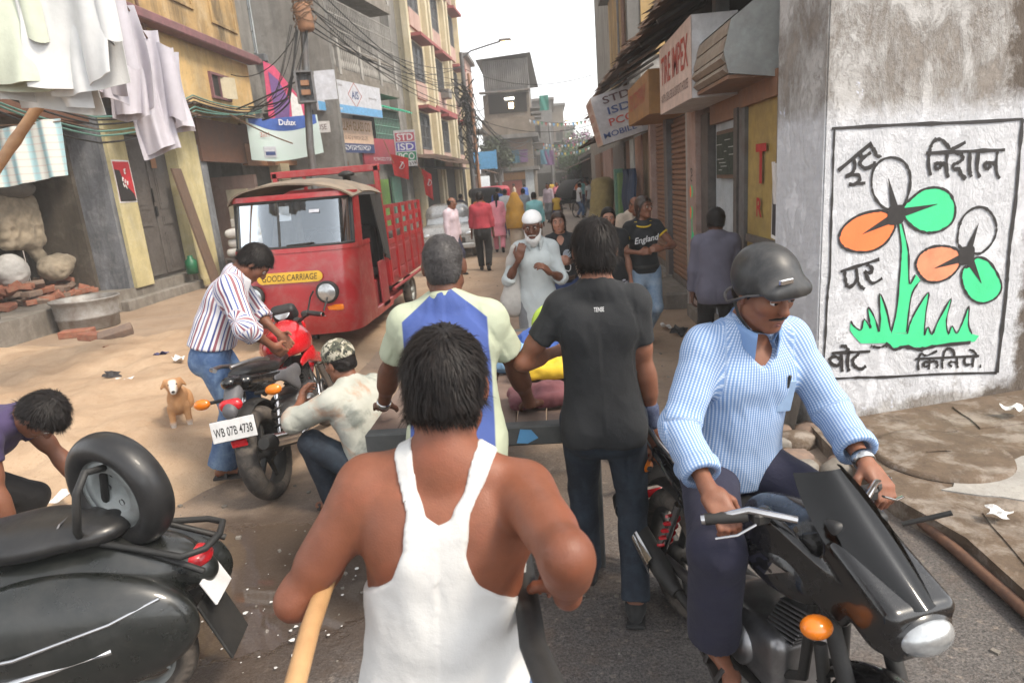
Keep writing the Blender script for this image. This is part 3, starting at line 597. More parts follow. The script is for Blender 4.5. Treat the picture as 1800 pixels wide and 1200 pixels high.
# ================================================================== the place
def plaster(name, base, stain=(.05, .045, .04), pale=None, sc=1., streak=.6, bare=None, bump=.5, pl=.35):
    """old wall: mottled paint, dark rain streaks, pale flakes, patches worn through"""
    t = NT(name); v = t.coord(); vs_ = t.coord(scale=(1.3 * sc, 1.3 * sc, .22 * sc))
    c = t.mix(t.ramp(t.noise(v, 2.2 * sc, 6, .65), .3, .7), mul(base, .72), base)
    if pale: c = t.mix(t.math('MULTIPLY', t.ramp(t.noise(v, 3.1 * sc, 7, .7, .4), .48, .6), pl), c, pale)
    c = t.mix(t.math('MULTIPLY', t.ramp(t.noise(vs_, 2.6, 7, .72, .3), .44, .70), streak), c, stain)
    if bare: c = t.mix(t.ramp(t.noise(v, 1.5 * sc, 8, .72, .8), .56, .6), c, bare)
    c = t.mix(t.math('MULTIPLY', t.ramp(t.noise(v, 21 * sc, 4, .7), .55, .75), .4), c, mul(stain, 1.4))
    t.bump(t.math('ADD', t.noise(v, 6 * sc, 6, .7), t.math('MULTIPLY', t.noise(v, 60, 4, .6), .25)), bump, .03); return t.fin(c, .92, 0., spec=.2)
plaster('plaster_ochre', (.52, .35, .16), (.045, .04, .035), (.55, .46, .32), .6, .85)
plaster('plaster_yellow', (.66, .45, .20), (.12, .10, .08), (.60, .50, .32), .5, .45)
plaster('plaster_cream_yellow', (.60, .52, .28), (.16, .14, .10), (.62, .58, .42), .8, .4)
plaster('plaster_grey', (.25, .24, .225), (.06, .06, .06), (.36, .35, .33), .5, .6)
plaster('plaster_greyblue', (.20, .21, .23), (.03, .03, .03), (.36, .36, .37), 1.1, .75)
plaster('plaster_cream', (.60, .52, .36), (.16, .14, .12), (.66, .60, .47), .35, .3)
plaster('plaster_pink', (.50, .33, .28), (.13, .10, .09), (.55, .42, .36), .5, .4)
plaster('plaster_sooty', (.115, .095, .075), (.03, .028, .026), (.22, .19, .16), .9, .7)
plaster('plaster_brownfar', (.22, .185, .15), (.07, .06, .055), (.30, .26, .22), .35, .6)
plaster('plaster_tin_grey', (.20, .195, .19), (.07, .065, .06), (.28, .27, .26), .5, .5)
plaster('plaster_blue_white', (.50, .56, .60), (.2, .2, .2), (.62, .66, .68), .8, .3)
plaster('concrete_dirty', (.24, .215, .185), (.075, .065, .055), (.34, .32, .29), 1.2, .5)
plaster('pavement_damp', (.17, .125, .09), (.06, .045, .035), (.33, .29, .25), 1.3, .6, pl=.7)
plaster('concrete_pale', (.42, .40, .37), (.13, .12, .11), (.5, .49, .47), .8, .5)
M('ledge_purple', (.22, .10, .11), .85, dirt=(.1, .07, .06)); M('red_trim', (.30, .06, .06), .8, dirt=(.15, .08, .07), dscale=1.5); M('wood_dark', (.055, .048, .045), .65, col2=(.10, .085, .075), scale=14, dirt=(.16, .15, .14), damt=.45)
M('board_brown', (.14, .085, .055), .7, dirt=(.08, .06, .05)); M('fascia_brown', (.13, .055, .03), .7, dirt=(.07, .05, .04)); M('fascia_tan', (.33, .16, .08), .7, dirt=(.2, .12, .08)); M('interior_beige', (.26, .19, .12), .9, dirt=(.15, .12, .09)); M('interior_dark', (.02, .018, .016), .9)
M('tin_rust', (.09, .06, .045), .75, .25, col2=(.045, .036, .032), dirt=(.20, .10, .05), damt=.7, dscale=5, scale=4); M('tin_grey', (.22, .215, .21), .55, .5, dirt=(.13, .08, .055), damt=.7, dscale=3); M('shutter_brown', (.27, .135, .075), .55, .2, dirt=(.16, .12, .10), damt=.6, dscale=2.2); M('shutter_grey', (.2, .19, .18), .5, .4, dirt=(.14, .09, .06))
M('iron_dark', (.03, .03, .032), .6, .6); M('iron_grey', (.17, .175, .18), .55, .5, dirt=(.12, .07, .05)); M('cable', (.012, .012, .012), .6, bump=0); M('cable_green', (.10, .22, .18), .6, bump=0); M('rope_brown', (.16, .09, .05), .9); M('glass_dark', (.02, .024, .026), .08, bump=0)
M('brick', (.30, .10, .055), .9, col2=(.20, .075, .05), scale=20, dirt=(.30, .22, .15), dscale=9, bump=.6, bscale=40); M('brick_grey', (.22, .15, .11), .9, col2=(.15, .11, .09), scale=20, bump=.6, bscale=40)
M('paint_black', (.02, .017, .017), .7, bump=.3, bscale=120, var=.5, scale=30); M('paint_white', (.72, .72, .72), .8); M('paint_red', (.42, .02, .02), .6); M('paint_green', (.05, .62, .26), .75, var=.12, scale=6, bump=.3); M('paint_orange', (.86, .20, .06), .75, var=.12, scale=7, bump=.3); M('paint_salmon', (.80, .27, .14), .75, var=.25, scale=9, bump=.3); M('paint_blue', (.03, .05, .25), .7); M('paint_brown', (.25, .12, .03), .7); M('paint_navy', (.04, .07, .20), .6); M('paint_yellow', (.7, .5, .06), .6)
# ---- ground
def ground_mat():
    t = NT('road_dusty'); g = t.n('NewGeometry'); P = g.outputs['Position']; s = t.sep(P); X, Y = s[0], s[1]
    n = t.noise(P, .55, 7, .65, .4); asph = t.mix(t.ramp(t.noise(P, 90, 4, .7), .35, .7), (.045, .042, .04), (.19, .17, .16)); dust = t.mix(t.ramp(t.noise(P, 1.4, 6, .65), .3, .7), (.26, .175, .115), (.40, .30, .215))
    m = t.ramp(t.math('ADD', t.math('ADD', t.math('MULTIPLY', Y, .16), t.math('MULTIPLY', t.math('ABSOLUTE', t.math('SUBTRACT', X, .2)), .10)), t.math('MULTIPLY', n, 1.1)), 1.05, 1.6)
    c = t.mix(m, asph, dust); c = t.mix(t.math('MULTIPLY', t.ramp(t.noise(P, 2.8, 7, .7), .5, .68), .55), c, (.11, .075, .055)); c = t.mix(t.math('MULTIPLY', t.ramp(t.noise(P, 26, 5, .7), .57, .72), .5), c, (.40, .33, .27))
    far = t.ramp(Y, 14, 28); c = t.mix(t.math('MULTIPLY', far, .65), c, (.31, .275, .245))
    dx = t.math('MULTIPLY', t.math('ADD', X, 1.55), .62); dy = t.math('MULTIPLY', t.math('SUBTRACT', Y, 2.95), .75); rr = t.math('SQRT', t.math('ADD', t.math('MULTIPLY', dx, dx), t.math('MULTIPLY', dy, dy)))
    pool = t.math('ADD', rr, t.math('MULTIPLY', t.noise(P, 1.7, 6, .62), .9)); damp = t.ramp(pool, 1.25, .95, True); water = t.ramp(pool, .93, .86)          # spilt water soaking into the road
    c = t.mix(t.math('MULTIPLY', damp, .72), c, (.055, .036, .025)); hb = t.math('MULTIPLY', t.math('ADD', t.noise(P, 14, 5, .7), t.math('MULTIPLY', t.noise(P, 120, 3, .6), .4)), t.math('SUBTRACT', 1.0, water)); t.bump(hb, .55, .02)
    wet = t.ramp(t.math('ADD', t.math('MULTIPLY', m, .5), t.noise(P, .9, 5, .6)), .45, .85); rg = t.math('ADD', t.math('MULTIPLY', wet, .42), .42); rg = t.math('MULTIPLY', rg, t.math('SUBTRACT', 1.0, t.math('MULTIPLY', damp, .35))); rg = t.math('MULTIPLY', rg, t.math('SUBTRACT', 1.0, t.math('MULTIPLY', water, .88))); return t.fin(c, rg, 0., spec=.45)
ground_mat()
def gz(x, y): return .012 * math.sin(x * 1.7 + y * .6) * math.sin(y * .9 - x * .4)
def grid_ground():
    mb = MB(); xs = [-90, -40, -20, -14] + [-12 + .5 * i for i in range(37)] + [8, 14, 25, 45, 90]; ys = [-30, -8, -3] + [-1 + .5 * i for i in range(60)] + [30, 34, 40, 50, 70, 100, 150, 260]
    v = [(x, y, gz(x, y) if -10 < x < 5 and y < 28 else 0) for y in ys for x in xs]; n = len(xs)
    mb.add(v, [(j * n + i, j * n + i + 1, (j + 1) * n + i + 1, (j + 1) * n + i) for j in range(len(ys) - 1) for i in range(n - 1)], True); return mb.build('ground', 'road_dusty')
tag(grid_ground(), kind='structure')
t = NT('sand'); P = t.n('NewGeometry').outputs['Position']; c = t.mix(t.ramp(t.noise(P, 1.6, 6, .65), .3, .7), (.33, .225, .145), (.48, .355, .245)); c = t.mix(t.math('MULTIPLY', t.ramp(t.noise(P, 30, 4, .7), .56, .74), .6), c, (.30, .19, .11))
t.bump(t.math('ADD', t.noise(P, 9, 6, .7), t.math('MULTIPLY', t.noise(P, 90, 3), .3)), .7, .03); t.fin(c, .95, 0., spec=.15)
def sand_z(x, y):
    # a spread heap, its edge wandering past the motorcycle and up to the plinth
    e = -1.85 - .38 * max(0, 4.6 - y) - .05 * math.sin(y * 2.1) - .0 * y; a = min(1, max(0, (e - x) / 1.6)); b = min(1, max(0, (y - 2.2) / 1.4)); c = min(1, max(0, (9.6 + .25 * math.sin(x * 1.3) + .12 * (x + 5) - y) / 1.3)); k = a * a * (3 - 2 * a) * b * c
    q = np.array([[x * 1.1, y * 1.1, 0], [x * 3.7, y * 3.7, 2], [x * 9, y * 9, 4]]); n = vnoise(q, 3); hole = -.10 * math.exp(-((x + 3.2) ** 2 + (y - 4.95) ** 2) / .12)
    return -.03 + k * (.15 + .18 * n[0] + .09 * n[1] + .045 * n[2]) + hole * k
mb = MB(); mb.sheet(lambda u, w: (-9.2 + 7.6 * u, 1.9 + 8.4 * w, sand_z(-9.2 + 7.6 * u, 1.9 + 8.4 * w)), 120, 130); tag(mb.build('sand', 'sand'), 'pale builder sand spread out beside the road', 'sand', kind='stuff')
# ---- right-hand pavement
def pavement():
    g = np.random.default_rng(5); mb = MB()
    poly = [(1.90, -2), (1.92, 1.2), (1.88, 2.2), (1.9, 2.9), (1.78, 3.3), (1.72, 3.9), (1.74, 4.42), (3.6, 4.9), (9, 6.4), (9, -2)]
    mb.prism(poly, .12, z0=-.02); return tag(mb.build('pavement', 'pavement_damp'), kind='structure')
pv = pavement()
g_ = np.random.default_rng(11)
def slab(pts, z, h, mat):      # broken cement screed and stone slabs on the pavement, each its own piece
    mb = MB(); o = []
    for i in range(len(pts)):
        a, b = pts[i], pts[(i + 1) % len(pts)]
        for q in range(5): u = q / 5; o.append((a[0] + (b[0] - a[0]) * u + g_.normal(0, .012), a[1] + (b[1] - a[1]) * u + g_.normal(0, .012)))
    mb.prism(o, h, z0=z); return mb.build('slab', mat, pv)
slab([(2.05, 3.35), (2.45, 3.2), (2.9, 3.5), (2.8, 3.75), (2.4, 3.6)], .1, .008, 'concrete_pale'); slab([(2.5, 3.05), (3.4, 2.9), (3.5, 3.4), (3.0, 3.45)], .1, .006, 'concrete_pale'); slab([(1.98, 2.5), (2.5, 2.4), (2.6, 3.0), (2.1, 3.12)], .1, .008, 'pavement_damp')
slab([(1.8, 4.0), (2.6, 4.15), (2.7, 4.55), (1.8, 4.35)], .1, .010, 'pavement_damp'); slab([(2.75, 4.15), (3.6, 4.3), (3.7, 4.8), (2.8, 4.58)], .1, .012, 'pavement_damp')
M('pipe_rust', (.17, .085, .05), .8, col2=(.10, .055, .04), scale=18); M('drain_cover', (.19, .175, .13), .85, dirt=(.1, .09, .07))
mb = MB(); mb.tube([(1.83, 3.35, .03), (1.86, 2.9, .035), (1.865, 2.4, .04), (1.90, 1.6, .04), (1.93, .2, .04)], .028, 8); tag(mb.build('water_pipe', 'pipe_rust'), 'rusty brown pipe running along the edge of the pavement', 'pipe')
mb = MB(); mb.lathe([(.0001, .0), (.30, .0), (.33, -.006), (.36, -.002), (.37, -.03)], (2.28, 3.78, .135), n=40); mb.tube([(2.2, 3.78, .137), (2.24, 3.78, .145), (2.3, 3.78, .145), (2.34, 3.78, .137)], .006, 5); tag(mb.build('drain_cover', 'pavement_damp'), 'round cement drain cover set in the pavement below the mural', 'drain cover')
# rough stones and rubble at the foot of the corner pillar
for i in range(15):
    x, y = 1.42 + .38 * g_.random(), 3.45 + 1.1 * g_.random(); s = .05 + .09 * g_.random(); 
    o = solid('stone', ('brick_grey', 'pavement_damp', 'concrete_dirty')[i % 3], pv, [el((x, y, .03), V3(s, s * .8, s * .55)), bx((x + s * .3, y, .04), V3(s * .7, s * .5, s * .4), .01, rot((0, 0, 1), g_.random() * 3))], .016, .03)
# ---- generic building pieces
def wb(name, mat, x0, x1, y0, y1, z0, z1, parent=None, bev=0.): return box(name, mat, ((x0 + x1) / 2, (y0 + y1) / 2, (z0 + z1) / 2), (abs(x1 - x0), abs(y1 - y0), abs(z1 - z0)), parent, bev)
def corr(name, mat, parent, o, u, v, waves, amp=.02, sag=.0, ragged=0., seed=1):
    """corrugated sheet: u across the ribs, v down the slope"""
    o, u, v = Vector(o), Vector(u), Vector(v); n = u.cross(v).normalized(); g = np.random.default_rng(seed); rag = g.normal(0, ragged, waves * 6 + 1) if ragged else np.zeros(waves * 6 + 1); mb = MB()
    def f(a, b): i = int(round(a * waves * 6)); return o + u * a + v * (b * (1 + (rag[i] if b > .99 else 0))) + n * (amp * math.sin(a * waves * 2 * math.pi) - sag * math.sin(b * math.pi) * (1 + .3 * math.sin(a * 7)))
    mb.sheet(f, waves * 6, 4, True, .004); return mb.build(name, mat, parent)
def bars(name, mat, parent, T, w, h, nx, ny, r=.008):
    mb = MB(T)
    for i in range(nx + 1): x = -w / 2 + w * i / nx; mb.tube([(x, -h / 2, 0), (x, h / 2, 0)], r, 5)
    for j in range(ny + 1): y = -h / 2 + h * j / ny; mb.tube([(-w / 2, y, .004), (w / 2, y, .004)], r * 1.2, 5)
    return mb.build(name, mat, parent)
def window(parent, T, w, h, fm='wood_dark', gl='glass_dark', grille=None, depth=.12, name='window', panes=(2, 1)):
    """frame proud of the wall, dark panes set back, optional iron grille"""
    t = .06; mb = MB(T)
    for sx in (-1, 1): mb.box((sx * (w / 2 - t / 2), 0, .03), (t, h, .09))
    for sy in (-1, 1): mb.box((0, sy * (h / 2 - t / 2), .03), (w - 2 * t, t, .088))
    for i in range(1, panes[0]): mb.box((-w / 2 + w * i / panes[0], 0, .025), (t * .6, h - 2 * t, .07))
    for j in range(1, panes[1]): mb.box((0, -h / 2 + h * j / panes[1], .025), (w - 2 * t, t * .6, .068))
    o = mb.build(name, fm, parent); MB(T).box((0, 0, .008), (w - t, h - t, .012)).build('pane', gl, o)
    if grille: bars('grille', grille, o, T @ Matrix.Translation((0, 0, .09)), w, h, max(3, int(w / .13)), 3)
    return o
def fr(p, d, up=(0, 0, 1)):
    """frame on a wall at p whose x axis runs along d (seen from outside, left to right); z points out"""
    return frame(p, d, up)
def wire(name, mat, pts, r=.008, sag=0., label=None, cat='cable', group=None, parent=None, n=14):
    P = []; 
    for a, b in zip(pts[:-1], pts[1:]):
        a, b = Vector(a), Vector(b)
        for i in range(n): u = i / n; p = a.lerp(b, u); p.z -= sag * 4 * u * (1 - u); P.append(p)
    P.append(Vector(pts[-1])); mb = MB(); mb.tube(P, r, 5); o = mb.build(name, mat, parent); return tag(o, label, cat, group) if label else o
# ================================================================== left: stall and yellow house
XL = -8.6
hs_ = empty('shop_house', (-10.5, 14, 0), 0, 'old yellow shop house with purple ledge, open stall and dark carved door', 'building'); HI = Matrix.Translation((10.5, -14, 0))
def H(o): o.parent = hs_; o.matrix_parent_inverse = HI; return o
H(wb('plinth', 'concrete_dirty', -13, XL, 7.0, 15.3, -.1, .40)); H(wb('step', 'concrete_dirty', XL - .35, XL + .18, 12.3, 15.2, -.1, .20, bev=.02))
H(wb('stall_back', 'plaster_sooty', -11.2, -10.6, 7, 12.6, .4, 4.1)); H(wb('stall_side', 'plaster_sooty', -10.6, -9.25, 12.62, 12.95, .4, 3.9)); H(wb('stall_ceiling', 'interior_dark', -10.6, -8.75, 7, 12.6, 3.75, 3.95)); H(wb('stall_wall', 'plaster_grey', -9.6, -9.3, 10.3, 12.6, 2.95, 3.75))
H(wb('lintel', 'fascia_brown', -9.0, XL - .02, 6.5, 12.6, 3.62, 4.0)); H(wb('door_post', 'wood_dark', -9.2, -8.95, 9.55, 9.85, .4, 3.6)); H(wb('side_wall', 'plaster_greyblue', -9.4, -9.1, 8.0, 9.5, .4, 3.6))
H(wb('pillar', 'plaster_greyblue', -9.35, XL - .02, 12.72, 13.5, .4, 3.95)); H(wb('pillar_face', 'plaster_cream_yellow', XL - .02, XL + .05, 12.86, 13.46, .38, 3.75)); H(wb('pillar', 'plaster_cream_yellow', -9.3, XL, 15.4, 16.4, .0, 4.05))
# carved double door
dT = fr((XL - .22, 14.42, 1.98), (0, 1, 0)); dr = H(MB(dT).box((0, 0, -.04), (1.72, 3.1, .06)).build('door', 'wood_dark'))
for sx in (-1, 1):
    H(MB(dT).box((sx * .43, 0, 0), (.80, 3.0, .05), .012).build('door_leaf', 'wood_dark', None))
    for (cy, hh, arch) in ((.62, 1.35, True), (-.32, .2, False), (-.98, .8, False)):
        pn = [(-.22, -hh / 2), (.22, -hh / 2)] + ([(.22 * math.cos(a), hh / 2 - .2 + .22 * math.sin(a)) for a in [math.pi * i / 8 for i in range(9)]] if arch else [(.22, hh / 2), (-.22, hh / 2)])
        o = MB(dT @ Matrix.Translation((sx * .43, cy, .025))); o.prism(pn, .012); pp = [(x * .78, y * .86) for x, y in pn]; o.prism(pp, .012, z0=.012); H(o.build('door_panel', 'wood_dark'))
H(MB(dT).box((0, -.1, .06), (.06, .22, .05), .01).box((0, .25, .05), (.03, .3, .02)).build('door_lock', 'iron_dark')); H(MB(dT).box((.25, .95, .06), (.2, .22, .006)).build('notice', 'fascia_tan'))
H(wb('door_lintel', 'plaster_cream_yellow', -9.3, XL - .05, 13.5, 15.4, 3.52, 4.05))
# little shop with its back wall
H(wb('shop_back', 'interior_beige', -10.6, -10.4, 16.4, 21.2, .1, 4.0)); H(wb('shop_floor', 'concrete_dirty', -10.4, XL, 15.3, 21.2, -.1, .14)); H(wb('shop_side', 'plaster_greyblue', -9.1, XL - .03, 16.42, 16.8, .14, 3.4)); H(wb('shop_panel', 'plaster_pink', -10.3, XL - .1, 19.55, 19.75, .14, 2.7)); H(wb('shop_panel', 'plaster_cream', -9.3, XL - .08, 18.9, 19.0, .14, 2.3))
H(wb('fascia', 'fascia_brown', XL - .12, XL + .04, 16.5, 19.0, 3.0, 4.05)); H(wb('fascia', 'fascia_tan', XL - .12, XL + .05, 19.02, 21.2, 2.95, 3.55)); H(wb('fascia', 'fascia_brown', XL - .12, XL + .03, 19.02, 21.2, 3.57, 4.1)); H(box('meter_box', 'interior_dark', (-10.38, 18.2, 2.55), (.04, .45, .55)))
# upper floor, ledge, small window
H(wb('wall', 'plaster_yellow', -12.5, XL - .05, 13.6, 20.3, 4.05, 5.86)); H(wb('wall', 'plaster_grey', -12.5, XL - .045, 12.9, 13.6, 3.95, 6.1)); H(wb('wall', 'plaster_ochre', -12.5, XL - .10, 7, 20.25, 6.1, 12)); H(wb('wall', 'plaster_sooty', -12.5, XL - .06, 7, 12.9, 4.0, 6.1)); H(wb('ledge', 'ledge_purple', XL - .06, XL + .32, 12.5, 20.4, 5.86, 6.08, bev=.03)); H(box('ledge_end', 'ledge_purple', (XL + .25, 20.45, 5.95), (.2, .14, .16), bev=.04))
for y0, y1, z0, z1 in ((18.6, 20.0, 6.7, 7.9), (15.4, 17.6, 6.8, 8.4), (12.2, 14.2, 6.8, 8.4)):
    T = fr((XL - .1, (y0 + y1) / 2, (z0 + z1) / 2), (0, 1, 0)); w, h = y1 - y0, z1 - z0; mb = MB(T)
    for sx in (-1, 1): mb.box((sx * w / 2, 0, .02), (.1, h + .1, .06), .01)
    for sy in (-1, 1): mb.box((0, sy * h / 2, .02), (w - .1, .1, .058), .01)
    H(mb.build('panel_moulding', 'plaster_ochre'))
wT = fr((XL - .05, 18.25, 4.98), (0, 1, 0)); H(MB(wT).box((0, 0, -.06), (1.0, .62, .13)).build('window_recess', 'interior_dark')); H(window(None, wT, 1.02, .66, 'ledge_purple', 'interior_dark')); H(MB(wT @ Matrix.Translation((.28, 0, .1)) @ Matrix.Rotation(R(-28), 4, 'Y')).box((0, 0, 0), (.55, .56, .02)).build('window_shutter', 'plaster_cream'))
mb = MB(); mb.tube([(XL + .1, 14.6, 9.5), (XL + .08, 14.75, 7.4), (XL + .06, 14.9, 6.2), (XL + .12, 15.2, 4.5)], .035, 7); H(mb.build('drainpipe', 'pipe_rust'))
for i in range(4): H(corr('tin_sheet', 'tin_grey' if i % 2 else 'tin_rust', None, (XL - .15, 15.3 + i * 1.0, 4.42 + .01 * (i % 2)), (0, 1.06, 0), (.72, .05, -.2), 9, .022, .01, .03, i))
for i in range(2): H(corr('tin_sheet', 'tin_rust', None, (XL - .1, 12.7 + i * 1.3, 4.2 + .02 * i), (0, 1.3, 0), (.9, 0, -.3), 11, .022, .02, .03, i + 8))
H(corr('tin_sheet', 'tin_grey', None, (XL - .1, 19.4, 4.35), (0, 2.2, 0), (.45, 0, -.1), 14, .015, .01, .02, 21))
# things in and round the stall
def draped(name, mat, label, cat, prims, vox=.02, k=.06, amp=.02, seed=1, loc=(0, 0, 0), rz=0., group=None, freq=9):
    fl = Field([p for p in prims], vox)
    for p in prims: fl.add(p, k)
    v, F = fl.mesh(2); n = vnormals(v, F); w = fbm(v * freq, seed, 3); w2 = 1 - abs(2 * fbm(v * freq * 1.6 + 3, seed + 4, 2) - .8); v = v + n * ((w - .44) * 1.6 + (w2 - .65))[:, None] * amp; v = laplace(v, F, .3)
    ob = mk(name, v, F, mat, None, True); ob.location = loc; ob.rotation_euler = (0, 0, rz); return tag(ob, label, cat, group)
cloth('burlap', (.36, .30, .22), .45, .4); cloth('sack_grey', (.16, .145, .125), .4, .4); cloth('sack_white', (.55, .54, .52), .25, .2); cloth('jute', (.40, .31, .13), .35, .5); cloth('washing_white', (.62, .63, .63), .12, .1); cloth('washing_green', (.56, .60, .49), .14, .1); cloth('washing_lilac', (.56, .54, .60), .14, .1)
draped('hanging_sack', 'burlap', 'big pale burlap sack hanging in the open stall', 'sack', [bx((0, -.05, .35), (.14, .48, .5), .12), rc((0, -.1, .3), (0, .25, -.35), .26, .12, ((1, 0, 0), .6))], .02, .1, .06, 3, (-9.95, 11.95, 1.55), freq=3.5)
draped('folded_sack', 'sack_grey', 'bundle of folded grey sacking on top of the burlap sack', 'sack', [el((0, 0, 0), (.3, .42, .18)), el((0, .1, .15), (.22, .3, .1))], .025, .06, .04, 5, (-9.9, 11.9, 2.5), freq=6)
draped('sacking_heap', 'burlap', 'crumpled brown sacking draped over the brick rubble by the pillar', 'sack', [el((0, 0, 0), (.25, .36, .24)), el((0, .2, .1), (.2, .25, .12))], .025, .1, .05, 6, (-9.6, 12.1, .98), freq=6)
draped('flour_sack', 'sack_white', 'white sack standing behind the burlap sack in the stall', 'sack', [el((0, 0, .2), (.25, .3, .32))], .025, .05, .03, 7, (-9.95, 11.45, .82))
BR = MB().box((0, 0, 0), (.23, .115, .07), .006).build('brick', 'brick'); bme = BR.data; bmg = bme.copy(); bmg.materials[0] = MATS['brick_grey']; bpy.data.objects.remove(BR)
def brick(p, e, me, label=None, group=None):
    o = bpy.data.objects.new('brick', me); COL.objects.link(o); o.location = p; o.rotation_euler = e; tag(o, label, 'brick', group); return o
g_ = np.random.default_rng(21)
for i in range(64):
    y = 10.65 + 2.0 * g_.random(); row = int(3.2 * g_.random() ** 1.3 * (1 if y < 12.4 else .5)); x = -9.35 - .5 * g_.random() + .12 * row * -1
    brick((x, y, .45 + row * .13 + .03 * g_.random()), (g_.normal(0, .25), g_.normal(0, .25), g_.random() * 3.1), bme if i % 3 else bmg, ('broken brick in the rubble heap nearest the metal tub', 'broken brick in the middle of the rubble heap in the stall', 'broken brick in the rubble heap nearest the grey pillar')[min(2, int((y - 10.65) / .67))], 'bricks of the rubble heap in the stall').scale = (1.5, 1.5, 1.4)
for i, (p, e, lb) in enumerate((((-6.95, 8.86, .27), (.03, .0, .25), 'red brick lying on the sand at the end of the row of three'), ((-6.52, 8.62, .25), (-.04, .05, -.25), 'red brick lying on the sand between two others'), ((-6.15, 8.55, .29), (.3, -.18, .55), 'tilted brown brick leaning on its neighbour in the sand'))):
    b = brick(p, e, bmg if i == 2 else bme, lb, 'bricks lying in the sand'); b.scale = (1.9, 1.75, 1.5)
# tub
M('tub_metal', (.33, .33, .32), .6, .35, col2=(.24, .22, .20), dirt=(.14, .10, .08), damt=.7); mb = MB(); mb.lathe([(.43, 0), (.46, .02), (.475, .2), (.50, .22), (.485, .24), (.50, .46), (.53, .5), (.545, .52), (.535, .535), (.51, .52), (.47, .25), (.44, .06), (.0001, .05)], n=40); o = mb.build('wash_tub', 'tub_metal'); o.location = (-8.15, 10.75, .0); tag(o, 'round dented grey metal tub standing by the plinth', 'tub'); 
# leaning plank, sacks, cans
o = MB().box((0, 0, 1.42), (.05, .46, 2.85), .004).build('leaning_plank', 'board_brown'); o.location = (-8.02, 15.05, -.02); o.rotation_euler = (0, R(-9), R(6)); tag(o, 'tall brown board leaning against the wall beside the carved door', 'board')
draped('awning_post_bundle', 'sack_grey', 'dark rag heap on the shelf of the stall', 'rag', [el((0, 0, 0), (.18, .34, .12))], .02, .05, .03, 9, (-9.45, 12.25, 3.02))
o = wb('shelf', 'wood_dark', -10.2, -9.2, 10.9, 12.5, 2.74, 2.80); tag(o, 'dark wooden shelf fixed across the stall', 'shelf')
o = draped('bundle', 'burlap', 'tan bundle lying on the stall shelf', 'bundle', [bx((0, 0, 0), (.25, .55, .26), .08)], .025, .02, .025, 4, (-9.65, 11.55, 3.06))
for i, (w, dy) in enumerate(((0, .0), (.02, .04), (-.02, -.03))):
    draped('cement_sack', 'sack_white', ('bottom', 'middle', 'top')[i] + ' white sack in the stack beside the brown board', 'sack', [bx((0, 0, 0), (.34, .5, .1), .09), el((0, 0, 0), (.3, .46, .14))], .025, .05, .018, 30 + i, (-7.75 + w, 16.35 + dy, .72 + i * .235), .1 * i, 'stack of white sacks')
o = MB().box((0, 0, .13), (.4, .62, .2), .02).box((0, -.08, .26), (.3, .3, .06), .01).build('grey_box', 'concrete_pale'); o.location = (-7.75, 16.4, 1.3); tag(o, 'grey cardboard box on top of the stack of white sacks', 'box')
o = MB().box((0, 0, .3), (.75, 1.1, .05)).box((-.3, -.45, .14), (.08, .08, .3)).box((.3, -.45, .14), (.08, .08, .3)).box((-.3, .45, .14), (.08, .08, .3)).box((.3, .45, .14), (.08, .08, .3)).build('low_stand', 'wood_dark'); o.location = (-7.75, 16.35, .27); tag(o, 'low dark wooden stand under the white sacks', 'stand')
draped('net_sack', 'jute', 'large yellow net sack of goods in the small shop', 'sack', [el((0, 0, .45), (.42, .45, .5)), el((0, .05, .9), (.2, .2, .12))], .03, .1, .03, 12, (-8.1, 17.9, .5))
o = MB().lathe([(.0001, 0), (.13, 0), (.13, .3), (.06, .36), (.06, .42), (.0001, .42)], n=14).build('oil_can', 'oil_green' if 'oil_green' in MATS else M('oil_green', (.01, .12, .05), .4)); o.location = (-8.38, 14.72, .40); tag(o, 'green plastic can beside the carved door', 'can')
o = MB().lathe([(.0001, 0), (.12, 0), (.13, .28), (.0001, .3)], n=14).build('paint_tin', 'paint_yellow'); o.location = (-7.55, 15.45, 0.0); tag(o, 'yellow tin on the ground by the leaning board', 'tin')
# poster on the pillar, writing in white strokes
def poster(label, T, w, h, black_side, seed):
    r_ = empty('poster', T.translation, 0, label, 'poster'); inv = Matrix.Translation(-T.translation); T2 = inv @ T
    M('poster_red', (.48, .02, .03), .6); M('poster_white', (.72, .71, .70), .7)
    MB(T2).sheet(lambda u, v: ((u - .5) * (w + .05), (v - .5) * (h + .06), .004 + .006 * math.sin(u * 7 + v * 3)), 6, 6).build('paper', 'poster_white', r_)
    MB(T2).sheet(lambda u, v: ((u - .5) * w, (v - .5) * h, .008 + .006 * math.sin(u * 7 + v * 3)), 6, 6).build('print', 'poster_red', r_)
    p = [(-w / 2, -h / 2), (w * .5, -h / 2), (w * .42, -h * .32), (-w * .05, -h * .05), (-w * .2, h * .28), (-w / 2, h * .3)] if black_side else [(-w / 2, -h / 2), (-w * .1, -h / 2), (-w * .05, h * .1), (-w / 2, h * .45)]
    MB(T2).prism(p, .001, z0=.0165).build('print_patch', 'paint_black', r_); g = np.random.default_rng(seed); mb = MB(T2)
    for k in range(5):
        x, y = -w * .1 + w * .12 * (k % 3), h * (.05 - .09 * (k // 2) - .05 * (k % 2)); mb.tube([(x + .03 * w * math.cos(a), y + h * .05 * math.sin(a * 1.3 + k), .019) for a in np.linspace(0, 4.5, 9)], .012 * (w / .45), 5, flat=.2)
    for k in range(3): mb.tube([(w * .12 + .05 * w * math.cos(a + k), h * .3 - k * .045 * h + .02 * h * math.sin(2 * a), .019) for a in np.linspace(0, 3.5, 7)], .009 * (w / .45), 5, flat=.2)
    mb.build('print_letters', 'poster_white', r_); return r_
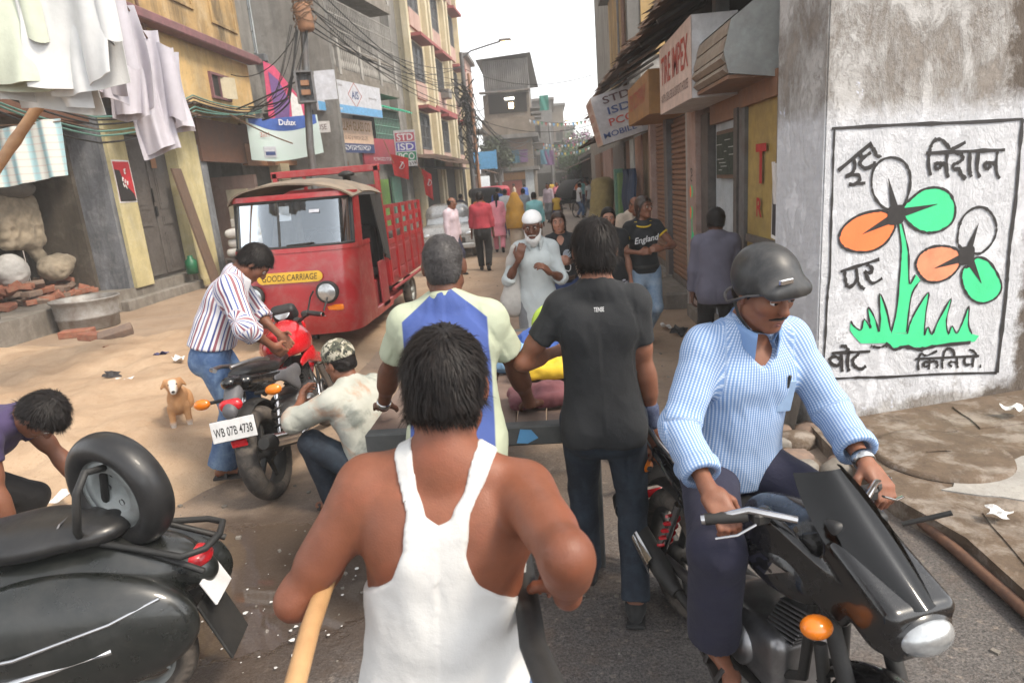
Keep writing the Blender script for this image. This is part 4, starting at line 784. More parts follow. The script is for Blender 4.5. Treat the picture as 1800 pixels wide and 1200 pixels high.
poster('red and black poster pasted on the yellow pillar by the carved door', fr((XL + .052, 13.16, 2.52), (0, 1, 0)), .52, .78, True, 2)
# ================================================================== right: mural corner and shops
def mural_wall_mat(name, front):
    t = NT(name); v = t.coord(); s = t.sep(v); vs_ = t.coord(scale=(1.5, 1.5, .8))
    white = t.mix(t.ramp(t.noise(v, 4, 5), .3, .7), (.36, .345, .33), (.52, .51, .50)); brown = t.mix(t.ramp(t.noise(v, 7, 6, .7), .3, .7), (.19, .165, .145), (.32, .29, .26)); grey = (.145, .12, .10)
    m = t.ramp(t.noise(vs_, 2.6, 9, .78, .3), .44, .58); c = t.mix(m, white, brown); c = t.mix(t.math('MULTIPLY', t.ramp(t.noise(v, 13, 7, .8, .3), .58, .68), .65), c, (.16, .13, .115))
    bare = t.ramp(t.math('ADD', s[0], t.math('MULTIPLY', t.noise(v, 3, 7, .7), .9)), 1.72, 1.80); c = t.mix(bare, c, grey)      # cement patch towards the far end of the wall
    fl = t.ramp(t.noise(v, 5.5, 6, .7, .4), .66, .68); c = t.mix(fl, c, (.60, .62, .70)); 
    if front:      # whitewashed field of the mural, brushed on with ragged edges
        w_ = t.math('ADD', t.math('MULTIPLY', s[0], .9674), t.math('MULTIPLY', s[1], .2531)); nz = t.math('MULTIPLY', t.math('SUBTRACT', t.noise(v, 5, 7, .75), .5), .35); z_ = t.math('ADD', s[2], nz)
        wm = t.math('MULTIPLY', t.math('MULTIPLY', t.ramp(z_, .14, .22), t.ramp(z_, 2.26, 2.12)), t.ramp(t.math('ADD', w_, nz), 1.70, 1.62)); vv = t.coord(scale=(.6, 1, 3.5)); wc = t.mix(t.ramp(t.noise(vv, 7, 5, .6), .3, .7), (.60, .61, .64), (.70, .71, .74)); wc = t.mix(t.math('MULTIPLY', t.ramp(t.noise(v, 3, 7, .75, .5), .60, .70), .6), wc, (.34, .32, .31)); c = t.mix(wm, c, wc)
    t.bump(t.math('ADD', t.math('MULTIPLY', m, -.8), t.noise(v, 16, 7, .75)), .7, .025); return t.fin(c, .93, 0., spec=.15)
mural_wall_mat('mural_plaster', False); mural_wall_mat('mural_front', True)
U_ = Vector((.9674, .2531, 0)); C0 = Vector((1.77, 4.40, 0))
mw = empty('mural_house', C0, 0, 'corner house with peeling plaster and a painted flower election mural', 'building'); mT = frame((0, 0, 0), U_, (0, 0, 1)); INV = Matrix.Translation(-C0)
MB(mT).box((4, 3.6, -.25), (8, 7.2, .5)).build('wall', 'mural_front', mw)
# street-side face of the corner, with a rounded arris
def corner_face(u, v):
    z = 7.2 * v; y = 1.18 * u; x = -.0 + .10 * u + .012 * math.sin(z * 5 + u * 4) + .01 * math.sin(z * 13); return Vector((x + .02, y - .004, z)) if u > 0 else Vector((.012, -.004, z))
MB().sheet(lambda u, v: corner_face(1 - u, v), 14, 60).build('side_face', 'mural_plaster', mw); MB().prism([(.03, .012), (.7, .187), (.7, 1.17), (.13, 1.17)], 7.2).build('pillar', 'mural_plaster', mw)
MB().sheet(lambda u, v: Vector((-.03 - .10 * v - .03 * math.sin(u * 9), 1.15 * (1 - u) + .0, .0)) + Vector((0, 0, .55 * (1 - v))) if True else None, 10, 5).build('plinth_face', 'concrete_dirty', mw)
def cr_(P, n=6, closed=False):
    P = [np.array(p, float) for p in P]; out = []; L = len(P)
    if L == 2 and not closed: return [P[0] + (P[1] - P[0]) * i / n for i in range(n + 1)]
    rng = range(L if closed else L - 1)
    for i in rng:
        p0, p1, p2, p3 = (P[(i - 1) % L], P[i], P[(i + 1) % L], P[(i + 2) % L]) if closed else (P[max(i - 1, 0)], P[i], P[i + 1], P[min(i + 2, L - 1)])
        for k in range(n): t_ = k / n; out.append(.5 * ((2 * p1) + (-p0 + p2) * t_ + (2 * p0 - 5 * p1 + 4 * p2 - p3) * t_ ** 2 + (-p0 + 3 * p1 - 3 * p2 + p3) * t_ ** 3))
    if not closed: out.append(P[-1])
    return out
def ribbon(mb, pts, w, z, closed=False, jit=.12, seed=0, taper=False):
    g = np.random.default_rng(seed); n = len(pts); v = []
    for i in range(n):
        a = pts[(i - 1) % n] if closed or i > 0 else pts[i]; b = pts[(i + 1) % n] if closed or i < n - 1 else pts[i]; d = b - a; d = d / (np.linalg.norm(d) + 1e-9); nn = np.array([-d[1], d[0]]); ww = w / 2 * (1 + g.normal(0, jit))
        if taper: ww = w / 2 * (1 - i / (n - 1)) + .15
        v += [(*(pts[i] + nn * ww) / 100, z), (*(pts[i] - nn * ww) / 100, z)]
    mb.add(v, [(2 * i, 2 * i + 1, (2 * i + 3) % (2 * n), (2 * i + 2) % (2 * n)) for i in range(n if closed else n - 1)])
MUR_S=[(2.2,[(5,208.8),(55.4,208.1),(110.9,206.4),(150.5,206)]),
(1.5,[(6.9,208.7),(6.9,190),(7.2,168.5),(7.2,149.4),(7.8,116.9),(7,106.8),(6.4,94.2),(6.3,73.4),(5.7,55.3)]),
(2.6,[(150,205.9),(150.5,179.9),(151.3,151.1),(150.4,121.6),(151,101.9),(151.6,87.9),(151.4,59.5),(151,27)]),
(1.8,[(10.4,42),(32.4,40),(56.7,37),(100.7,33.1),(151,27.2)]),
(2.3,[(10.9,182.6),(34.5,198.2)]),
(2.3,[(21.9,189.4),(22.8,184.4),(21.4,180.9),(16.3,178.6)]),
(2.3,[(16.3,178.6),(21.5,179),(25.9,178.6),(26.9,175.6),(22.9,172.9),(19.1,173.5)]),
(2.3,[(19.1,173.5),(24.9,173.3),(31.3,173.2)]),
(2.3,[(25.9,192.9),(27.7,188.5),(26.3,185.9),(30.7,182.5),(36.4,184.3),(37.3,186.5)]),
(2.3,[(27.7,188.7),(34.3,192.3)]),
(2.3,[(33.2,197.4),(36.9,193.2),(38.7,190),(42.4,189.1)]),
(2.3,[(75.8,188.9),(106.2,188),(138.1,186.8)]),
(2.3,[(80.9,174.2),(78.6,181.3),(78.5,188.6),(79.7,193.9),(82.7,197),(87.1,196.7),(91.8,193.1),(96,190.3),(106.1,194)]),
(2.3,[(92.6,188),(92.5,180.3),(93.6,174.6),(95.1,171.9)]),
(2.3,[(92.5,180.3),(87.4,181.7),(83.6,181.4),(85,178.2),(87.6,179),(88.2,181)]),
(2.3,[(98.7,187.6),(103.3,186.4),(105,183.5),(102.4,181.4),(98.1,179.9),(98.6,177.2),(102.9,176.7),(104.3,173.8),(108.7,169.8)]),
(2.3,[(110.2,187.3),(111.1,176.1),(113.1,170.9)]),
(2.3,[(117,187),(117.1,175.7),(120,170)]),
(2.3,[(132.4,186.7),(132.3,177.4),(133.6,171.7),(136.3,168.1)]),
(2.3,[(132.2,178.3),(127,179.3),(123,178.8),(124.5,175.5),(127,175.9),(127.3,178.5)]),
(2.3,[(15.7,116.7),(45.1,122)]),
(2.3,[(18.9,117.1),(19.7,111.3),(21.7,106),(25.6,106.3),(28.7,110.3),(27.8,117.2)]),
(2.3,[(27.5,118.7),(29,111.3),(30.9,105.7),(35,102.6)]),
(2.3,[(35.6,119.8),(39.7,116.4),(38.7,113.6),(34.2,115.1)]),
(2.3,[(34.2,115.1),(37.3,109.4),(41.4,106),(48.4,108.7)]),
(2.3,[(11.8,60.6),(42.2,57.8)]),
(2.3,[(19.1,58.6),(19.9,53.4),(16.1,51),(11.5,53.4),(10.8,57.1),(14.7,57.8),(19.3,54.7)]),
(2.3,[(19.2,59.6),(19.9,52.3),(20.6,45.8)]),
(2.3,[(25.2,59.6),(24.4,52.7),(25.9,45.5)]),
(2.3,[(24.8,59.9),(22.4,63.8),(18.2,64.8)]),
(2.3,[(33.3,58.3),(31.5,55.9),(28.8,54),(29.9,49.1),(35.5,45.8),(39.4,47.6)]),
(1.8,[(79.3,47.3),(133.7,42.4)]),
(1.8,[(82.8,47),(82,42.9),(82.9,38.5)]),
(1.8,[(82.5,47.1),(83.9,50.9),(88.6,48.6),(97.3,51)]),
(1.8,[(91.1,46.5),(91.6,41.6),(91.3,37.9)]),
(1.8,[(91.4,43.2),(87.2,44.1),(87.5,40.6),(91.6,41.1)]),
(1.8,[(91.4,43.2),(96.2,43.5),(98.8,40.6),(97.8,38.1)]),
(1.8,[(102.6,44.9),(102.4,40.2),(103.4,36.8)]),
(1.8,[(102.6,44.9),(103.9,50.4),(107.3,51.6),(111.2,48.6),(112.2,44.7)]),
(1.8,[(114.7,43.9),(115.3,38.4),(116.2,35.6)]),
(1.8,[(115.1,40.1),(109.6,41.1),(108.5,39.3),(111.1,37.4)]),
(1.8,[(122,43.4),(121.2,39.8),(123.3,37.1),(128.4,37.2)]),
(1.8,[(128.8,43.1),(129.2,34.4)]),
(1.8,[(131.8,43),(128.4,46.7),(124.5,48.5)]),
(1.8,[(135.7,35.7),(135.4,33)])]
MUR_P=[('',[(48.5,155),(40.6,161.3),(36.3,169.9),(36.6,180.7),(42.1,186.6),(50.5,188),(59.3,184.5),(64.5,176.8),(65.2,167.6),(62.7,158.5),(58.8,155.5)]),
('paint_orange',[(48.7,153.1),(38.8,154.5),(26.1,152.3),(16.8,146.6),(13.5,139.5),(16.4,133.4),(25.3,129.2),(38.3,128.1),(49,132.3),(55,140.3),(55.2,145.1)]),
('paint_green',[(61.1,154.9),(67.7,160.9),(76.1,165.6),(87.2,165.8),(96.8,161.3),(102.3,151.4),(100.8,141.9),(92.2,136.9),(80.9,136.5),(70.5,140.8),(62.7,148.2)]),
('',[(108.2,124.7),(106.5,135.6),(109.1,144.1),(116,149.3),(125.2,149.6),(133.1,143.9),(137.7,134.7),(136.1,126),(129.8,119.6),(122.9,118.1)]),
('paint_salmon',[(107.4,121.8),(97.8,125.7),(86.3,126.3),(77.6,122.8),(74.2,116.3),(76.4,110.2),(82.6,103.6),(92,101.3),(102.3,103.5),(109.2,109.7),(109.9,114.7)]),
('paint_green',[(123.2,115.3),(133,112.3),(141.2,103.4),(147.1,92.5),(143.5,84.7),(133,81.7),(123,85.4),(115.5,93.9),(112.2,103.4),(113.6,109.3),(117.4,109.9)])]
MUR_STEM=[(58.2,145.3),(61.5,130.2),(62,120.5),(61.9,107.8),(61.3,84.9),(58.5,68.9),(70.7,67.4),(71.3,81.7),(73,95.6),(78.9,104),(75.1,108.5),(70.4,102.7),(68.1,121.8),(66.3,129.7),(61.3,144.5)]
MUR_GRASS=[(25.4,81.6),(28.1,77.8),(33.9,74.2),(35.9,81.6),(41.1,74.6),(39.5,82.4),(38.5,89.7),(44,81.9),(48.1,71.2),(48.7,80.3),(46.9,98.3),(53.3,85.8),(58.1,69),(70.7,66.9),(73.5,75.3),(78.5,84.9),(86.3,94.6),(85.3,80),(85.5,64),(87.9,69.9),(91.9,63.9),(96.8,74.5),(105.4,88.4),(102.9,72.8),(105.7,62.5),(108.1,68),(112.9,62),(117.3,71),(120.8,81),(121.9,67.4),(125.7,60),(132,57.7),(128.8,53.8),(110.6,55.1),(92.8,54.2),(75,56.5),(63.4,56.4),(55,62.2),(44.6,63.3),(34.4,64.6),(28.5,70.6),(25.3,75.1)]
MUR_GL=[[(25.4,81.6),(28.1,77.8),(33.9,74.2),(35.9,81.6),(41.1,74.6)],[(41.7,74.6),(39.5,82.4),(38.5,89.7),(44,81.9),(48.1,71.2)],[(48.7,71.2),(48.7,80.3),(46.9,98.3),(53.3,85.8),(57.5,71.1)],[(71.3,66.8),(73.5,75.3),(78.5,84.9),(86.3,94.6),(85.3,80),(85.5,64),(87.9,69.9),(91.9,63.9),(96.8,74.5),(105.4,88.4),(102.9,72.8),(105.7,62.5),(108.1,68),(112.9,62),(117.3,71),(120.8,81),(121.9,67.4),(125.7,60)],[(58.2,145.3),(61.5,130.2),(62,120.5),(61.9,107.8),(61.3,84.9),(58.4,70)],[(61.1,144.5),(66.3,129.7),(68.1,121.8),(70.2,102.7),(74.3,108.2)],[(78.9,104),(73,95.6),(71.3,81.7),(70.8,68.4)]]
MUR_GND=[(42.5,61.7),(49.4,59.6),(56.2,60.8),(61.1,56.7),(70.3,57.6),(82.2,54),(96.3,54.8),(125.2,53.7)]
MUR_SPK=[[(55.9,150.6),(48.4,174.8)],[(56,149.7),(31.1,140.2)],[(56.4,151.1),(87.7,155)],[(114.8,117.6),(122.3,139.1)],[(113.7,116.8),(89.4,111.3)],[(116.7,116),(129.5,96.5)]]
MUR_C=[(55.9,150.6),(114.8,117.6)]

def mfill(pts, mat, z, n=5, smooth=True):
    p = cr_(pts, n, True) if smooth else [np.array(q) for q in pts]; v = [Vector((q[0] / 100, q[1] / 100, z)) for q in p]; return MB(mT).add(v, [tuple(range(len(v)))]).build('painted_patch', mat, mw)
for i, (m_, p_) in enumerate(MUR_P):
    if m_: mfill(p_, m_, .0052)
    mb = MB(mT); ribbon(mb, cr_(p_, 6, True), 1.7, .0066, True, .2, i); mb.build('painted_outline', 'paint_black', mw)
mfill(MUR_STEM, 'paint_green', .0046, 1, False); mfill(MUR_GRASS, 'paint_green', .0049, 1, False)
for i, p_ in enumerate(MUR_GL): mb = MB(mT); ribbon(mb, cr_(p_, 4), 1.1, .0060, False, .25, i + 20); mb.build('painted_outline', 'paint_black', mw)
mb = MB(mT); ribbon(mb, cr_(MUR_GND, 5), 2.2, .0060, False, .35, 3); mb.build('painted_outline', 'paint_black', mw)
for p_ in MUR_SPK: mb = MB(mT); ribbon(mb, cr_(p_, 8), 6.5, .0073, False, 0, 1, True); mb.build('painted_vein', 'paint_black', mw)
for x, y in MUR_C: mfill([(x + 6.5 * (1 + .2 * (i % 2)) * math.cos(i * .785), y + 6.5 * (1 + .2 * (i % 2)) * math.sin(i * .785)) for i in range(8)], 'paint_black', .0079)
for i, (w_, p_) in enumerate(MUR_S): mb = MB(mT); ribbon(mb, cr_(p_, 5), w_, .0060 + .0006 * (i % 3), False, .22, i + 40); mb.build('lettering', 'paint_black', mw)
# faded blue lettering high on the side of the corner
for i, (s_, z_, w_) in enumerate((('THE', 2.82, .16), ('TRADI', 2.70, .28), ('ELECTRONI', 2.40, .40), ('NEX', 2.27, .18))): text_mesh(s_, fr((.055 if i else .06, .62, z_), (0, -1, 0)), 'faded_blue' if 'faded_blue' in MATS else M('faded_blue', (.22, .25, .38), .9, col2=(.5, .48, .48), scale=25, var=.6), mw, w=w_, extr=-.0)
# torn posters on the corner
def torn_poster(label, T, red=True):
    r_ = empty('poster', T.translation, 0, label, 'poster'); T2 = Matrix.Translation(-T.translation) @ T
    M('poster_red', (.48, .02, .03), .6); M('poster_white', (.72, .71, .70), .7); M('poster_black', (.05, .045, .05), .6)
    if red:
        MB(T2).prism([(-.23, -.3), (.22, -.34), (.20, .05), (.10, .28), (-.21, .30)], .004, z0=.004).build('paper', 'poster_white', r_); MB(T2).prism([(-.21, -.27), (.2, -.31), (.18, .0), (-.1, .1), (-.2, .27)], .001, z0=.009).build('print', 'poster_black', r_); MB(T2).prism([(-.04, -.28), (.1, -.3), (.14, -.02), (.02, .16), (-.08, .02)], .001, z0=.0105).build('print_patch', 'poster_red', r_)
        MB(T2).sheet(lambda u, v: (-.12 + .30 * u * (1 - .4 * v), -.02 + .33 * v, .03 + .05 * math.sin(v * 2.4) * u + .02 * v), 8, 8, True, .002).build('torn_flap', 'poster_white', r_)
        mb = MB(T2); mb.tube([(-.0 + .05 * math.cos(a), -.12 + .07 * math.sin(a * 1.4), .0135) for a in np.linspace(0, 5, 12)], .01, 5, flat=.2); mb.build('print_letters', 'poster_white', r_)
    else:
        MB(T2).prism([(-.2, -.12), (.17, -.16), (.2, .1), (-.18, .14)], .004, z0=.003).build('paper', 'poster_white', r_); M('poster_green', (.10, .30, .17), .7)
        for k, (yy, mm) in enumerate(((.07, 'paint_salmon'), (.02, 'poster_green'), (-.06, 'paint_salmon'), (-.1, 'poster_green'))): MB(T2).box((0, yy, .0085), (.3 - .03 * k, .022, .001)).build('print_line', mm, r_)
    return r_
torn_poster('torn red and black poster with a hanging white flap on the corner', fr((1.84, 5.32, 1.60), (0, -1, 0))); torn_poster('small torn election handbill in green and orange on the corner', fr((1.82, 5.02, 1.32), (0, -1, 0)), False)
# ---- row of shops
sh = empty('shop_row', (2.4, 9, 0), 0, 'row of shabby shops with roller shutters under rusty tin awnings', 'building'); SI = Matrix.Translation((-2.4, -9, 0))
def S(o): o.parent = sh; o.matrix_parent_inverse = SI; return o
XR = 1.88
plaster('shop_wall_pink', (.42, .30, .26), (.15, .11, .09), (.5, .42, .38), 1.5, .4); M('door_mustard', (.38, .27, .08), .55, dirt=(.2, .14, .06), dscale=4); M('door_brownlow', (.16, .10, .065), .6, dirt=(.25, .18, .12)); M('chalkboard', (.018, .03, .022), .8, dirt=(.1, .12, .1), damt=.4, dscale=14); M('chalk', (.5, .52, .5), .9)
S(wb('back_wall', 'plaster_blue_white', 3.2, 3.4, 5.5, 9.0, 0, 4)); S(wb('partition', 'plaster_blue_white', XR + .1, 3.2, 7.95, 8.1, 0, 4)); S(wb('partition', 'plaster_blue_white', 2.0, 3.2, 6.62, 6.70, 0, 2.5)); S(wb('step', 'concrete_dirty', XR - .12, 3.2, 5.55, 8.6, -.05, .16))
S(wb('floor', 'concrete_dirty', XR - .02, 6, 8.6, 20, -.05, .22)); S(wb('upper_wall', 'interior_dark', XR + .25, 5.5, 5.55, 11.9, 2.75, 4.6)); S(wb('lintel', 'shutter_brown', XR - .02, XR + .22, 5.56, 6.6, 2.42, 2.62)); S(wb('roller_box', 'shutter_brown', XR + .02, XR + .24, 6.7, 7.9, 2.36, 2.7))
# yellow door with red letters
S(MB(fr((XR + .06, 6.03, 1.28), (0, -1, 0))).box((0, 0, 0), (.92, 2.3, .05)).build('door', 'door_mustard')); S(MB(fr((XR + .06, 6.03, .6), (0, -1, 0))).box((0, 0, .03), (.8, .9, .02), .006).build('door_panel', 'door_brownlow')); S(MB(fr((XR + .06, 6.03, 1.22), (0, -1, 0))).box((0, 0, .035), (.84, .07, .03)).build('door_rail', 'shutter_grey'))
dT2 = fr((XR + .03, 6.03, 1.9), (0, -1, 0)); S(text_mesh('T', dT2, 'paint_red', None, h=.34, bold=.03, extr=.02)); S(text_mesh('R', fr((XR + .03, 6.06, 1.52), (0, -1, 0)), 'paint_red', None, h=.17, w=.15, bold=.02, extr=.02))
for y0, y1, m_ in ((5.52, 5.6, 'shutter_grey'), (6.48, 6.66, 'iron_grey'), (6.74, 6.86, 'wood_dark')): S(wb('door_frame', m_, XR, XR + .18, y0, y1, .12, 2.44))
# blackboard, pillars
S(MB(fr((XR + .06, 7.25, 2.02), (0, -1, 0))).box((0, 0, 0), (.82, .50, .05)).build('blackboard_frame', 'board_brown')); S(MB(fr((XR + .03, 7.25, 2.02), (0, -1, 0))).box((0, 0, 0), (.72, .42, .012)).build('blackboard', 'chalkboard')); S(wb('white_panel', 'plaster_blue_white', XR + .09, XR + .15, 6.86, 7.9, .16, 2.36))
g_ = np.random.default_rng(9)
for k in range(9): S(MB(fr((XR + .022, 7.0 + .5 * g_.random(), 1.86 + .038 * k), (0, -1, 0))).box((0, 0, .002), (.08 + .2 * g_.random(), .007, .001)).build('chalk_line', 'chalk'))
S(wb('pillar', 'shop_wall_pink', XR - .06, XR + .2, 8.28, 8.75, -.02, 2.6)); S(wb('pillar', 'concrete_pale', XR - .03, XR + .2, 8.76, 9.0, -.02, 2.7)); S(wb('door_post', 'wood_dark', XR, XR + .15, 7.92, 8.26, .1, 2.5))
pT = fr((XR - .062, 8.5, 0), (0, -1, 0))
for z_, m_ in ((1.62, 'paint_orange'), (1.36, 'paint_orange')):
    S(MB(pT @ Matrix.Translation((.0, z_, 0))).lathe([(.0001, .002), (.06, .002)], n=14, sq=1.3).build('painted_petal', 'paint_green')); S(MB(pT @ Matrix.Translation((-.06, z_ - .01, 0))).lathe([(.0001, .003), (.055, .003)], n=14, sq=1.4).build('painted_petal', m_))
S(MB(pT).prism([(-.06, .98), (.12, .92), (.08, 1.1), (.02, 1.12), (.0, 1.34), (-.03, 1.34), (-.02, 1.1)], .003).build('painted_leaf', 'paint_green'))
for k, z_ in enumerate((1.86, 1.78, .84, .72, .6)): mb = MB(pT @ Matrix.Translation((.0, z_, .002))); mb.tube([(.05 * math.cos(a * 1.3), .035 * math.sin(a + k), 0) for a in np.linspace(0, 4, 9)], .009, 5, flat=.2); S(mb.build('painted_letter', 'paint_black'))
def shutter(y0, y1, z0, z1, x, mat='shutter_brown'):
    r_ = S(wb('shutter', mat, x + .02, x + .04, y0, y1, z0, z1)); n = int((z1 - z0) / .075); w = y1 - y0; sl_ = MB(); sl_.box((0, 0, 0), (.03, w - .02, .062), .011); me = None
    for i in range(n):
        if me is None: o = sl_.build('slat', mat, r_); me = o.data
        else: o = bpy.data.objects.new('slat', me); COL.objects.link(o); o.parent = r_
        o.location = (x, (y0 + y1) / 2, z0 + .0375 + i * .075)
    o = wb('bottom_bar', 'shutter_grey', x - .02, x + .02, y0, y1, z0 - .1, z0, r_); return r_
shutter(9.02, 10.42, .32, 2.62, XR + .06); shutter(10.72, 12.1, .36, 2.72, XR + .10); S(wb('pillar', 'iron_grey', XR - .02, XR + .2, 10.44, 10.70, 0, 2.8)); S(wb('pillar', 'shop_wall_pink', XR, XR + .2, 12.12, 12.35, 0, 2.8)); S(wb('wall', 'plaster_blue_white', XR + .15, 2.4, 12.35, 15.5, 0, 3)); S(wb('threshold', 'concrete_dirty', XR - .35, XR + .05, 9.0, 10.4, -.02, .24, bev=.03)); S(wb('threshold', 'concrete_dirty', XR - .1, XR + .05, 10.4, 12.2, -.02, .28, bev=.03))
for y0, y1, m_ in ((12.5, 13.4, 'interior_beige'), (13.6, 14.6, 'plaster_pink'), (14.8, 15.5, 'plaster_blue_white')): S(wb('shop_front', m_, XR + .05, XR + .16, y0, y1, .2, 2.6))
S(wb('wall', 'concrete_pale', 2.3, 6, 15.6, 34, 0, 3.6))
for y0, y1, m_ in ((16.2, 18.5, 'shutter_brown'), (19, 22, 'shutter_grey'), (22.6, 26, 'plaster_pink'), (27, 30, 'shutter_brown')): S(wb('shop_front', m_, 2.2, 2.32, y0, y1, .2, 2.7))
# blue jeans hung up for sale, green stall posts
cloth('jeans_blue', (.018, .035, .085), .3, .3); cloth('jeans_blue2', (.025, .05, .11), .3, .3)
for i, (y, m_) in enumerate(((13.1, 'jeans_blue2'), (14.1, 'jeans_blue'))):
    o = MB().sheet(lambda u, v: (.03 * math.sin(u * 11 + v * 3) + .02 * math.sin(v * 9), (u - .5) * .62, 1.15 * v), 10, 10, True, .05).build('hung_jeans', m_); o.location = (1.68, y, .82); tag(o, ('dark blue jeans hung up nearer the roller shutter', 'dark blue jeans hung up beside the green stall post')[i], 'jeans', 'jeans hung for sale')
M('stall_green', (.12, .30, .22), .6, dirt=(.2, .22, .2), dscale=6); M('stall_green2', (.08, .24, .07), .6, dirt=(.2, .18, .1))
for i, (x, y, m_, h_) in enumerate(((1.85, 17.3, 'stall_green', 2.0), (1.72, 15.2, 'stall_green2', 1.9))): o = MB().box((0, 0, h_ / 2), (.22, .35, h_), .01).box((.12, .2, h_ / 2), (.1, .5, h_ - .1), .01).build('stall_post', m_); o.location = (x, y, 0); tag(o, ('pale green wooden stall post beside the jute sack', 'dark green wooden shutter board beside the hung jeans')[i], 'post')
draped('jute_sack', 'jute', 'tall full jute sack standing on the roadside by the green post', 'sack', [rc((0, 0, .35), (.12, .1, 1.35), .36, .34), bx((0, 0, .25), (.4, .36, .28), .15), el((.3, .1, 1.5), (.12, .12, .14)), el((-.1, .1, 1.5), (.12, .12, .14))], .04, .12, .03, 14, (1.55, 20.0, .12))
o = MB().box((0, 0, .06), (1.5, 3.2, .12), .03).build('stone_ledge', 'concrete_dirty'); o.location = (1.75, 19.5, 0); tag(o, 'low stone ledge under the jute sack', 'ledge')
# tin awnings
for i in range(9):
    y = 6.2 + i * 1.06; S(corr('tin_sheet', 'tin_rust', None, (2.25, y, 4.05 + .03 * (i % 2) + .02 * i), (0, 1.12, .0), (-1.05, .0, -.55 - .03 * (i % 3)), 10, .022, .02, .05, i + 30))
for i in range(3): S(corr('tin_sheet', 'tin_rust', None, (2.3, 12.8 + i * 1.1, 3.62 + .03 * i), (0, 1.15, 0), (-1.15, .1, -.42), 9, .03, .03, .08, i + 50))
for i in range(4): S(corr('tin_sheet', 'tin_rust', None, (2.3, 15.8 + i * 1.2, 3.22), (0, 1.25, 0), (-1.05, .1, -.45), 9, .03, .04, .12, i + 60))
for i in range(7): S(MB().tube([(2.3, 6.4 + i * 1.3, 3.98), (1.3, 6.4 + i * 1.3, 3.46)], .03, 6).build('rafter', 'wood_dark'))
# sign boxes
M('sign_white', (.66, .66, .67), .55, dirt=(.4, .36, .33), damt=.5, dscale=2); M('sign_pinkish', (.62, .48, .42), .6, dirt=(.42, .33, .28), damt=.5, dscale=3); M('sign_grey', (.42, .41, .42), .6, dirt=(.3, .25, .22), damt=.5); M('sign_ochre', (.34, .17, .05), .6, dirt=(.2, .1, .05)); M('letter_red', (.40, .05, .03), .6); M('letter_dark', (.10, .05, .05), .6); M('letter_blue', (.04, .07, .20), .6); M('letter_fadedred', (.5, .2, .15), .7)
sb = empty('sign_box', (1.65, 7.6, 2.9), 0, 'large white box sign with tall red capitals over the shop', 'sign'); SBI = Matrix.Translation((-1.65, -7.6, -2.9))
def SB(o, r=None, i=None): o.parent = r or sb; o.matrix_parent_inverse = i or SBI; return o
SB(wb('cabinet', 'sign_white', 1.45, XR + .0, 6.72, 8.46, 2.56, 3.30)); SB(MB(fr((1.448, 7.59, 2.93), (0, -1, 0))).box((0, 0, 0), (1.74, .735, .01)).build('face', 'sign_pinkish')); fT = fr((1.44, 7.59, 3.02), (0, -1, 0)); SB(text_mesh('TIRE IMPEX', fT, 'letter_red', None, w=1.5, h=.30, bold=.012)); SB(text_mesh('AUTH. DEALERS & EXPORT HOUSE', fr((1.44, 7.59, 2.72), (0, -1, 0)), 'letter_dark', None, w=1.5, h=.09))
sp_ = empty('phone_sign', (1.4, 12, 2.8), 0, 'tilted box sign reading STD ISD PCO MOBILE under the awning', 'sign'); rr_ = Matrix.Translation((1.62, 13.2, 3.0)) @ Matrix.Rotation(R(-14), 4, 'Y')
def SP(o): o.parent = sp_; o.matrix_parent_inverse = Matrix.Translation((-1.4, -12, -2.8)); return o
SP(MB(rr_).box((0, 0, 0), (1.3, 1.3, .86)).build('cabinet', 'sign_grey')); SP(MB(rr_).box((-.652, 0, 0), (.01, 1.28, .84)).build('face', 'sign_pinkish')); q_ = rr_ @ Matrix.Translation((0, -.655, 0)) @ Matrix.Rotation(R(90), 4, 'X')
for i, (s_, m_, w_) in enumerate((('STD', 'letter_dark', .5), ('ISD', 'letter_blue', .42), ('PCO', 'letter_red', .48), ('MOBILE TEX', 'letter_blue', 1.0))): SP(text_mesh(s_, q_ @ Matrix.Translation((-.2 + (.1 if i == 3 else 0), .31 - .2 * i, 0)), m_, None, w=w_, h=.13 if i < 3 else .10, bold=.01))
q2_ = rr_ @ Matrix.Translation((-.66, 0, 0)) @ Matrix.Rotation(R(-90), 4, 'Z') @ Matrix.Rotation(R(90), 4, 'X')
for i, s_ in enumerate(('STEP', 'ISD', 'PHONE', 'XEROX COPY')): SP(text_mesh(s_, q2_ @ Matrix.Translation((0, .3 - .2 * i, 0)), 'letter_fadedred', None, w=.85, h=.13))
ys_ = empty('shop_sign', (1.6, 10, 2.8), 0, 'ochre painted box sign between the two white signs', 'sign'); o = wb('cabinet', 'sign_ochre', 1.42, XR + .1, 9.2, 11.4, 2.64, 3.2); o.parent = ys_; o.matrix_parent_inverse = Matrix.Translation((-1.6, -10, -2.8)); o = text_mesh('TEX COMPANY', fr((1.414, 10.3, 2.95), (0, -1, 0)), 'letter_red', None, w=1.7, h=.24); o.parent = ys_; o.matrix_parent_inverse = Matrix.Translation((-1.6, -10, -2.8))
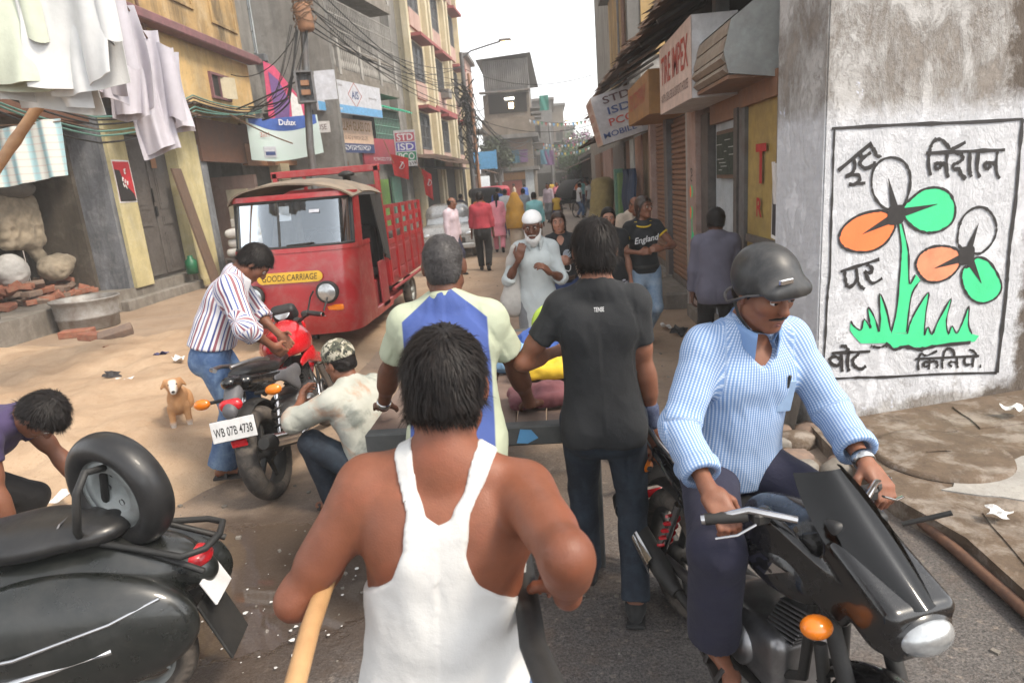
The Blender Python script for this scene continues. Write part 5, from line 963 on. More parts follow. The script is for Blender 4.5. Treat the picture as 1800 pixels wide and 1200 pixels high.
# metal hood over the yellow door
M('hood_grey', (.36, .38, .37), .6, .1, dirt=(.22, .2, .18), damt=.5); M('hood_slat', (.30, .25, .20), .55, .3, dirt=(.16, .1, .07)); hd = empty('shop_hood', (1.7, 6.3, 2.8), 0, 'dented grey metal hood with ribbed front over the yellow door', 'hood'); HDI = Matrix.Translation((-1.7, -6.3, -2.8))
def HD(o): o.parent = hd; o.matrix_parent_inverse = HDI; return o
HD(MB(frame((0, 5.62, 0), (1, 0, 0), (0, 0, 1))).prism([(1.90, 3.12), (1.78, 3.2), (1.52, 3.02), (1.46, 2.78), (1.50, 2.62), (1.90, 2.56)], .012).build('side_plate', 'hood_grey'))
for i, (a, b) in enumerate((((1.52, 3.02), (1.49, 2.91)), ((1.49, 2.90), (1.465, 2.79)), ((1.465, 2.78), (1.48, 2.70)), ((1.48, 2.69), (1.50, 2.62)))): HD(MB(frame((0, 6.8, 0), (1, 0, 0), (0, 0, 1))).prism([a, (a[0] - .02, (a[1] + b[1]) / 2), b, (b[0] + .02, b[1]), (a[0] + .02, a[1])], 1.16).build('hood_rib', 'hood_slat'))
HD(wb('underside', 'shutter_brown', 1.5, 1.9, 5.64, 6.78, 2.58, 2.61)); HD(MB().add([(1.78, 5.63, 3.2), (1.78, 6.8, 3.2), (1.52, 6.8, 3.03), (1.52, 5.63, 3.03)], [(0, 1, 2, 3)]).build('top_plate', 'hood_grey'))
# tall weathered house behind the awnings
ow = empty('tall_house', (4, 18, 0), 0, 'tall weathered concrete house with ochre panel behind the tin awnings', 'building'); OI = Matrix.Translation((-4, -18, 0))
def O(o): o.parent = ow; o.matrix_parent_inverse = OI; return o
O(wb('wall', 'concrete_pale', 2.05, 7, 15.8, 25, 3.4, 14)); O(wb('panel', 'plaster_ochre', 1.98, 2.05, 16.3, 19.6, 4.1, 6.4)); O(wb('panel', 'plaster_yellow', 2.3, 3.1, 15.74, 15.8, 4.4, 6.0)); O(wb('balcony', 'plaster_tin_grey', 1.75, 3.6, 15.5, 20, 6.45, 6.75)); O(wb('sunshade', 'concrete_dirty', 1.8, 2.1, 16, 20, 9.6, 9.75)); O(wb('pier', 'plaster_grey', 2.0, 2.25, 15.70, 16.0, 3.3, 14)); O(wb('wall', 'plaster_grey', 3.3, 7, 15.7, 15.8, 3.2, 8)); O(wb('ledge', 'concrete_dirty', 3.2, 7, 15.3, 15.7, 6.6, 6.9))
mb = MB(); mb.tube([(1.93, 15.9, 3.0), (1.93, 15.9, 12)], .05, 7); O(mb.build('drainpipe', 'pipe_rust')); mb = MB(); mb.tube([(1.86, 16.3, 4.2), (1.86, 16.3, 12)], .03, 6); O(mb.build('drainpipe', 'iron_grey'))
# ================================================================== left middle: grey house with balconies
def grp(name, loc, label, cat):
    r_ = empty(name, loc, 0, label, cat); inv = Matrix.Translation(-Vector(loc))
    def P(o):
        if o is not None: o.parent = r_; o.matrix_parent_inverse = inv
        return o
    P.root = r_; return P
B = grp('balcony_house', (-8, 26, 0), 'grey concrete house with long grilled balcony above the paint shops', 'building')
bd = Vector((1.15, 6.7, 0)).normalized(); b0 = Vector((-7.35, 22.6, 0)); bn = Vector((bd.y, -bd.x, 0))         # balcony front line and its outward normal
def bp(u, out, z): return b0 + bd * u + bn * out + Vector((0, 0, z))
def bbox(name, mat, u0, u1, o0, o1, z0, z1, bev=0.): return B(MB(Matrix.Translation(bp((u0 + u1) / 2, (o0 + o1) / 2, (z0 + z1) / 2)) @ frame((0, 0, 0), bd, bn)).box((0, 0, 0), (u1 - u0, abs(o1 - o0), z1 - z0), bev).build(name, mat))
bbox('wall', 'plaster_grey', -.6, 9, -5, -1.0, 0, 14); bbox('end_wall', 'plaster_grey', -3.0, -.6, -5, -1.3, 0, 13)
for z0, o in ((5.75, 0.), (9.1, -.0)):
    bbox('slab', 'concrete_dirty', -.2, 7.2, -1.02, o, z0, z0 + .34); bbox('top_rail', 'concrete_dirty', -.18, 7.18, o - .13, o - .02, z0 + 1.22, z0 + 1.34); bbox('frieze', 'concrete_dirty', -.18, 7.18, o - .10, o - .04, z0 + .34, z0 + .52)
    for u in (0, 1.8, 3.6, 5.4, 7.0): bbox('post', 'concrete_pale', u - .09, u + .09, o - .16, o + .02, z0 + .3, z0 + 1.5)
    for i in range(44):
        u = .12 + i * .158
        if min(abs(u - q) for q in (0, 1.8, 3.6, 5.4, 7.0)) < .1: continue
        T = Matrix.Translation(bp(u, o - .07, z0 + .52)); B(MB(T).lathe([(.03, 0), (.055, .06), (.06, .2), (.03, .34), (.045, .5), (.03, .69)], n=6).build('baluster', 'concrete_pale'))
    gT = fr(bp(3.5, o - .03, z0 + 2.05), bd); B(bars('grille', 'concrete_pale', None, gT, 7.0, 1.45, 50, 3, .017)); bbox('shade_sheet', 'interior_dark', -.1, 7.1, -1.0, -.96, z0 + .3, z0 + 3.0)  # flat near-black sheet stands in for the shade inside the balcony
bbox('brace', 'concrete_dirty', 4.7, 5.1, -1.0, -.05, 5.4, 5.76); bbox('corner_post', 'concrete_pale', -.34, -.02, -.2, .05, 5.6, 12)
for u, z in ((1.2, 7.4), (4.4, 7.4), (1.2, 10.8), (4.6, 10.8)): B(window(None, fr(bp(u, -.99, z), bd), 1.4, 1.7, 'wood_dark', 'interior_dark'))
wq = fr((-9.25, 21.55, 7.35), (1, 0, 0)); B(MB().box((-9.5, 21.75, 4), (6.0, .3, 14)).build('side_wall', 'plaster_grey')); B(window(None, wq, .95, 1.9, 'plaster_blue_white', 'interior_dark', 'iron_grey')); B(MB().box((-9.25, 21.5, 6.25), (1.5, .25, .22), .02).build('window_sill', 'plaster_greyblue')); B(MB().box((-8.1, 21.5, 4.35), (1.6, .2, .5)).build('vent_opening', 'interior_dark'))
# ---- shop fronts below
Q = grp('glass_shop', (-7, 24, 0), 'glass and paint shop with signboards under the grey balcony', 'building')
def qbox(name, mat, u0, u1, o0, o1, z0, z1): return Q(MB(Matrix.Translation(bp((u0 + u1) / 2, (o0 + o1) / 2, (z0 + z1) / 2)) @ frame((0, 0, 0), bd, bn)).box((0, 0, 0), (u1 - u0, abs(o1 - o0), z1 - z0)).build(name, mat))
qbox('fascia', 'fascia_tan', -2.4, 2.6, -.9, -.55, 2.95, 3.1); qbox('back_wall', 'interior_beige', -2.4, 9, -1.9, -1.7, 0, 3.4); qbox('pillar', 'plaster_cream', -2.2, -1.7, -.9, -.5, 0, 3.0); qbox('pillar', 'plaster_pink', -.7, -.3, -.9, -.5, 0, 3.0); qbox('glass_front', 'glass_dark', -.3, 1.5, -.85, -.8, .6, 2.9); qbox('pillar', 'plaster_grey', 1.6, 1.9, -.9, -.5, 0, 3.0); qbox('wall_panel', 'wall_lime' if 'wall_lime' in MATS else M('wall_lime', (.22, .42, .08), .8, dirt=(.2, .25, .1)).name, 5.4, 6.3, -.95, -.6, 0, 2.4); qbox('shutter', 'shutter_grey', 3.0, 5.2, -.9, -.8, .2, 2.6); qbox('door', 'stall_green', 7.2, 8.2, -.9, -.8, 0, 2.5)
Q(corr('tin_sheet', 'tin_grey', None, bp(-2.6, -.9, 4.35), bd * 5.0, bn * .9 + Vector((0, 0, -.18)), 34, .018, .01, .01, 71)); Q(corr('tin_sheet', 'tin_rust', None, bp(7.0, -1.2, 3.7), bd * 6.5, bn * 1.9 + Vector((0, 0, -.5)), 30, .02, .02, .02, 72)); Q(corr('tin_sheet', 'tin_grey', None, bp(9.0, -1.2, 3.0), bd * 6.0, bn * 2.1 + Vector((0, 0, -.3)), 30, .02, .02, .02, 73))
M('green_sheet', (.02, .36, .22), .45, dirt=(.1, .3, .2)); Q(corr('green_sheet', 'green_sheet', None, bp(4.4, -.6, 5.45), bd * 3.4, bn * .9 + Vector((0, 0, -.3)), 14, .03, .02, .02, 74)); qbox('window_box', 'glass_dark', 4.4, 6.9, -1.0, -.1, 3.9, 5.2); Q(bars('grille', 'stall_green', None, fr(bp(5.65, -.06, 4.5), bd), 2.5, 1.3, 16, 4, .02)); qbox('teal_panel', 'stall_teal' if 'stall_teal' in MATS else M('stall_teal', (.02, .20, .16), .7, dirt=(.1, .2, .17)).name, 7.0, 7.9, -.6, -.4, 2.9, 4.1)
M('banner_blue', (.05, .12, .42), .5); M('board_pale', (.58, .60, .66), .45, dirt=(.45, .44, .46), damt=.4); M('board_sky', (.13, .38, .68), .45); M('board_peach', (.70, .50, .36), .6, dirt=(.55, .38, .28), damt=.4); M('board_navy', (.03, .05, .16), .5); M('board_red', (.40, .03, .05), .5, dirt=(.25, .03, .05)); M('letter_gold', (.35, .17, .04), .6); M('letter_white', (.75, .75, .75), .6); M('sign_magenta', (.62, .06, .16), .5); M('sign_purple', (.16, .07, .25), .5)
# AIS board
sd_ = Vector((1.0, 3.7, 0)).normalized(); a = grp('glass_sign', bp(1.0, 0, 5), 'pale blue glass company board with a red diamond emblem', 'sign'); aT = fr((-6.45, 23.2, 5.06), sd_)
a(MB(aT).box((0, 0, -.03), (4.1, 1.05, .06)).build('board', 'board_pale')); a(MB(aT).box((0, -.38, .004), (4.06, .26, .012)).build('blue_band', 'board_sky')); a(text_mesh('AIS', aT @ Matrix.Translation((.25, .12, .002)), 'letter_blue', None, w=.46, h=.27, bold=.02)); mb = MB(aT @ Matrix.Translation((.25, .12, .004))); ribbon(mb, [np.array(p, float) for p in ((0, 40), (44, 0), (0, -40), (-44, 0))], 3.5, 0, True, 0); a(mb.build('diamond', 'letter_red')); a(text_mesh('Float Glass', aT @ Matrix.Translation((-.75, .38, .002)), 'letter_dark', None, w=.5)); a(text_mesh('asahi india glass', aT @ Matrix.Translation((-1.1, -.38, .012)), 'letter_white', None, w=.9)); a(text_mesh('Reflective Glass', aT @ Matrix.Translation((1.45, .1, .002)), 'letter_dark', None, w=.55))
a = grp('shop_signboard', bp(.4, 0, 3.8), 'peach signboard of the glass company with gold capitals', 'sign'); aT = fr((-6.85, 23.6, 3.9), sd_)
a(MB(aT).box((0, 0, -.03), (3.5, 1.15, .06)).build('board', 'board_peach')); a(MB(aT).box((0, -.42, .003), (3.46, .32, .01)).build('navy_band', 'board_navy')); a(text_mesh('SHAHIDULLAH GLASS CO.', aT @ Matrix.Translation((.1, .34, .002)), 'letter_gold', None, w=3.1, h=.33, bold=.015)); a(text_mesh('ALL KINDS OF GLASS & MIRROR SELLERS', aT @ Matrix.Translation((.1, -.06, .002)), 'letter_dark', None, w=2.5, h=.14)); mb = MB(aT @ Matrix.Translation((0, -.42, .011)))
for k in range(22): mb.tube([(-1.45 + k * .135 + .05 * math.cos(q * 1.4 + k), .06 * math.sin(q + k * 1.7), 0) for q in np.linspace(0, 4, 7)], .016, 5, flat=.2)
for k in range(6): mb.box((-1.2 + k * .48, .085, 0), (.4, .02, .004))
a(mb.build('lettering', 'letter_white')); a(MB(aT).box((-1.95, .1, -.03), (.4, .95, .05)).build('side_panel', 'fascia_tan'))
a = grp('banner', (-8, 21, 3.7), 'pale green paint banner with a blue top strung beside the cable pole', 'banner'); aT = fr((-7.55, 19.6, 3.62), Vector((.62, .78, 0)).normalized())
def ban(u, v, z=0.): return Vector(((u - .5) * 2.35, (v - .5) * 1.12 + .22 * (u - .3) * (u > .3) - .08 * math.sin(u * 3.1) * (1 - v), .05 * math.sin(u * 8 + v * 2) + z))
M('banner_green', (.46, .58, .54), .45, col2=(.58, .66, .66), scale=1.5, bump=.05); a(MB(aT).sheet(lambda u, v: ban(u, v), 20, 8).build('cloth', 'banner_green')); a(MB(aT).sheet(lambda u, v: ban(.03 + .94 * u, 1 - (.10 + .22 * math.sin(u * 2.6)) * (1 - v), .006), 16, 4).build('blue_band', 'banner_blue')); a(text_mesh('Dulux', aT @ Matrix.Translation((.08, .46, .07)), 'letter_white', None, w=.55, bold=.02)); a(text_mesh('3in1', aT @ Matrix.Translation((-.7, .12, .08)), 'letter_red', None, w=.28)); a(MB(aT).box((-.6, -.36, .06), (.38, .3, .012)).box((-.6, -.24, .068), (.34, .06, .012)).build('tin_picture', 'board_pale')); a(MB(aT).box((-.6, -.4, .075), (.3, .1, .006)).build('tin_label', 'letter_blue'))
a = grp('paint_sign', (-8, 21, 5), 'slanting magenta and purple paint shop sign behind the banner', 'sign'); aT = fr((-7.75, 20.9, 4.75), Vector((.9, .42, 0)).normalized()); a(MB(aT).prism([(-.7, -.62), (.75, -.62), (.3, .2), (-.3, 1.1), (-.6, 1.25)], .05, z0=-.06).build('board', 'sign_magenta')); a(MB(aT).prism([(-.5, -.5), (-.1, -.5), (.0, .1), (-.25, .7), (-.5, .95)], .01).build('purple_patch', 'sign_purple')); a(MB(aT).prism([(.0, -.4), (.35, -.4), (.3, .1), (.05, .4)], .01).build('white_patch', 'letter_white')); a(MB(aT).box((.15, -.72, .02), (1.9, .34, .05)).build('name_strip', 'sign_white')); a(text_mesh('STAR PAINT HOUSE', aT @ Matrix.Translation((.15, -.72, .05)), 'letter_dark', None, w=1.7, h=.17))
a = grp('shop_signboard', bp(4, 0, 3), 'dark red shop signboard below the grilled window', 'sign'); aT = fr((-6.1, 26.6, 3.4), sd_); a(MB(aT).box((0, 0, -.03), (4.2, .95, .06)).build('board', 'board_red')); a(MB(aT).box((1.3, .05, .005), (.75, .55, .015)).build('white_panel', 'sign_white')); a(text_mesh('A1', aT @ Matrix.Translation((1.3, .05, .016)), 'paint_black', None, w=.45)); a(text_mesh('PLYWOOD STORES', aT @ Matrix.Translation((-.6, -.28, .004)), 'letter_white', None, w=1.6))
a = grp('phone_sign', bp(6.2, .6, 3.4), 'upright telephone sign with STD ISD PCO in red blue and green', 'sign'); aT = fr((-5.35, 26.0, 3.45), Vector((.93, .36, 0)).normalized()); a(MB(aT).box((0, 0, -.05), (.82, 1.35, .1)).build('cabinet', 'sign_white'))
M('letter_green', (.03, .25, .12), .6); M('panel_red', (.5, .1, .14), .6); M('panel_blue', (.12, .10, .42), .6)
for i, (s_, m_) in enumerate((('STD', 'panel_red'), ('ISD', 'panel_blue'), ('PCO', 'letter_green'))): a(MB(aT).box((0, .42 - .36 * i, .003), (.74, .32, .008)).build('panel', m_)); a(text_mesh(s_, aT @ Matrix.Translation((0, .42 - .36 * i, .0085)), 'letter_white', None, w=.62, h=.26, bold=.02))
mb = MB(aT)
for k in range(7): mb.tube([(-.3 + k * .1 + .035 * math.cos(q * 1.5 + k), -.57 + .05 * math.sin(q + k), .006) for q in np.linspace(0, 4, 6)], .012, 5, flat=.2)
a(mb.build('lettering', 'paint_black'))
# red flags with a white sickle mark
def flag(label, p, d, w, h, ang):
    r_ = empty('flag', p, ang, label, 'flag', 'small red flags'); M('flag_red', (.55, .02, .02), .8)
    mb = MB(); mb.tube([(0, 0, 0), (-.25, 0, .8)], .018, 6); mb.build('stick', 'fascia_tan', r_)
    MB().sheet(lambda u, v: (-.02 - .06 * v + w * u * (.8 + .2 * v) , .05 * math.sin(u * 5 + v * 2), -.05 + (v - .5) * h - u * h * .25), 8, 6, True, .004).build('cloth', 'flag_red', r_); mb = MB()
    mb.tube([(w * .4 + .12 * math.cos(q), -.05, -.1 + .12 * math.sin(q)) for q in np.linspace(-1.8, 1.6, 9)], .025, 5, flat=.4); mb.tube([(w * .3, -.05, -.2), (w * .55, -.05, .02)], .02, 5); mb.build('emblem', 'letter_white', r_)
flag('red flag with a white emblem on the truck frame', (-5.4, 23.8, 2.85), 1, .62, .75, .2); flag('red flag on a slanting stick beyond the truck', (-4.75, 26.0, 2.2), 1, .36, 1.0, .1)
# ---- cream apartment house
Cc = grp('cream_house', (-7, 37, 0), 'cream apartment house with red sunshades and window grilles', 'building'); cd = Vector((.75, 11.5, 0)).normalized(); c0 = Vector((-6.15, 32.2, 0)); cn = Vector((cd.y, -cd.x, 0))
def cp(u, o, z): return c0 + cd * u + cn * o + Vector((0, 0, z))
def cbox(name, mat, u0, u1, o0, o1, z0, z1): return Cc(MB(Matrix.Translation(cp((u0 + u1) / 2, (o0 + o1) / 2, (z0 + z1) / 2)) @ frame((0, 0, 0), cd, cn)).box((0, 0, 0), (u1 - u0, abs(o1 - o0), z1 - z0)).build(name, mat))
cbox('wall', 'plaster_cream', 0, 13, -6, 0, 0, 22); cbox('end_wall', 'plaster_grey', -1.2, -.01, -6, -.3, 0, 20)
for u in (.05, 4.1, 4.9, 8.7, 9.6, 12.8): cbox('rib', 'plaster_cream', u - .18, u + .18, 0, .28, 0, 22)
for fl_ in range(6):
    z = 3.9 + fl_ * 3.25
    for u, w in ((2.1, 2.0), (6.8, 1.9), (11.2, 1.8)):
        Cc(window(None, fr(cp(u, .0, z + .75), cd), w, 1.7, 'plaster_greyblue', 'glass_dark', 'iron_grey')); cbox('sunshade', 'red_trim', u - w / 2 - .3, u + w / 2 + .3, 0, .65, z + 1.75, z + 1.9); cbox('apron', 'plaster_pink', u - w / 2, u + w / 2, 0, .12, z - .95, z - .15)
        if fl_ in (1, 3) and u > 4: Cc(MB(Matrix.Translation(cp(u, .35, z - .2)) @ frame((0, 0, 0), cd, cn)).box((0, 0, 0), (.8, .5, .5), .03).build('air_conditioner', 'shutter_grey'))
    cbox('string_course', 'red_trim', 4.1, 9.6, .0, .34, z + 2.05, z + 2.2)
cbox('shop_front', 'interior_dark', .5, 12, 0, .05, 0, 2.9); Cc(corr('tin_sheet', 'tin_rust', None, cp(-1, 0, 3.5), cd * 12, cn * 1.8 + Vector((0, 0, -.55)), 50, .02, .02, .01, 81))
# ---- house closing the view, its side turned down the street
D = grp('corner_house', (-2, 56, 0), 'old brown three storey corner house with tin top floor closing the street', 'building')
def dbox(name, mat, x0, x1, y0, y1, z0, z1): return D(wb(name, mat, x0, x1, y0, y1, z0, z1))
dbox('wall', 'plaster_brownfar', -4.4, -.9, 52, 70, 0, 8.3); dbox('top_floor', 'plaster_tin_grey', -4.2, -.95, 52.05, 66, 8.3, 10.7); D(corr('tin_sheet', 'plaster_tin_grey', None, (-4.25, 52.0, 10.7), (3.4, 0, 0), (0, 0, -2.0), 22, .04)); D(MB().add([(-4.7, 51.5, 10.75), (-.6, 51.5, 10.95), (-.2, 66, 10.3), (-4.7, 66, 10.3)], [(0, 1, 2, 3)]).build('roof', 'tin_grey'))
dbox('balcony_wall', 'plaster_brownfar', -4.6, -.6, 51.5, 52, 5.3, 6.5); dbox('balcony_opening', 'interior_dark', -4.0, -1.1, 51.9, 51.99, 6.9, 8.3); dbox('balcony_roof', 'tin_grey', -4.6, -.8, 51.2, 52, 8.35, 8.45); dbox('ledge', 'plaster_tin_grey', -4.6, -.4, 51.3, 60, 5.0, 5.3); dbox('ledge', 'plaster_tin_grey', -4.5, -.5, 51.4, 60, 2.6, 2.85); dbox('brick_patch', 'brick_grey', -2.6, -1.3, 51.96, 51.99, 4.0, 4.95)
M('curtain_purple', (.16, .08, .18), .8); M('curtain_blue', (.06, .16, .22), .8)
for x, w, m_ in ((-2.45, 1.0, 'curtain_blue'), (-1.6, .6, 'curtain_purple')): D(MB().sheet(lambda u, v: (x + (u - .5) * w, 51.93 + .02 * math.sin(u * 25), 3.2 + .95 * v), 12, 2).build('curtain', m_))
for i, (y, z) in enumerate(((54, 6.2), (58, 6.2), (62, 6.2), (54, 3.6), (58, 3.6), (62, 3.6), (66, 3.6))): D(window(None, fr((-.9, y, z), (0, 1, 0)), 1.2, 1.4, 'wood_dark', 'interior_dark')); dbox('side_shade', 'tin_grey', -.9, -.1, y - 1.2, y + 1.2, z + .95, z + 1.05)
dbox('shop_shutter', 'shutter_red' if 'shutter_red' in MATS else M('shutter_red', (.30, .07, .05), .6).name, -3.9, -1.9, 51.9, 51.98, 0, 1.9); dbox('shop_sign', 'sign_ochre', -3.9, -1.6, 51.8, 51.95, 1.95, 2.5); dbox('pillar', 'plaster_blue_white', -1.6, -.95, 51.85, 52, 0, 2.6)
M('lamp_glow', (1, .8, .5), .5, bump=0, emit=6., ecol=(1., .75, .42)); M('lamp_white', (1, 1, 1), .5, bump=0, emit=5., ecol=(1., .96, .85))
D(MB().box((-2.4, 51.8, 7.9), (.7, .08, .14)).build('lamp_tube', 'lamp_white')); D(MB().box((-2.3, 51.85, 7.4), (.34, .06, .4)).build('lit_poster', 'lamp_glow'))
# washing on its balcony
for i, (x, z, m_) in enumerate(((-3.6, 1.9, 'washing_white'), (-4.6, 2.5, 'washing_lilac'), (.0, 3.0, 'curtain_blue'), (.35, 2.9, 'curtain_purple'), (.2, 7.0, 'stall_teal'))): o = MB().sheet(lambda u, v: ((u - .5) * .7, .04 * math.sin(u * 9 + v * 4), (v - .5) * 1.1), 6, 6, True, .01).build('washing', m_); o.location = (x, 51.2 if i < 2 else 53, z + .5); tag(o, ('white cloth hung out on the corner house front', 'lilac cloth hung out at the edge of the corner house', 'blue cloth hung on the side of the corner house', 'purple cloth hung beside the blue one on the corner house', 'teal cloth hung from the top floor of the corner house')[i], 'washing', 'washing on the corner house')
# further houses down the street
def far_house(label, x0, x1, y0, y1, h, mat, seed, side):
    P = grp('far_house', ((x0 + x1) / 2, (y0 + y1) / 2, 0), label, 'building'); P(wb('wall', mat, x0, x1, y0, y1, 0, h)); P(wb('roof', 'tin_grey', x0 - .3, x1 + .3, y0 - .4, y1, h, h + .25)); g = np.random.default_rng(seed); xs = x1 if side > 0 else x0
    for z in np.arange(3.4, h - 1, 3.0):
        P(wb('ledge', 'plaster_tin_grey', min(xs, xs + side * .8), max(xs, xs + side * .8), y0, y1, z - 1.0, z - .85))
        for y in np.arange(y0 + 1.2, y1 - .8, 2.6): P(window(None, fr((xs, y, z + .2), (0, side, 0)), 1.1, 1.5, 'wood_dark', 'interior_dark'))
        for x in np.arange(x0 + .8, x1 - .5, 1.6): P(window(None, fr((x, y0, z + .2), (1, 0, 0)), .9, 1.4, 'wood_dark', 'interior_dark'))
    P(wb('shop_opening', 'interior_dark', x0 + .2, x1 - .2, y0 - .06, y0 - .01, 0, 2.4)); P(corr('tin_sheet', 'tin_rust', None, (xs, y0, 3.0), (0, y1 - y0, 0), (side * 1.5, 0, -.5), 24, .03)); return P
far_house('grey house with green shutters beyond the corner house', -1.5, 1.0, 71, 84, 9.6, 'plaster_tin_grey', 1, 1); far_house('brown flat roofed house further down the street', -.4, 2.6, 85, 100, 10.4, 'plaster_brownfar', 2, 1); far_house('distant grey house at the end of the street', .6, 4.6, 103, 125, 9.0, 'plaster_grey', 3, 1); far_house('pink walled house behind the cable pole', -9.5, -5.0, 47, 51, 10.2, 'plaster_pink', 4, 1); far_house('low shed fronts beyond the jute sack', 3.2, 7, 35, 60, 3.2, 'plaster_tin_grey', 5, -1); far_house('distant low house on the far side of the street', 5.0, 9, 62, 110, 4.2, 'plaster_brownfar', 6, -1); far_house('hazy house across the end of the street', -6, 12, 150, 160, 6.5, 'plaster_tin_grey', 7, 1)
# ---- poles and cables
def lamp_pole(label, x, y, h, armv, lit):
    r_ = empty('street_lamp', (x, y, 0), 0, label, 'street lamp'); mb = MB(); mb.tube([(0, 0, -.1), (0, 0, h * .6), (-.04, 0, h)], [.13, .11, .09], 10); mb.build('pole', 'iron_grey', r_)
    e = Vector(armv); mb = MB(); mb.tube([(-.02, 0, h - .25), (.4, 0, h + .02), e * .7 + Vector((0, 0, h + .2)), e + Vector((0, 0, h + .3))], .035, 7); mb.build('arm', 'iron_grey', r_)
    T = Matrix.Translation(e + Vector((.12, 0, h + .28))); MB(T).box((.12, 0, .06), (.55, .24, .12), .04).build('lamp_head', 'shutter_grey', r_); MB(T).box((.14, 0, -.03), (.42, .18, .05), .02).build('lamp_glass', 'lamp_glow' if lit else 'sign_white', r_); return r_
lamp_pole('tall grey lamp pole carrying a tangle of cables, its lamp lit', -3.45, 31.5, 7.7, (1.75, 0, 0), True)
o = MB().tube([(-3.15, 31.6, -.1), (-3.25, 31.6, 6.8)], [.09, .06], 8).build('timber_pole', 'fascia_tan'); tag(o, 'thin timber pole standing beside the grey lamp pole', 'pole')
r_ = empty('cable_pole', (-6.1, 17.0, 0), 0, 'grey cable pole with meter box and bundled wires before the paint shop', 'pole'); mb = MB(); mb.tube([(.05, 0, -.1), (.15, 0, 3.2), (.42, 0, 6.0), (.55, 0, 9)], [.10, .095, .085, .08], 10); mb.build('pole', 'iron_grey', r_); MB(Matrix.Translation((.5, -.1, 6.15)) @ Matrix.Rotation(R(-5), 4, 'Y')).lathe([(.0001, -.32), (.16, -.32), (.2, -.25), (.2, .25), (.17, .3), (.0001, .3)], n=12).build('junction_drum', 'fascia_tan', r_)
bT = Matrix.Translation((.12, -.25, 4.55)) @ Matrix.Rotation(R(18), 4, 'Z'); MB(bT).box((0, 0, 0), (.05, .3, .72)).box((.4, 0, 0), (.05, .3, .72)).box((.2, 0, .35), (.4, .3, .04)).box((.2, 0, -.35), (.4, .3, .04)).box((.2, .13, 0), (.36, .03, .66)).build('meter_box', 'iron_grey', r_); MB(bT).box((.2, 0, .1), (.2, .1, .12)).box((.2, 0, -.12), (.22, .1, .12)).build('fuse', 'fascia_tan', r_); MB(bT @ Matrix.Translation((.45, -.15, 0)) @ Matrix.Rotation(R(-14), 4, 'Z')).box((.25, 0, 0), (.5, .025, .68)).build('box_door', 'board_pale', r_)
g_ = np.random.default_rng(33); P1 = Vector((-5.6, 17, 6.4)); P2 = Vector((-3.45, 31.5, 6.0))
k_ = 0
CAB = 'overhead cables'
def cab(a, b, sag, r=.011, m='cable', lb='thin dark overhead cable strung above the street'): wire('overhead_cable', m, [a, b], r, sag, lb, 'cable', CAB)
for i in range(9): cab(P1 + Vector((g_.normal(0, .12), 0, g_.normal(0, .35))), P2 + Vector((g_.normal(0, .15), 0, g_.normal(0, .6))), .3 + .5 * g_.random(), .014, lb='cable slung from the meter pole to the lamp pole')
for i in range(7): cab(P2 + Vector((g_.normal(0, .1), 0, g_.normal(0, .5))), (-4.2 + g_.normal(0, .6), 40 + 6 * g_.random(), 5 + g_.normal(0, 1)), .5, .02, lb='cable running from the lamp pole to the cream house')
for i in range(6): cab(P2 + Vector((0, 0, g_.normal(-.6, .4))), (-1 + g_.normal(0, .5), 51, 4 + g_.normal(0, .8)), .8, .02, lb='cable running from the lamp pole to the corner house')
for i, (a_, b_) in enumerate((((-5.6, 17, 6.8), (-8.5, 20, 8.5)), ((-5.6, 17, 6.2), (-8.6, 19, 5.4)), ((-5.6, 17, 7.4), (-6.8, 24, 8.0)), ((-5.6, 17, 8.4), (1.9, 20, 8)), ((-3.4, 31.5, 7), (2, 26, 5.5)), ((-3.4, 31.5, 5), (2.1, 30, 4)), ((-.9, 52, 5), (2.2, 34, 3.8)), ((-7.2, 23, 8), (-3.45, 31.5, 6.5)), ((-7.2, 23, 9), (-5.6, 40, 8.5)))): cab(a_, b_, .5, .012, lb=('black cable looping from the meter pole to the grey wall', 'black cable from the meter pole to the yellow wall', 'cable from the meter pole up to the balcony', 'cable crossing high above the street', 'cable from the lamp pole across to the tall house', 'lower cable crossing the street from the lamp pole', 'cable crossing the street beyond the lamp pole', 'cable running along the balcony to the lamp pole', 'upper cable running along the balcony')[i])
# hanging black loops round the meter pole and the thick tangle on the lamp pole
for i in range(10):
    x0 = g_.normal(0, .12); wire('cable_loop', 'cable', [(-5.75 + x0, 16.85, 6.0 - .2 * g_.random()), (-6.05 - .5 * g_.random() + x0, 16.7, 4.7 - .5 * g_.random()), (-6.6 - 1.3 * g_.random(), 17.2, 3.9 + .4 * g_.random())], .02 if i < 4 else .01, .15 * g_.random(), 'black cable hanging in a loop from the meter pole', 'cable', 'cable loops on the meter pole')
mb = MB()
for i in range(70):
    z = 3.0 + 3.6 * g_.random(); a0 = g_.random() * 6; r0 = .12 + .5 * g_.random() ** 2; mb.tube([(-3.45 + r0 * math.cos(a0 + q), 31.4 + .3 * math.sin(a0 + q), z + r0 * 1.3 * math.sin(q * .9) - .5 * q * .3) for q in np.linspace(0, 3.5, 8)], .022, 4)
tag(mb.build('cable_tangle', 'cable'), 'dense tangle of black cables wrapped round the lamp pole', 'cables', kind='stuff')
mb = MB()
for i in range(50): a0 = g_.random() * 6; z = 5.9 + .9 * g_.random(); r0 = .12 + .2 * g_.random(); mb.tube([(-5.6 + r0 * math.cos(a0 + q), 16.95 + r0 * math.sin(a0 + q), z + .1 * math.sin(q * 2)) for q in np.linspace(0, 4, 9)], .01, 4)
tag(mb.build('wire_bundle', 'rope_brown'), 'rust coloured bundle of wires wound round the meter pole', 'wires', kind='stuff')
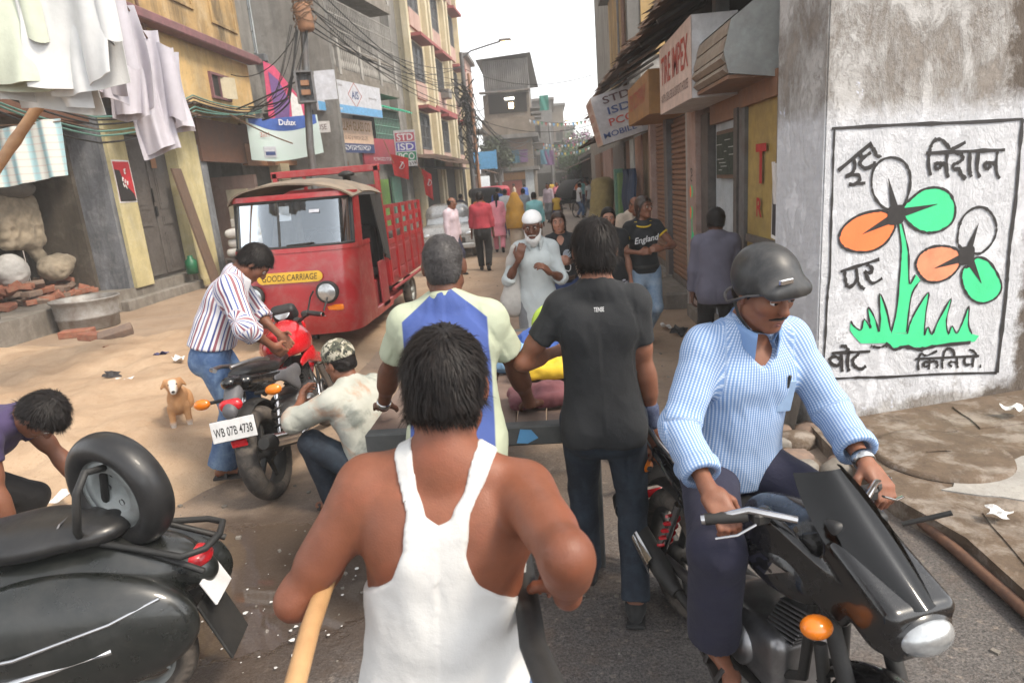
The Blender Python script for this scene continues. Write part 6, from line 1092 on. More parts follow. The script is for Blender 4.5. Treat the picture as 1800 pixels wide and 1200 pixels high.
# service wires and hose bunched along the yellow house
for i, (m_, z) in enumerate((('cable_green', 3.5), ('cable', 3.62), ('cable_green', 3.42), ('cable', 3.7), ('cable', 3.3), ('cable_green', 3.75))): wire('service_cable', m_, [(-7.6, 8.0 + i * .1, z + .4), (-8.1, 12.0, z - .12), (-8.0, 15.5, z + .65), (-7.9, 19.0, 4.35 + .03 * i)], .018, .12, ('thin green hose in the middle of the bundle along the stall front', 'black cable just above the middle of the bundle along the stall front', 'pale green hose low in the bundle along the stall front', 'black cable high in the bundle along the stall front', 'lowest black cable of the bundle along the stall front', 'topmost green cable of the bundle along the stall front')[i], 'cable', 'service cables on the shop house')
wire('twisted_cable', 'rope_brown', [(-7.9, 17.0, 4.1), (-7.0, 18.6, 3.4)], .02, .05, 'brown twisted cable running down to the banner', 'cable')
# bunting and lights far down the street
mbs = {}
for j, (y, z, s_) in enumerate(((48, 6.0, .5), (60, 5.2, .6), (62, 4.6, .6), (70, 5.4, .7), (78, 4.8, .8))):
    r_ = empty('bunting', (2, y, z), 0, ('nearest', 'second', 'third', 'fourth', 'farthest')[j] + ' string of small pennants across the far end of the street', 'bunting', 'bunting across the street'); mb = MB(); mb.tube([(-3 + 6 * u, 0, -s_ * 4 * u * (1 - u)) for u in np.linspace(0, 1, 18)], .015, 4); mb.build('string', 'cable', r_)
    for i in range(22):
        u = (i + .5) / 22; MB().add([(-3 + 6 * u - .09, 0, -s_ * 4 * u * (1 - u)), (-3 + 6 * u + .09, 0, -s_ * 4 * u * (1 - u)), (-3 + 6 * u, .03, -s_ * 4 * u * (1 - u) - .26)], [(0, 1, 2)]).build('pennant', ('letter_white', 'board_sky', 'paint_yellow', 'letter_green', 'letter_red')[(i + j) % 5], r_)
lamp_pole('distant lamp pole with its lamp lit above the corner', .6, 62, 6.4, (1.4, 0, 0), True); lamp_pole('farthest lamp pole with a lit lamp', 4.2, 82, 6.0, (-1.2, 0, 0), True)
o = MB().box((0, 0, 0), (1.5, .06, 1.0)).box((.78, 0, 0), (.12, .08, 1.1)).build('shop_signboard', 'board_sky'); o.location = (-3.7, 40, 3.2); tag(o, 'small sky blue signboard beside the lamp pole', 'sign')
# trees beyond
def tree(label, x, y, h, r, mat, seed, flowers=None):
    g = np.random.default_rng(seed); r_ = empty('tree', (x, y, 0), 0, label, 'tree'); mb = MB(); mb.tube([(0, 0, -.1), (.1, 0, h * .35), (-.1, .1, h * .7)], [.22, .16, .06], 7); tips = []
    for i in range(7): a0 = i * .9; e = Vector((r * .7 * math.cos(a0), r * .7 * math.sin(a0), h * (.6 + .3 * g.random()))); mb.tube([(0, 0, h * .35), e * .6 + Vector((0, 0, h * .15)), e], [.1, .06, .02], 5); tips.append(e)
    mb.build('trunk', 'wood_dark', r_); n = 2600; c = np.array(tips)[g.integers(0, 7, n)] + g.normal(0, r * .28, (n, 3)); d = g.normal(0, 1, (n, 3)); d /= np.linalg.norm(d, axis=1)[:, None]; e = np.cross(d, g.normal(0, 1, (n, 3))); e /= np.linalg.norm(e, axis=1)[:, None]; s_ = (.10 + .1 * g.random((n, 1)))
    v = np.stack([c - d * s_, c + e * s_ * .5, c + d * s_, c - e * s_ * .5], 1).reshape(-1, 3); f = np.arange(4 * n).reshape(-1, 4); m2 = int(4 * n * .6) // 4 * 4
    if flowers: mk('crown', v[:m2], f[:m2 // 4], mat, r_); mk('blossom', v[m2:], f[:(len(v) - m2) // 4], flowers, r_)
    else: mk('crown', v, f, mat, r_)
M('leaf', (.05, .10, .03), .6, var=.5, scale=3); M('leaf_grey', (.07, .09, .05), .6, var=.5, scale=3); M('blossom_purple', (.22, .05, .16), .7, var=.4)
tree('green roadside tree in front of the far houses', 3.0, 66, 4.6, 1.5, 'leaf', 1); tree('tree with purple blossom at the end of the street', 4.6, 74, 6.2, 2.4, 'leaf_grey', 2, 'blossom_purple'); tree('small tree rooted on the corner house ledge', -3.6, 50.6, 5.6, 1.0, 'leaf_grey', 3); tree('hazy green tree behind the low sheds', 7.0, 120, 8, 3, 'leaf_grey', 4); tree('young tree by the distant grey house', 1.6, 98, 8.5, 2.2, 'leaf', 5)
# ---- washing line at upper left: shirts drying on bamboo
def hung_shirt(label, p, ang, w, h, mat, seed, sleeves=True, group='white washing on the line'):
    r_ = empty('drying_shirt', p, ang, label, 'shirt', group); g = np.random.default_rng(seed); ph = g.random(6) * 6
    def f(u, v, s_=1):
        a = (u - .5) * 2; wv = w * (1 - .18 * v ** 2 * 1.0) if sleeves else w; fold = .07 * math.sin(a * 3.7 + ph[0] + v * 1.5) + .022 * math.sin(a * 9 + ph[1] - v * 2); return (a * wv / 2 + .03 * math.sin(v * 4 + ph[2]), fold * (1.2 - v) * s_ + .02 * s_, -h * (1 - v) - .05 * (1 - v) * math.cos(a * 1.5 + ph[3]) * h)
    MB().sheet(lambda u, v: f(u, v), 36, 14, True, .006).build('front', mat, r_); MB().sheet(lambda u, v: tuple(np.array(f(u, v, -.7)) + np.array([0, .13, -.04])), 36, 14, True, .006).build('back', mat, r_)
    if sleeves:
        for sd in (-1, 1): MB().sheet(lambda u, v: (sd * (w * .36 + .1 * u) + .05 * math.cos(u * 6.3), .08 * math.sin(u * 6.3) + .04, -h * .12 - .62 * h * (1 - v) - .03 * math.sin(u * 9)), 14, 8, True, .004).build('sleeve', mat, r_)
    return r_
hung_shirt('pale green white shirt drying at the upper corner', (-4.2, 5.15, 3.98), .1, .84, .98, 'washing_green', 1); hung_shirt('white shirt drying between the green shirt and the vests', (-3.58, 5.22, 4.0), .05, .66, 1.05, 'washing_white', 2); hung_shirt('white shirt hanging behind the pale green one', (-4.05, 5.45, 3.95), .1, .7, 1.12, 'washing_white', 8, False)
for i in range(4): hung_shirt(('first', 'second', 'third', 'last')[i] + ' lilac white vest drying on the sloping line', (-3.68 - .10 * i, 5.7 + .5 * i, 3.84 - .10 * i), .55, .36, .95 - .05 * i + (.28 if i == 2 else 0), 'washing_lilac', 3 + i, i % 2 == 0, 'vests on the sloping line')
wire('washing_line', 'rope_brown', [(-6.5, 4.9, 4.15), (-4.1, 5.15, 4.02), (-3.4, 5.4, 3.95), (-4.05, 7.4, 3.42), (-7.4, 13.4, 4.2)], .008, .02, 'thin rope carrying the white washing', 'rope')
o = MB().lathe([(.0001, 0), (.05, .03), (.06, .08), (.03, .13), (.0001, .14)], (-3.5, 5.55, 3.80), (1, .3, .2), n=10).build('rag_knot', 'board_sky'); tag(o, 'small blue rag knotted on the washing line', 'rag')
M('bamboo', (.42, .25, .13), .55, col2=(.30, .16, .08), scale=6); mb = MB(); a_, b_ = Vector((-7.05, 5.2, -.05)), Vector((-4.15, 6.31, 3.54)); pts = []; rs = []
for i in range(49): u = i / 48; pts.append(a_.lerp(b_, u)); rs.append((.062 - .02 * u) * (1.14 if i % 4 == 0 else 1.0))
mb.tube(pts, rs, 12); tag(mb.build('bamboo_pole', 'bamboo'), 'slanting bamboo pole propping up the washing line', 'pole')
t = NT('towel_stripe'); v = t.coord(); s_ = t.sep(v); c = t.mix(t.ramp(t.math('SINE', t.math('MULTIPLY', s_[0], 26.)), -.2, .6), (.60, .62, .58), (.34, .52, .56)); c = t.mix(t.math('MULTIPLY', t.ramp(t.math('SINE', t.math('MULTIPLY', s_[2], 60.)), .8, .95), .35), c, (.5, .28, .25)); t.bump(t.noise(v, 200, 3), .3, .004); t.fin(c, .9)
o = MB().sheet(lambda u, v: ((u - .5) * 1.05 + .06 * v, .05 * math.sin(u * 13 + v) + .02 * math.sin(u * 29), -.82 * (1 - v) - .05 * math.cos(u * 3)), 40, 10, True, .008).build('striped_towel', 'towel_stripe'); o.location = (-7.75, 9.75, 3.30); o.rotation_euler = (0, 0, .1); tag(o, 'blue and cream striped towel hung at the stall front', 'towel')
wire('washing_line', 'rope_brown', [(-9.3, 9.2, 3.35), (-7.9, 9.7, 3.30), (-7.15, 9.85, 3.31), (-8.55, 13.0, 3.5)], .008, .01, 'thin cord holding the striped towel', 'rope')
# ================================================================== vehicles
def gloss(name, col, rough=.25, dirt=(.25, .18, .12), damt=.35, metal=0., coat=.5):
    t = NT(name); v = t.coord(); c = t.mix(t.ramp(t.noise(v, 3, 5), .3, .7), mul(col, .8), col); c = t.mix(t.math('MULTIPLY', t.ramp(t.noise(v, 5, 7, .75, .4), .45, .72), damt), c, dirt); r = t.math('ADD', t.math('MULTIPLY', t.ramp(t.noise(v, 9, 6, .7), .35, .75), .3), rough); t.bump(t.noise(v, 40, 3), .04, .004); return t.fin(c, r, metal, coat=coat)
gloss('truck_red', (.36, .012, .016), .3, (.30, .13, .11), .6); gloss('truck_red_worn', (.27, .022, .028), .5, (.22, .10, .08), .6, coat=.1); gloss('bike_red', (.55, .006, .012), .14, (.35, .03, .03), .12); gloss('bike_black', (.006, .006, .007), .13, (.06, .055, .05), .18); gloss('scooter_black', (.010, .012, .011), .22, (.06, .055, .05), .35); gloss('plastic_grey', (.10, .10, .11), .4, (.2, .18, .16), .3, coat=0); gloss('plastic_black', (.016, .016, .017), .45, (.08, .07, .06), .35, coat=0)
gloss('seat_black', (.014, .014, .015), .32, (.06, .055, .05), .35, coat=.1); M('chrome', (.62, .62, .63), .14, 1., var=.1, dirt=(.25, .22, .2), damt=.3, bump=0); M('alloy', (.36, .36, .37), .35, .9, dirt=(.1, .09, .08), damt=.5); M('rubber', (.045, .04, .037), .85, dirt=(.17, .14, .115), damt=.75, dscale=6); M('rubber_dark', (.014, .014, .014), .6, dirt=(.05, .045, .04)); M('canvas_tan', (.30, .235, .17), .9, col2=(.19, .16, .13), scale=4, dirt=(.11, .10, .09), damt=.5); M('canvas_dark', (.035, .033, .032), .85)
gloss('lens_amber', (.85, .22, .01), .12, (.7, .2, .02), .1); gloss('lens_red', (.55, .012, .02), .12, (.4, .02, .02), .1); M('plate_white', (.74, .74, .74), .5, dirt=(.5, .48, .45), damt=.3); M('plate_yellow', (.70, .42, .03), .5, dirt=(.5, .3, .05), damt=.4); M('mirror_lens', (.5, .52, .53), .2, .6, bump=0, var=.35, scale=20); M('rim_grey', (.33, .36, .36), .5, .3, dirt=(.16, .14, .12), damt=.5); M('steel_grey', (.12, .12, .125), .45, .7, dirt=(.09, .07, .06), damt=.5)
t = NT('windscreen'); gl = t.n('BsdfGlossy'); gl.inputs['Roughness'].default_value = .03; gl.inputs['Color'].default_value = (.8, .88, .95, 1); tr = t.n('BsdfTransparent'); tr.inputs['Color'].default_value = (.82, .88, .9, 1); lw = t.n('LayerWeight'); lw.inputs['Blend'].default_value = .45; mx = t.n('MixShader'); f_ = t.math('ADD', t.math('MULTIPLY', lw.outputs['Fresnel'], .8), .16); t.l(f_, mx.inputs[0]); t.l(tr.outputs[0], mx.inputs[1]); t.l(gl.outputs[0], mx.inputs[2]); t.l(mx.outputs[0], t.o.inputs[0]); MATS['windscreen'] = t.m
t = NT('smoked_screen'); gl = t.n('BsdfGlossy'); gl.inputs['Roughness'].default_value = .06; tr = t.n('BsdfTransparent'); tr.inputs['Color'].default_value = (.05, .045, .05, 1); mx = t.n('MixShader'); mx.inputs[0].default_value = .06; t.l(tr.outputs[0], mx.inputs[1]); t.l(gl.outputs[0], mx.inputs[2]); t.l(mx.outputs[0], t.o.inputs[0]); MATS['smoked_screen'] = t.m
def tyre(parent, c, r, w, mat='rubber', tread='v', name='tyre', nu=132, axis=(1, 0, 0)):
    """tyre about the local x axis; tread grooves are cut into the surface"""
    nv = 22; V = np.zeros((nu, nv, 3)); a = np.arange(nu) / nu * 2 * math.pi; ph = np.linspace(-2.35, 2.35, nv)
    A, Ph = np.meshgrid(a, ph, indexing='ij'); rr = w / 2; q = A * nu / (2 * math.pi)
    if tread == 'v': g = ((A / (2 * math.pi) * 26 + abs(Ph) * .55) % 1 < .22) & (abs(Ph) > .25) & (abs(Ph) < 1.25)
    elif tread == 'rib': g = (abs(abs(Ph) - .45) < .10) | (((A / (2 * math.pi) * 40) % 1 < .25) & (abs(Ph) > .75) & (abs(Ph) < 1.2))
    else: g = np.zeros_like(A, bool)
    d = np.where(g, -.006, 0); rc_ = r - rr * .85; R_ = rc_ + (rr * .85 + d) * np.cos(Ph); X = (rr + d) * np.sin(Ph)
    V = np.stack([X, R_ * np.cos(A), R_ * np.sin(A)], -1).reshape(-1, 3) + np.array(c); F = []
    i, j = np.meshgrid(np.arange(nu), np.arange(nv - 1), indexing='ij'); F = np.stack([i * nv + j, ((i + 1) % nu) * nv + j, ((i + 1) % nu) * nv + j + 1, i * nv + j + 1], -1).reshape(-1, 4)
    return mk(name, V, F, mat, parent, smooth=True)
def wheel(parent, c, r, w, rim='rubber_dark', spokes=5, tread='v', disc=False, mat='rubber'):
    tyre(parent, c, r, w, mat, tread); cx = Vector(c); mb = MB(); ri = r - w * .72
    mb.lathe([(ri + .012, -w * .34), (ri - .012, -w * .3), (ri - .02, 0), (ri - .012, w * .3), (ri + .012, w * .34)], cx, (1, 0, 0), 36); mb.lathe([(.0001, -w * .5), (.035, -w * .5), (.055, -w * .3), (.055, w * .3), (.035, w * .5), (.0001, w * .5)], cx, (1, 0, 0), 18); rm = mb.build('rim', rim, parent)
    for k in range(spokes): th = k * 2 * math.pi / spokes; e = Vector((0, math.cos(th), math.sin(th))); mb = MB(); mb.tube([cx + e * .04, cx + e * (ri - .012)], [.026, .018], 6, flat=.6); mb.build('spoke', rim, rm)
    if disc: mb = MB(); mb.lathe([(.06, w * .52), (.12, w * .52), (.12, w * .56), (.06, w * .56)], cx, (1, 0, 0), 28); mb.build('brake_disc', 'alloy', parent)
# ---------------------------------------------------------------- red goods three-wheeler
tk = empty('goods_truck', (-2.98, 9.4, 0), math.pi, 'red three-wheeled goods truck with canvas cab roof and slatted bed', 'truck')
plan = [(-.70, 1.30), (-.70, 1.75), (-.69, 1.98), (-.63, 2.13), (-.5, 2.20), (-.25, 2.235), (0, 2.245), (.25, 2.235), (.5, 2.20), (.63, 2.13), (.69, 1.98), (.70, 1.75), (.70, 1.30)]
plan = [tuple(p) for p in cr_(plan, 4)]
def setb(z): return np.interp(z, [.38, .5, .62, 1.0, 1.32, 1.96], [.07, .02, 0, .02, .10, .27])
def nose(u, z, out=0.):
    i = u * (len(plan) - 1); a = int(min(i, len(plan) - 2)); f = i - a; x = plan[a][0] + (plan[a + 1][0] - plan[a][0]) * f; y = plan[a][1] + (plan[a + 1][1] - plan[a][1]) * f; k = max(0, min(1, (y - 1.3) / .8)); return Vector((x * (1 + out / .7), y - setb(z) * k + out * k, z))
TM = lambda mb, name, mat, par=None: mb.build(name, mat, par or tk)
TM(MB().sheet(lambda u, v: nose(u, .38 + .94 * v), 48, 16, True, .02), 'nose', 'truck_red'); fy = TM(MB().sheet(lambda u, v: nose(u, 1.32 + .05 * v), 48, 2, True, .03), 'scuttle', 'truck_red')
TM(MB().sheet(lambda u, v: nose(.16 + .68 * u, 1.385 + .52 * v, -.004), 30, 6), 'windscreen', 'windscreen'); mb = MB(); loop = [nose(.165 + .67 * i / 24, 1.385, .006) for i in range(25)] + [nose(.835, 1.385 + .52 * i / 6, .006) for i in range(1, 7)] + [nose(.835 - .67 * i / 24, 1.905, .006) for i in range(1, 25)] + [nose(.165, 1.905 - .52 * i / 6, .006) for i in range(1, 7)]; mb.tube(loop, .019, 8, False); TM(mb, 'screen_rubber', 'rubber_dark')
mb = MB(); mb.tube([nose(.53, 1.39, .0), nose(.53, 1.9, .0)], .013, 6); TM(mb, 'screen_pillar', 'rubber_dark'); mb = MB(); mb.tube([nose(.5, 1.41, .02), nose(.4, 1.425, .025)], .008, 5); mb.tube([nose(.5, 1.37, .02), nose(.42, 1.42, .025)], .006, 5); TM(mb, 'wiper', 'rubber_dark')
for a_, b_ in ((.0, .155), (.845, 1.)): TM(MB().sheet(lambda u, v: nose(a_ + (b_ - a_) * (u * (.55 if a_ > .5 else 1) + (0 if a_ > .5 else 0)) if a_ > .5 else nose and (.155 * (.45 + .55 * u)), 1.35 + .6 * v), 6, 6, True, .03), 'pillar', 'truck_red')
TM(MB().sheet(lambda u, v: nose(.08 + .84 * u, 1.91 + .06 * v, .004), 40, 2, True, .03), 'header', 'truck_red')
TM(MB().sheet(lambda u, v: (-.74 + 1.48 * u, 2.02 - 1.5 * v - .16 * (abs(u - .5) * 2) ** 4 * (v < .3), 1.955 + .12 * (1 - (2 * u - 1) ** 2) + .05 * math.sin(v * math.pi) - .07 * (abs(2 * u - 1) ** 8) + .008 * math.sin(u * 31) * math.sin(v * 9)), 30, 14, True, .02), 'cab_roof', 'canvas_tan')
TM(MB().sheet(lambda u, v: (-.735 - .02 * math.sin(u * 9) - .03 * (1 - v), 1.05 - .5 * u - .25 * (1 - v) * (1 - u), 1.0 + .9 * v + .12 * (1 - u) * (1 - v)), 14, 12, True, .02), 'side_flap', 'canvas_dark'); TM(MB().sheet(lambda u, v: (.735 + .02 * math.sin(u * 9), 1.05 - .5 * u, 1.0 + .9 * v), 8, 8, True, .02), 'side_flap', 'canvas_dark')
mb = MB(); mb.lathe([(.0001, 0), (.05, 0), (.05, .09), (.10, .10), (.10, .13), (.04, .16), (.0001, .16)], (-.45, 1.0, 2.05), n=16); TM(mb, 'air_vent', 'rubber_dark')
TM(MB().box((0, .55, .42), (1.36, 1.75, .06)), 'cab_floor', 'truck_red_worn'); TM(MB().box((0, .5, 1.15), (1.34, .05, 1.5)), 'bulkhead', 'canvas_dark'); TM(MB().box((0, .8, .62), (1.3, .5, .36), .02), 'seat_base', 'truck_red_worn'); TM(MB().box((0, .85, .86), (1.28, .55, .14), .05), 'seat', 'seat_black'); TM(MB().box((0, .6, 1.2), (1.26, .14, .6), .05, rotx(-.12)), 'backrest', 'seat_black')
for sx in (-1, 1): TM(MB().box((sx * .70, .78, .72), (.03, .36, .62), .01), 'half_door', 'truck_red_worn'); TM(MB().box((sx * .69, .9, .42), (.05, .95, .12), .01), 'sill', 'truck_red')
TM(MB().box((0, 1.85, 1.22), (1.2, .3, .2), .06), 'dashboard', 'plastic_black'); mb = MB(); mb.tube([(-.22 + .17 * math.cos(a), 1.62 - .06 * math.sin(a), 1.38 + .16 * math.sin(a)) for a in np.linspace(0, 6.28, 20)], .014, 6, False); mb.tube([(-.22, 1.62, 1.38), (-.22, 1.8, 1.2)], .02, 6); TM(mb, 'steering_wheel', 'rubber_dark'); TM(MB().sheet(lambda u, v: (.05 + .34 * u * (1.25 - .5 * v), 1.45 + .04 * math.sin(u * 14), 1.30 + .6 * v), 20, 6, True, .01), 'curtain', 'sack_grey')
for sx, lb in ((-1, 'headlamp'), (1, 'headlamp')): T = frame((sx * .43, 2.2, .87), (1, 0, 0), (0, 0, 1)); T = T @ Matrix.Rotation(math.pi, 4, 'X'); mb = MB(T); mb.lathe([(.06, -.06), (.115, -.02), (.13, .07), (.12, .09), (.10, .085)], n=26); h = TM(mb, lb, 'rubber_dark'); mb = MB(T); mb.lathe([(.105, .083), (.08, .10), (.04, .11), (.0001, .113)], n=26); TM(mb, 'lens', 'mirror_lens', h); TM(MB().box((sx * .48, 2.21, .68), (.2, .05, .07), .015), 'indicator', 'lens_amber')
T = fr(nose(.5, 1.06, .012) + Vector((.06, 0, 0)), (-1, 0, 0)); T = fr((-.02, 2.245, 1.06), (-1, 0, .0)); pl_ = TM(MB(T @ Matrix.Rotation(R(-6), 4, 'X')).prism([(x_, y_) for a in range(24) for x_, y_ in [(math.copysign(.31, math.cos(a * .2618)) + .07 * math.cos(a * .2618), .062 * math.sin(a * .2618))]], .006), 'name_plate', 'plate_yellow'); text_mesh('GOODS CARRIAGE', T @ Matrix.Rotation(R(-6), 4, 'X'), 'paint_black', pl_, w=.64, h=.068, extr=.008, shear=.15)
for p in ((.02, 1.80, .12, .09), (.02, 1.72, .16, .08), (-.36, 1.77, .06, .035), (-.30, 1.77, .06, .035)): TM(MB(fr((p[0], 2.06 - (p[1] - 1.6) * .25, p[1]), (-1, 0, 0)) @ Matrix.Rotation(R(-16), 4, 'X')).box((0, 0, 0), (p[2], p[3], .004)), 'sticker', 'board_pale')
# load bed
TM(MB().box((0, -.85, .66), (1.42, 2.6, .08)), 'bed_floor', 'truck_red_worn')
for sx in (-1, 1):
    for i in range(6): y = .4 - i * .5; TM(MB().box((sx * .72, y, 1.2), (.05, .06, 1.06)), 'stake', 'truck_red')
    for i in range(5):
        y = .15 - i * .5; p = TM(MB().box((sx * .705, y, .93), (.02, .44, .5)), 'side_panel', 'truck_red_worn'); MB().box((sx * .722, y, .98), (.016, .3, .3), .006).build('pressing', 'truck_red_worn', p); MB().box((sx * .722, y, .76), (.016, .3, .09), .006).build('pressing', 'truck_red_worn', p)
    for z in (1.22, 1.4, 1.55, 1.71): TM(MB().box((sx * .70, -.85, z), (.03, 2.56, .07 if z < 1.7 else .05)), 'side_rail', 'truck_red' if z < 1.7 else 'truck_red_worn')
    TM(MB().tube([(sx * .74, .45, .58), (sx * .74, -2.1, .58)], .025, 7), 'guard_rail', 'truck_red_worn'); TM(MB().box((sx * .70, .45, 1.45), (.06, .07, 1.62)), 'frame_post', 'truck_red')
TM(MB().box((0, .45, 2.24), (1.5, .07, .09), .008), 'frame_bar', 'truck_red'); TM(MB().box((0, .45, 2.0), (1.36, .05, .05)), 'frame_bar', 'truck_red_worn'); TM(MB().box((0, -2.1, .95), (1.4, .05, .5)), 'tail_board', 'truck_red_worn'); TM(MB().box((.3, .45, 2.12), (.04, .04, .2)).box((-.3, .45, 2.12), (.04, .04, .2)), 'frame_strut', 'truck_red')
TM(MB().box((0, -.8, .5), (.7, 2.7, .14)).box((0, -1.35, .36), (1.2, .12, .12)).tube([(-.45, -.4, .32), (-.5, -1.6, .3)], .05, 8), 'chassis', 'steel_grey')
for sx in (-1, 1): w_ = empty('wheel'); w_.parent = tk; wheel(w_, (sx * .56, -1.35, .27), .27, .14, 'rim_grey', 6, 'rib')
w_ = empty('wheel'); w_.parent = tk; wheel(w_, (0, 1.55, .26), .26, .13, 'rim_grey', 6, 'rib')
draped('load_bundle', 'sack_grey', 'dark bundle lying in the bed of the red truck', 'bundle', [bx((0, 0, 0), (.5, .8, .3), .12)], .04, .05, .04, 31, (-3.0, 10.4, 1.02))
# ---------------------------------------------------------------- motorcycles
def bike(label, loc, rz, style, lean=0., plate=None):
    r_ = empty('motorcycle', loc, rz, label, 'motorcycle'); r_.rotation_euler = (0, lean, rz); red = style == 'naked'
    for nm, y, rr, ww in (('rear_wheel', -.66, .315, .135 if red else .12), ('front_wheel', .67, .31, .09)): w_ = empty(nm); w_.parent = r_; wheel(w_, (0, y, rr), rr, ww, 'rubber_dark', 5, 'v' if nm[0] == 'r' else 'rib', nm[0] == 'f')
    A = lambda prims, name, mat, vox=.008, k=.02, **kw: solid(name, mat, r_, prims, vox, k, **kw); T_ = lambda mb, name, mat, p=None: mb.build(name, mat, p or r_); body = 'bike_red' if red else 'bike_black'
    # tank, seat, side covers, tail
    A([el((0, .20, .86), (.135, .26, .13)), rc((0, .30, .88), (0, .05, .84), .14, .10), el((-.10, .24, .83), (.085, .20, .11)), el((.10, .24, .83), (.085, .20, .11))], 'tank', body, .007, .05, subs=[(bx((0, .1, .70), (.2, .5, .07), .03), .02)])
    mb = MB(); mb.lathe([(.0001, .012), (.035, .012), (.042, 0)], (0, .22, .985), n=16); T_(mb, 'fuel_cap', 'chrome')
    A([rc((0, -.05, .80), (0, -.32, .80), .10, .115, ((0, 0, 1), .45)), rc((0, -.32, .81), (0, -.62, .87), .115, .085, ((0, 0, 1), .45))], 'seat', 'seat_black', .008, .04)
    A([rc((0, -.40, .74), (0, -.82, .86), .10, .05, ((0, 0, 1), .8)), rc((-.09, -.15, .70), (-.07, -.72, .83), .05, .035), rc((.09, -.15, .70), (.07, -.72, .83), .05, .035)], 'tail_cowl', 'bike_black', .008, .03)
    for sx in (-1, 1):
        A([rc((sx * .12, -.02, .68), (sx * .12, -.42, .74), .055, .025, ((1, 0, 0), .45)), rc((sx * .125, -.1, .6), (sx * .12, -.3, .72), .05, .03, ((1, 0, 0), .45))], 'side_cover', 'plastic_grey' if red else 'bike_black', .008, .03)
        if red: A([rc((sx * .15, .30, .72), (sx * .14, .48, .62), .07, .03, ((1, 0, 0), .4)), rc((sx * .15, .30, .74), (sx * .13, .1, .70), .05, .03, ((1, 0, 0), .4))], 'tank_shroud', 'bike_red', .008, .03)
        mb = MB(); mb.tube([(sx * .11, -.42, .88), (sx * .125, -.6, .93), (sx * .10, -.78, .955), (sx * .05, -.84, .955)], .014, 8); T_(mb, 'grab_rail', 'alloy' if red else 'chrome')
        mb = MB(); mb.tube([(sx * .11, -.62, .36), (sx * .115, -.45, .70)], .018, 8); T_(mb, 'shock_rod', 'chrome'); mb = MB(); mb.tube([(sx * .112 + .034 * math.cos(a), -.6 + .10 * a / 25 + .034 * math.sin(a) * .5, .42 + .2 * a / 25) for a in np.linspace(0, 25, 60)], .008, 5); T_(mb, 'shock_spring', 'lens_red' if not red else 'plastic_black')
        mb = MB(); mb.tube([(sx * .095, -.66, .315), (sx * .10, -.1, .40)], .025, 8); T_(mb, 'swingarm', 'steel_grey'); mb = MB(); mb.tube([(sx * .09, .67, .31), (sx * .09, .36, 1.0)], [.03, .024], 10); T_(mb, 'fork', 'rubber_dark' if not red else 'alloy'); mb = MB(); mb.tube([(sx * .12, -.05, .34), (sx * .24, -.06, .33)], .014, 6); T_(mb, 'foot_peg', 'rubber_dark')
        mb = MB(); mb.tube([(sx * .10, -.74, .74), (sx * (.19 if red else .12), -.76, .745)], .012, 6); T_(mb, 'indicator_stem', 'rubber_dark'); A([el((sx * (.235 if red else .13), -.775, .748), (.055, .03, .036))], 'indicator', 'lens_amber', .007); mb = MB(); mb.tube([(sx * .12, .34, .98 + (0 if red else .06)), (sx * .24, .26, 1.04 + (0 if red else .02)), (sx * .33, .20, 1.02)], .013, 8); T_(mb, 'handlebar', 'rubber_dark' if red else 'chrome'); mb = MB(); mb.tube([(sx * .24, .255, 1.038), (sx * .355, .19, 1.015)], .020, 10); g2 = T_(mb, 'grip', 'rubber_dark'); MB().tube([(sx * .355, .19, 1.015), (sx * .366, .184, 1.013)], .018, 8).build('bar_end', 'chrome', g2); mb = MB(); mb.tube([(sx * .24, .30, 1.03), (sx * .30, .29, 1.0), (sx * .36, .26, .985)], .007, 6, flat=.6); T_(mb, 'lever', 'chrome'); T_(MB().box((sx * .205, .27, 1.035), (.06, .05, .05), .012), 'switchgear', 'rubber_dark')
        if not red or sx > 0: mb = MB(); mb.tube([(sx * .23, .27, 1.05), (sx * .27, .30, 1.15), (sx * .31, .29, 1.19)], .007, 6); T_(mb, 'mirror_stalk', 'rubber_dark') if red else None
    for q_ in ((0, .38, .98), (0, .40, .80)): T_(MB().box(q_, (.23, .065, .035), .01), 'fork_clamp', 'rubber_dark')
    # engine
    A([bx((0, .08, .40), (.13, .19, .13), .05), el((0, -.12, .38), (.15, .13, .12))], 'crankcase', 'alloy' if not red else 'steel_grey', .009, .03)
    for i in range(9): T_(MB(Matrix.Translation((0, .20 + .012 * i, .50 + .023 * i))).box((0, 0, 0), (.17, .17, .010), .003, rotx(.25)), 'cooling_fin', 'alloy' if not red else 'plastic_black')
    for sx in (-1, 1): mb = MB(); mb.lathe([(.0001, .03), (.06, .03), (.085, .015), (.09, 0)], (sx * .13, .04, .38), (sx, 0, 0), 22); T_(mb, 'engine_cover', 'alloy'); mb = MB(); mb.lathe([(.0001, .02), (.04, .02), (.05, 0)], (sx * .14, -.13, .40), (sx, 0, 0), 18); T_(mb, 'engine_cover', 'alloy')
    mb = MB(); mb.tube([(.05, .38, .60), (.07, .44, .42), (.10, .30, .26), (.13, -.1, .25), (.15, -.45, .30)], .022, 9); T_(mb, 'exhaust_pipe', 'chrome' if red else 'rubber_dark'); mb = MB(); mb.tube([(.15, -.40, .29), (.16, -.52, .33), (.17, -.95, .47), (.172, -1.0, .485)], [.03, .048, .052, .035], 14); s2 = T_(mb, 'silencer', 'rubber_dark'); mb = MB(); mb.tube([(.205, -.56, .36), (.215, -.90, .465)], .036, 8, flat=1.); sh_ = T_(MB().sheet(lambda u, v: (.17 + .056 * math.cos(-.7 + 1.7 * v), -.55 - .36 * u, .345 + .112 * u + .056 * math.sin(-.7 + 1.7 * v)), 10, 8, True, .004), 'heat_shield', 'chrome', s2)
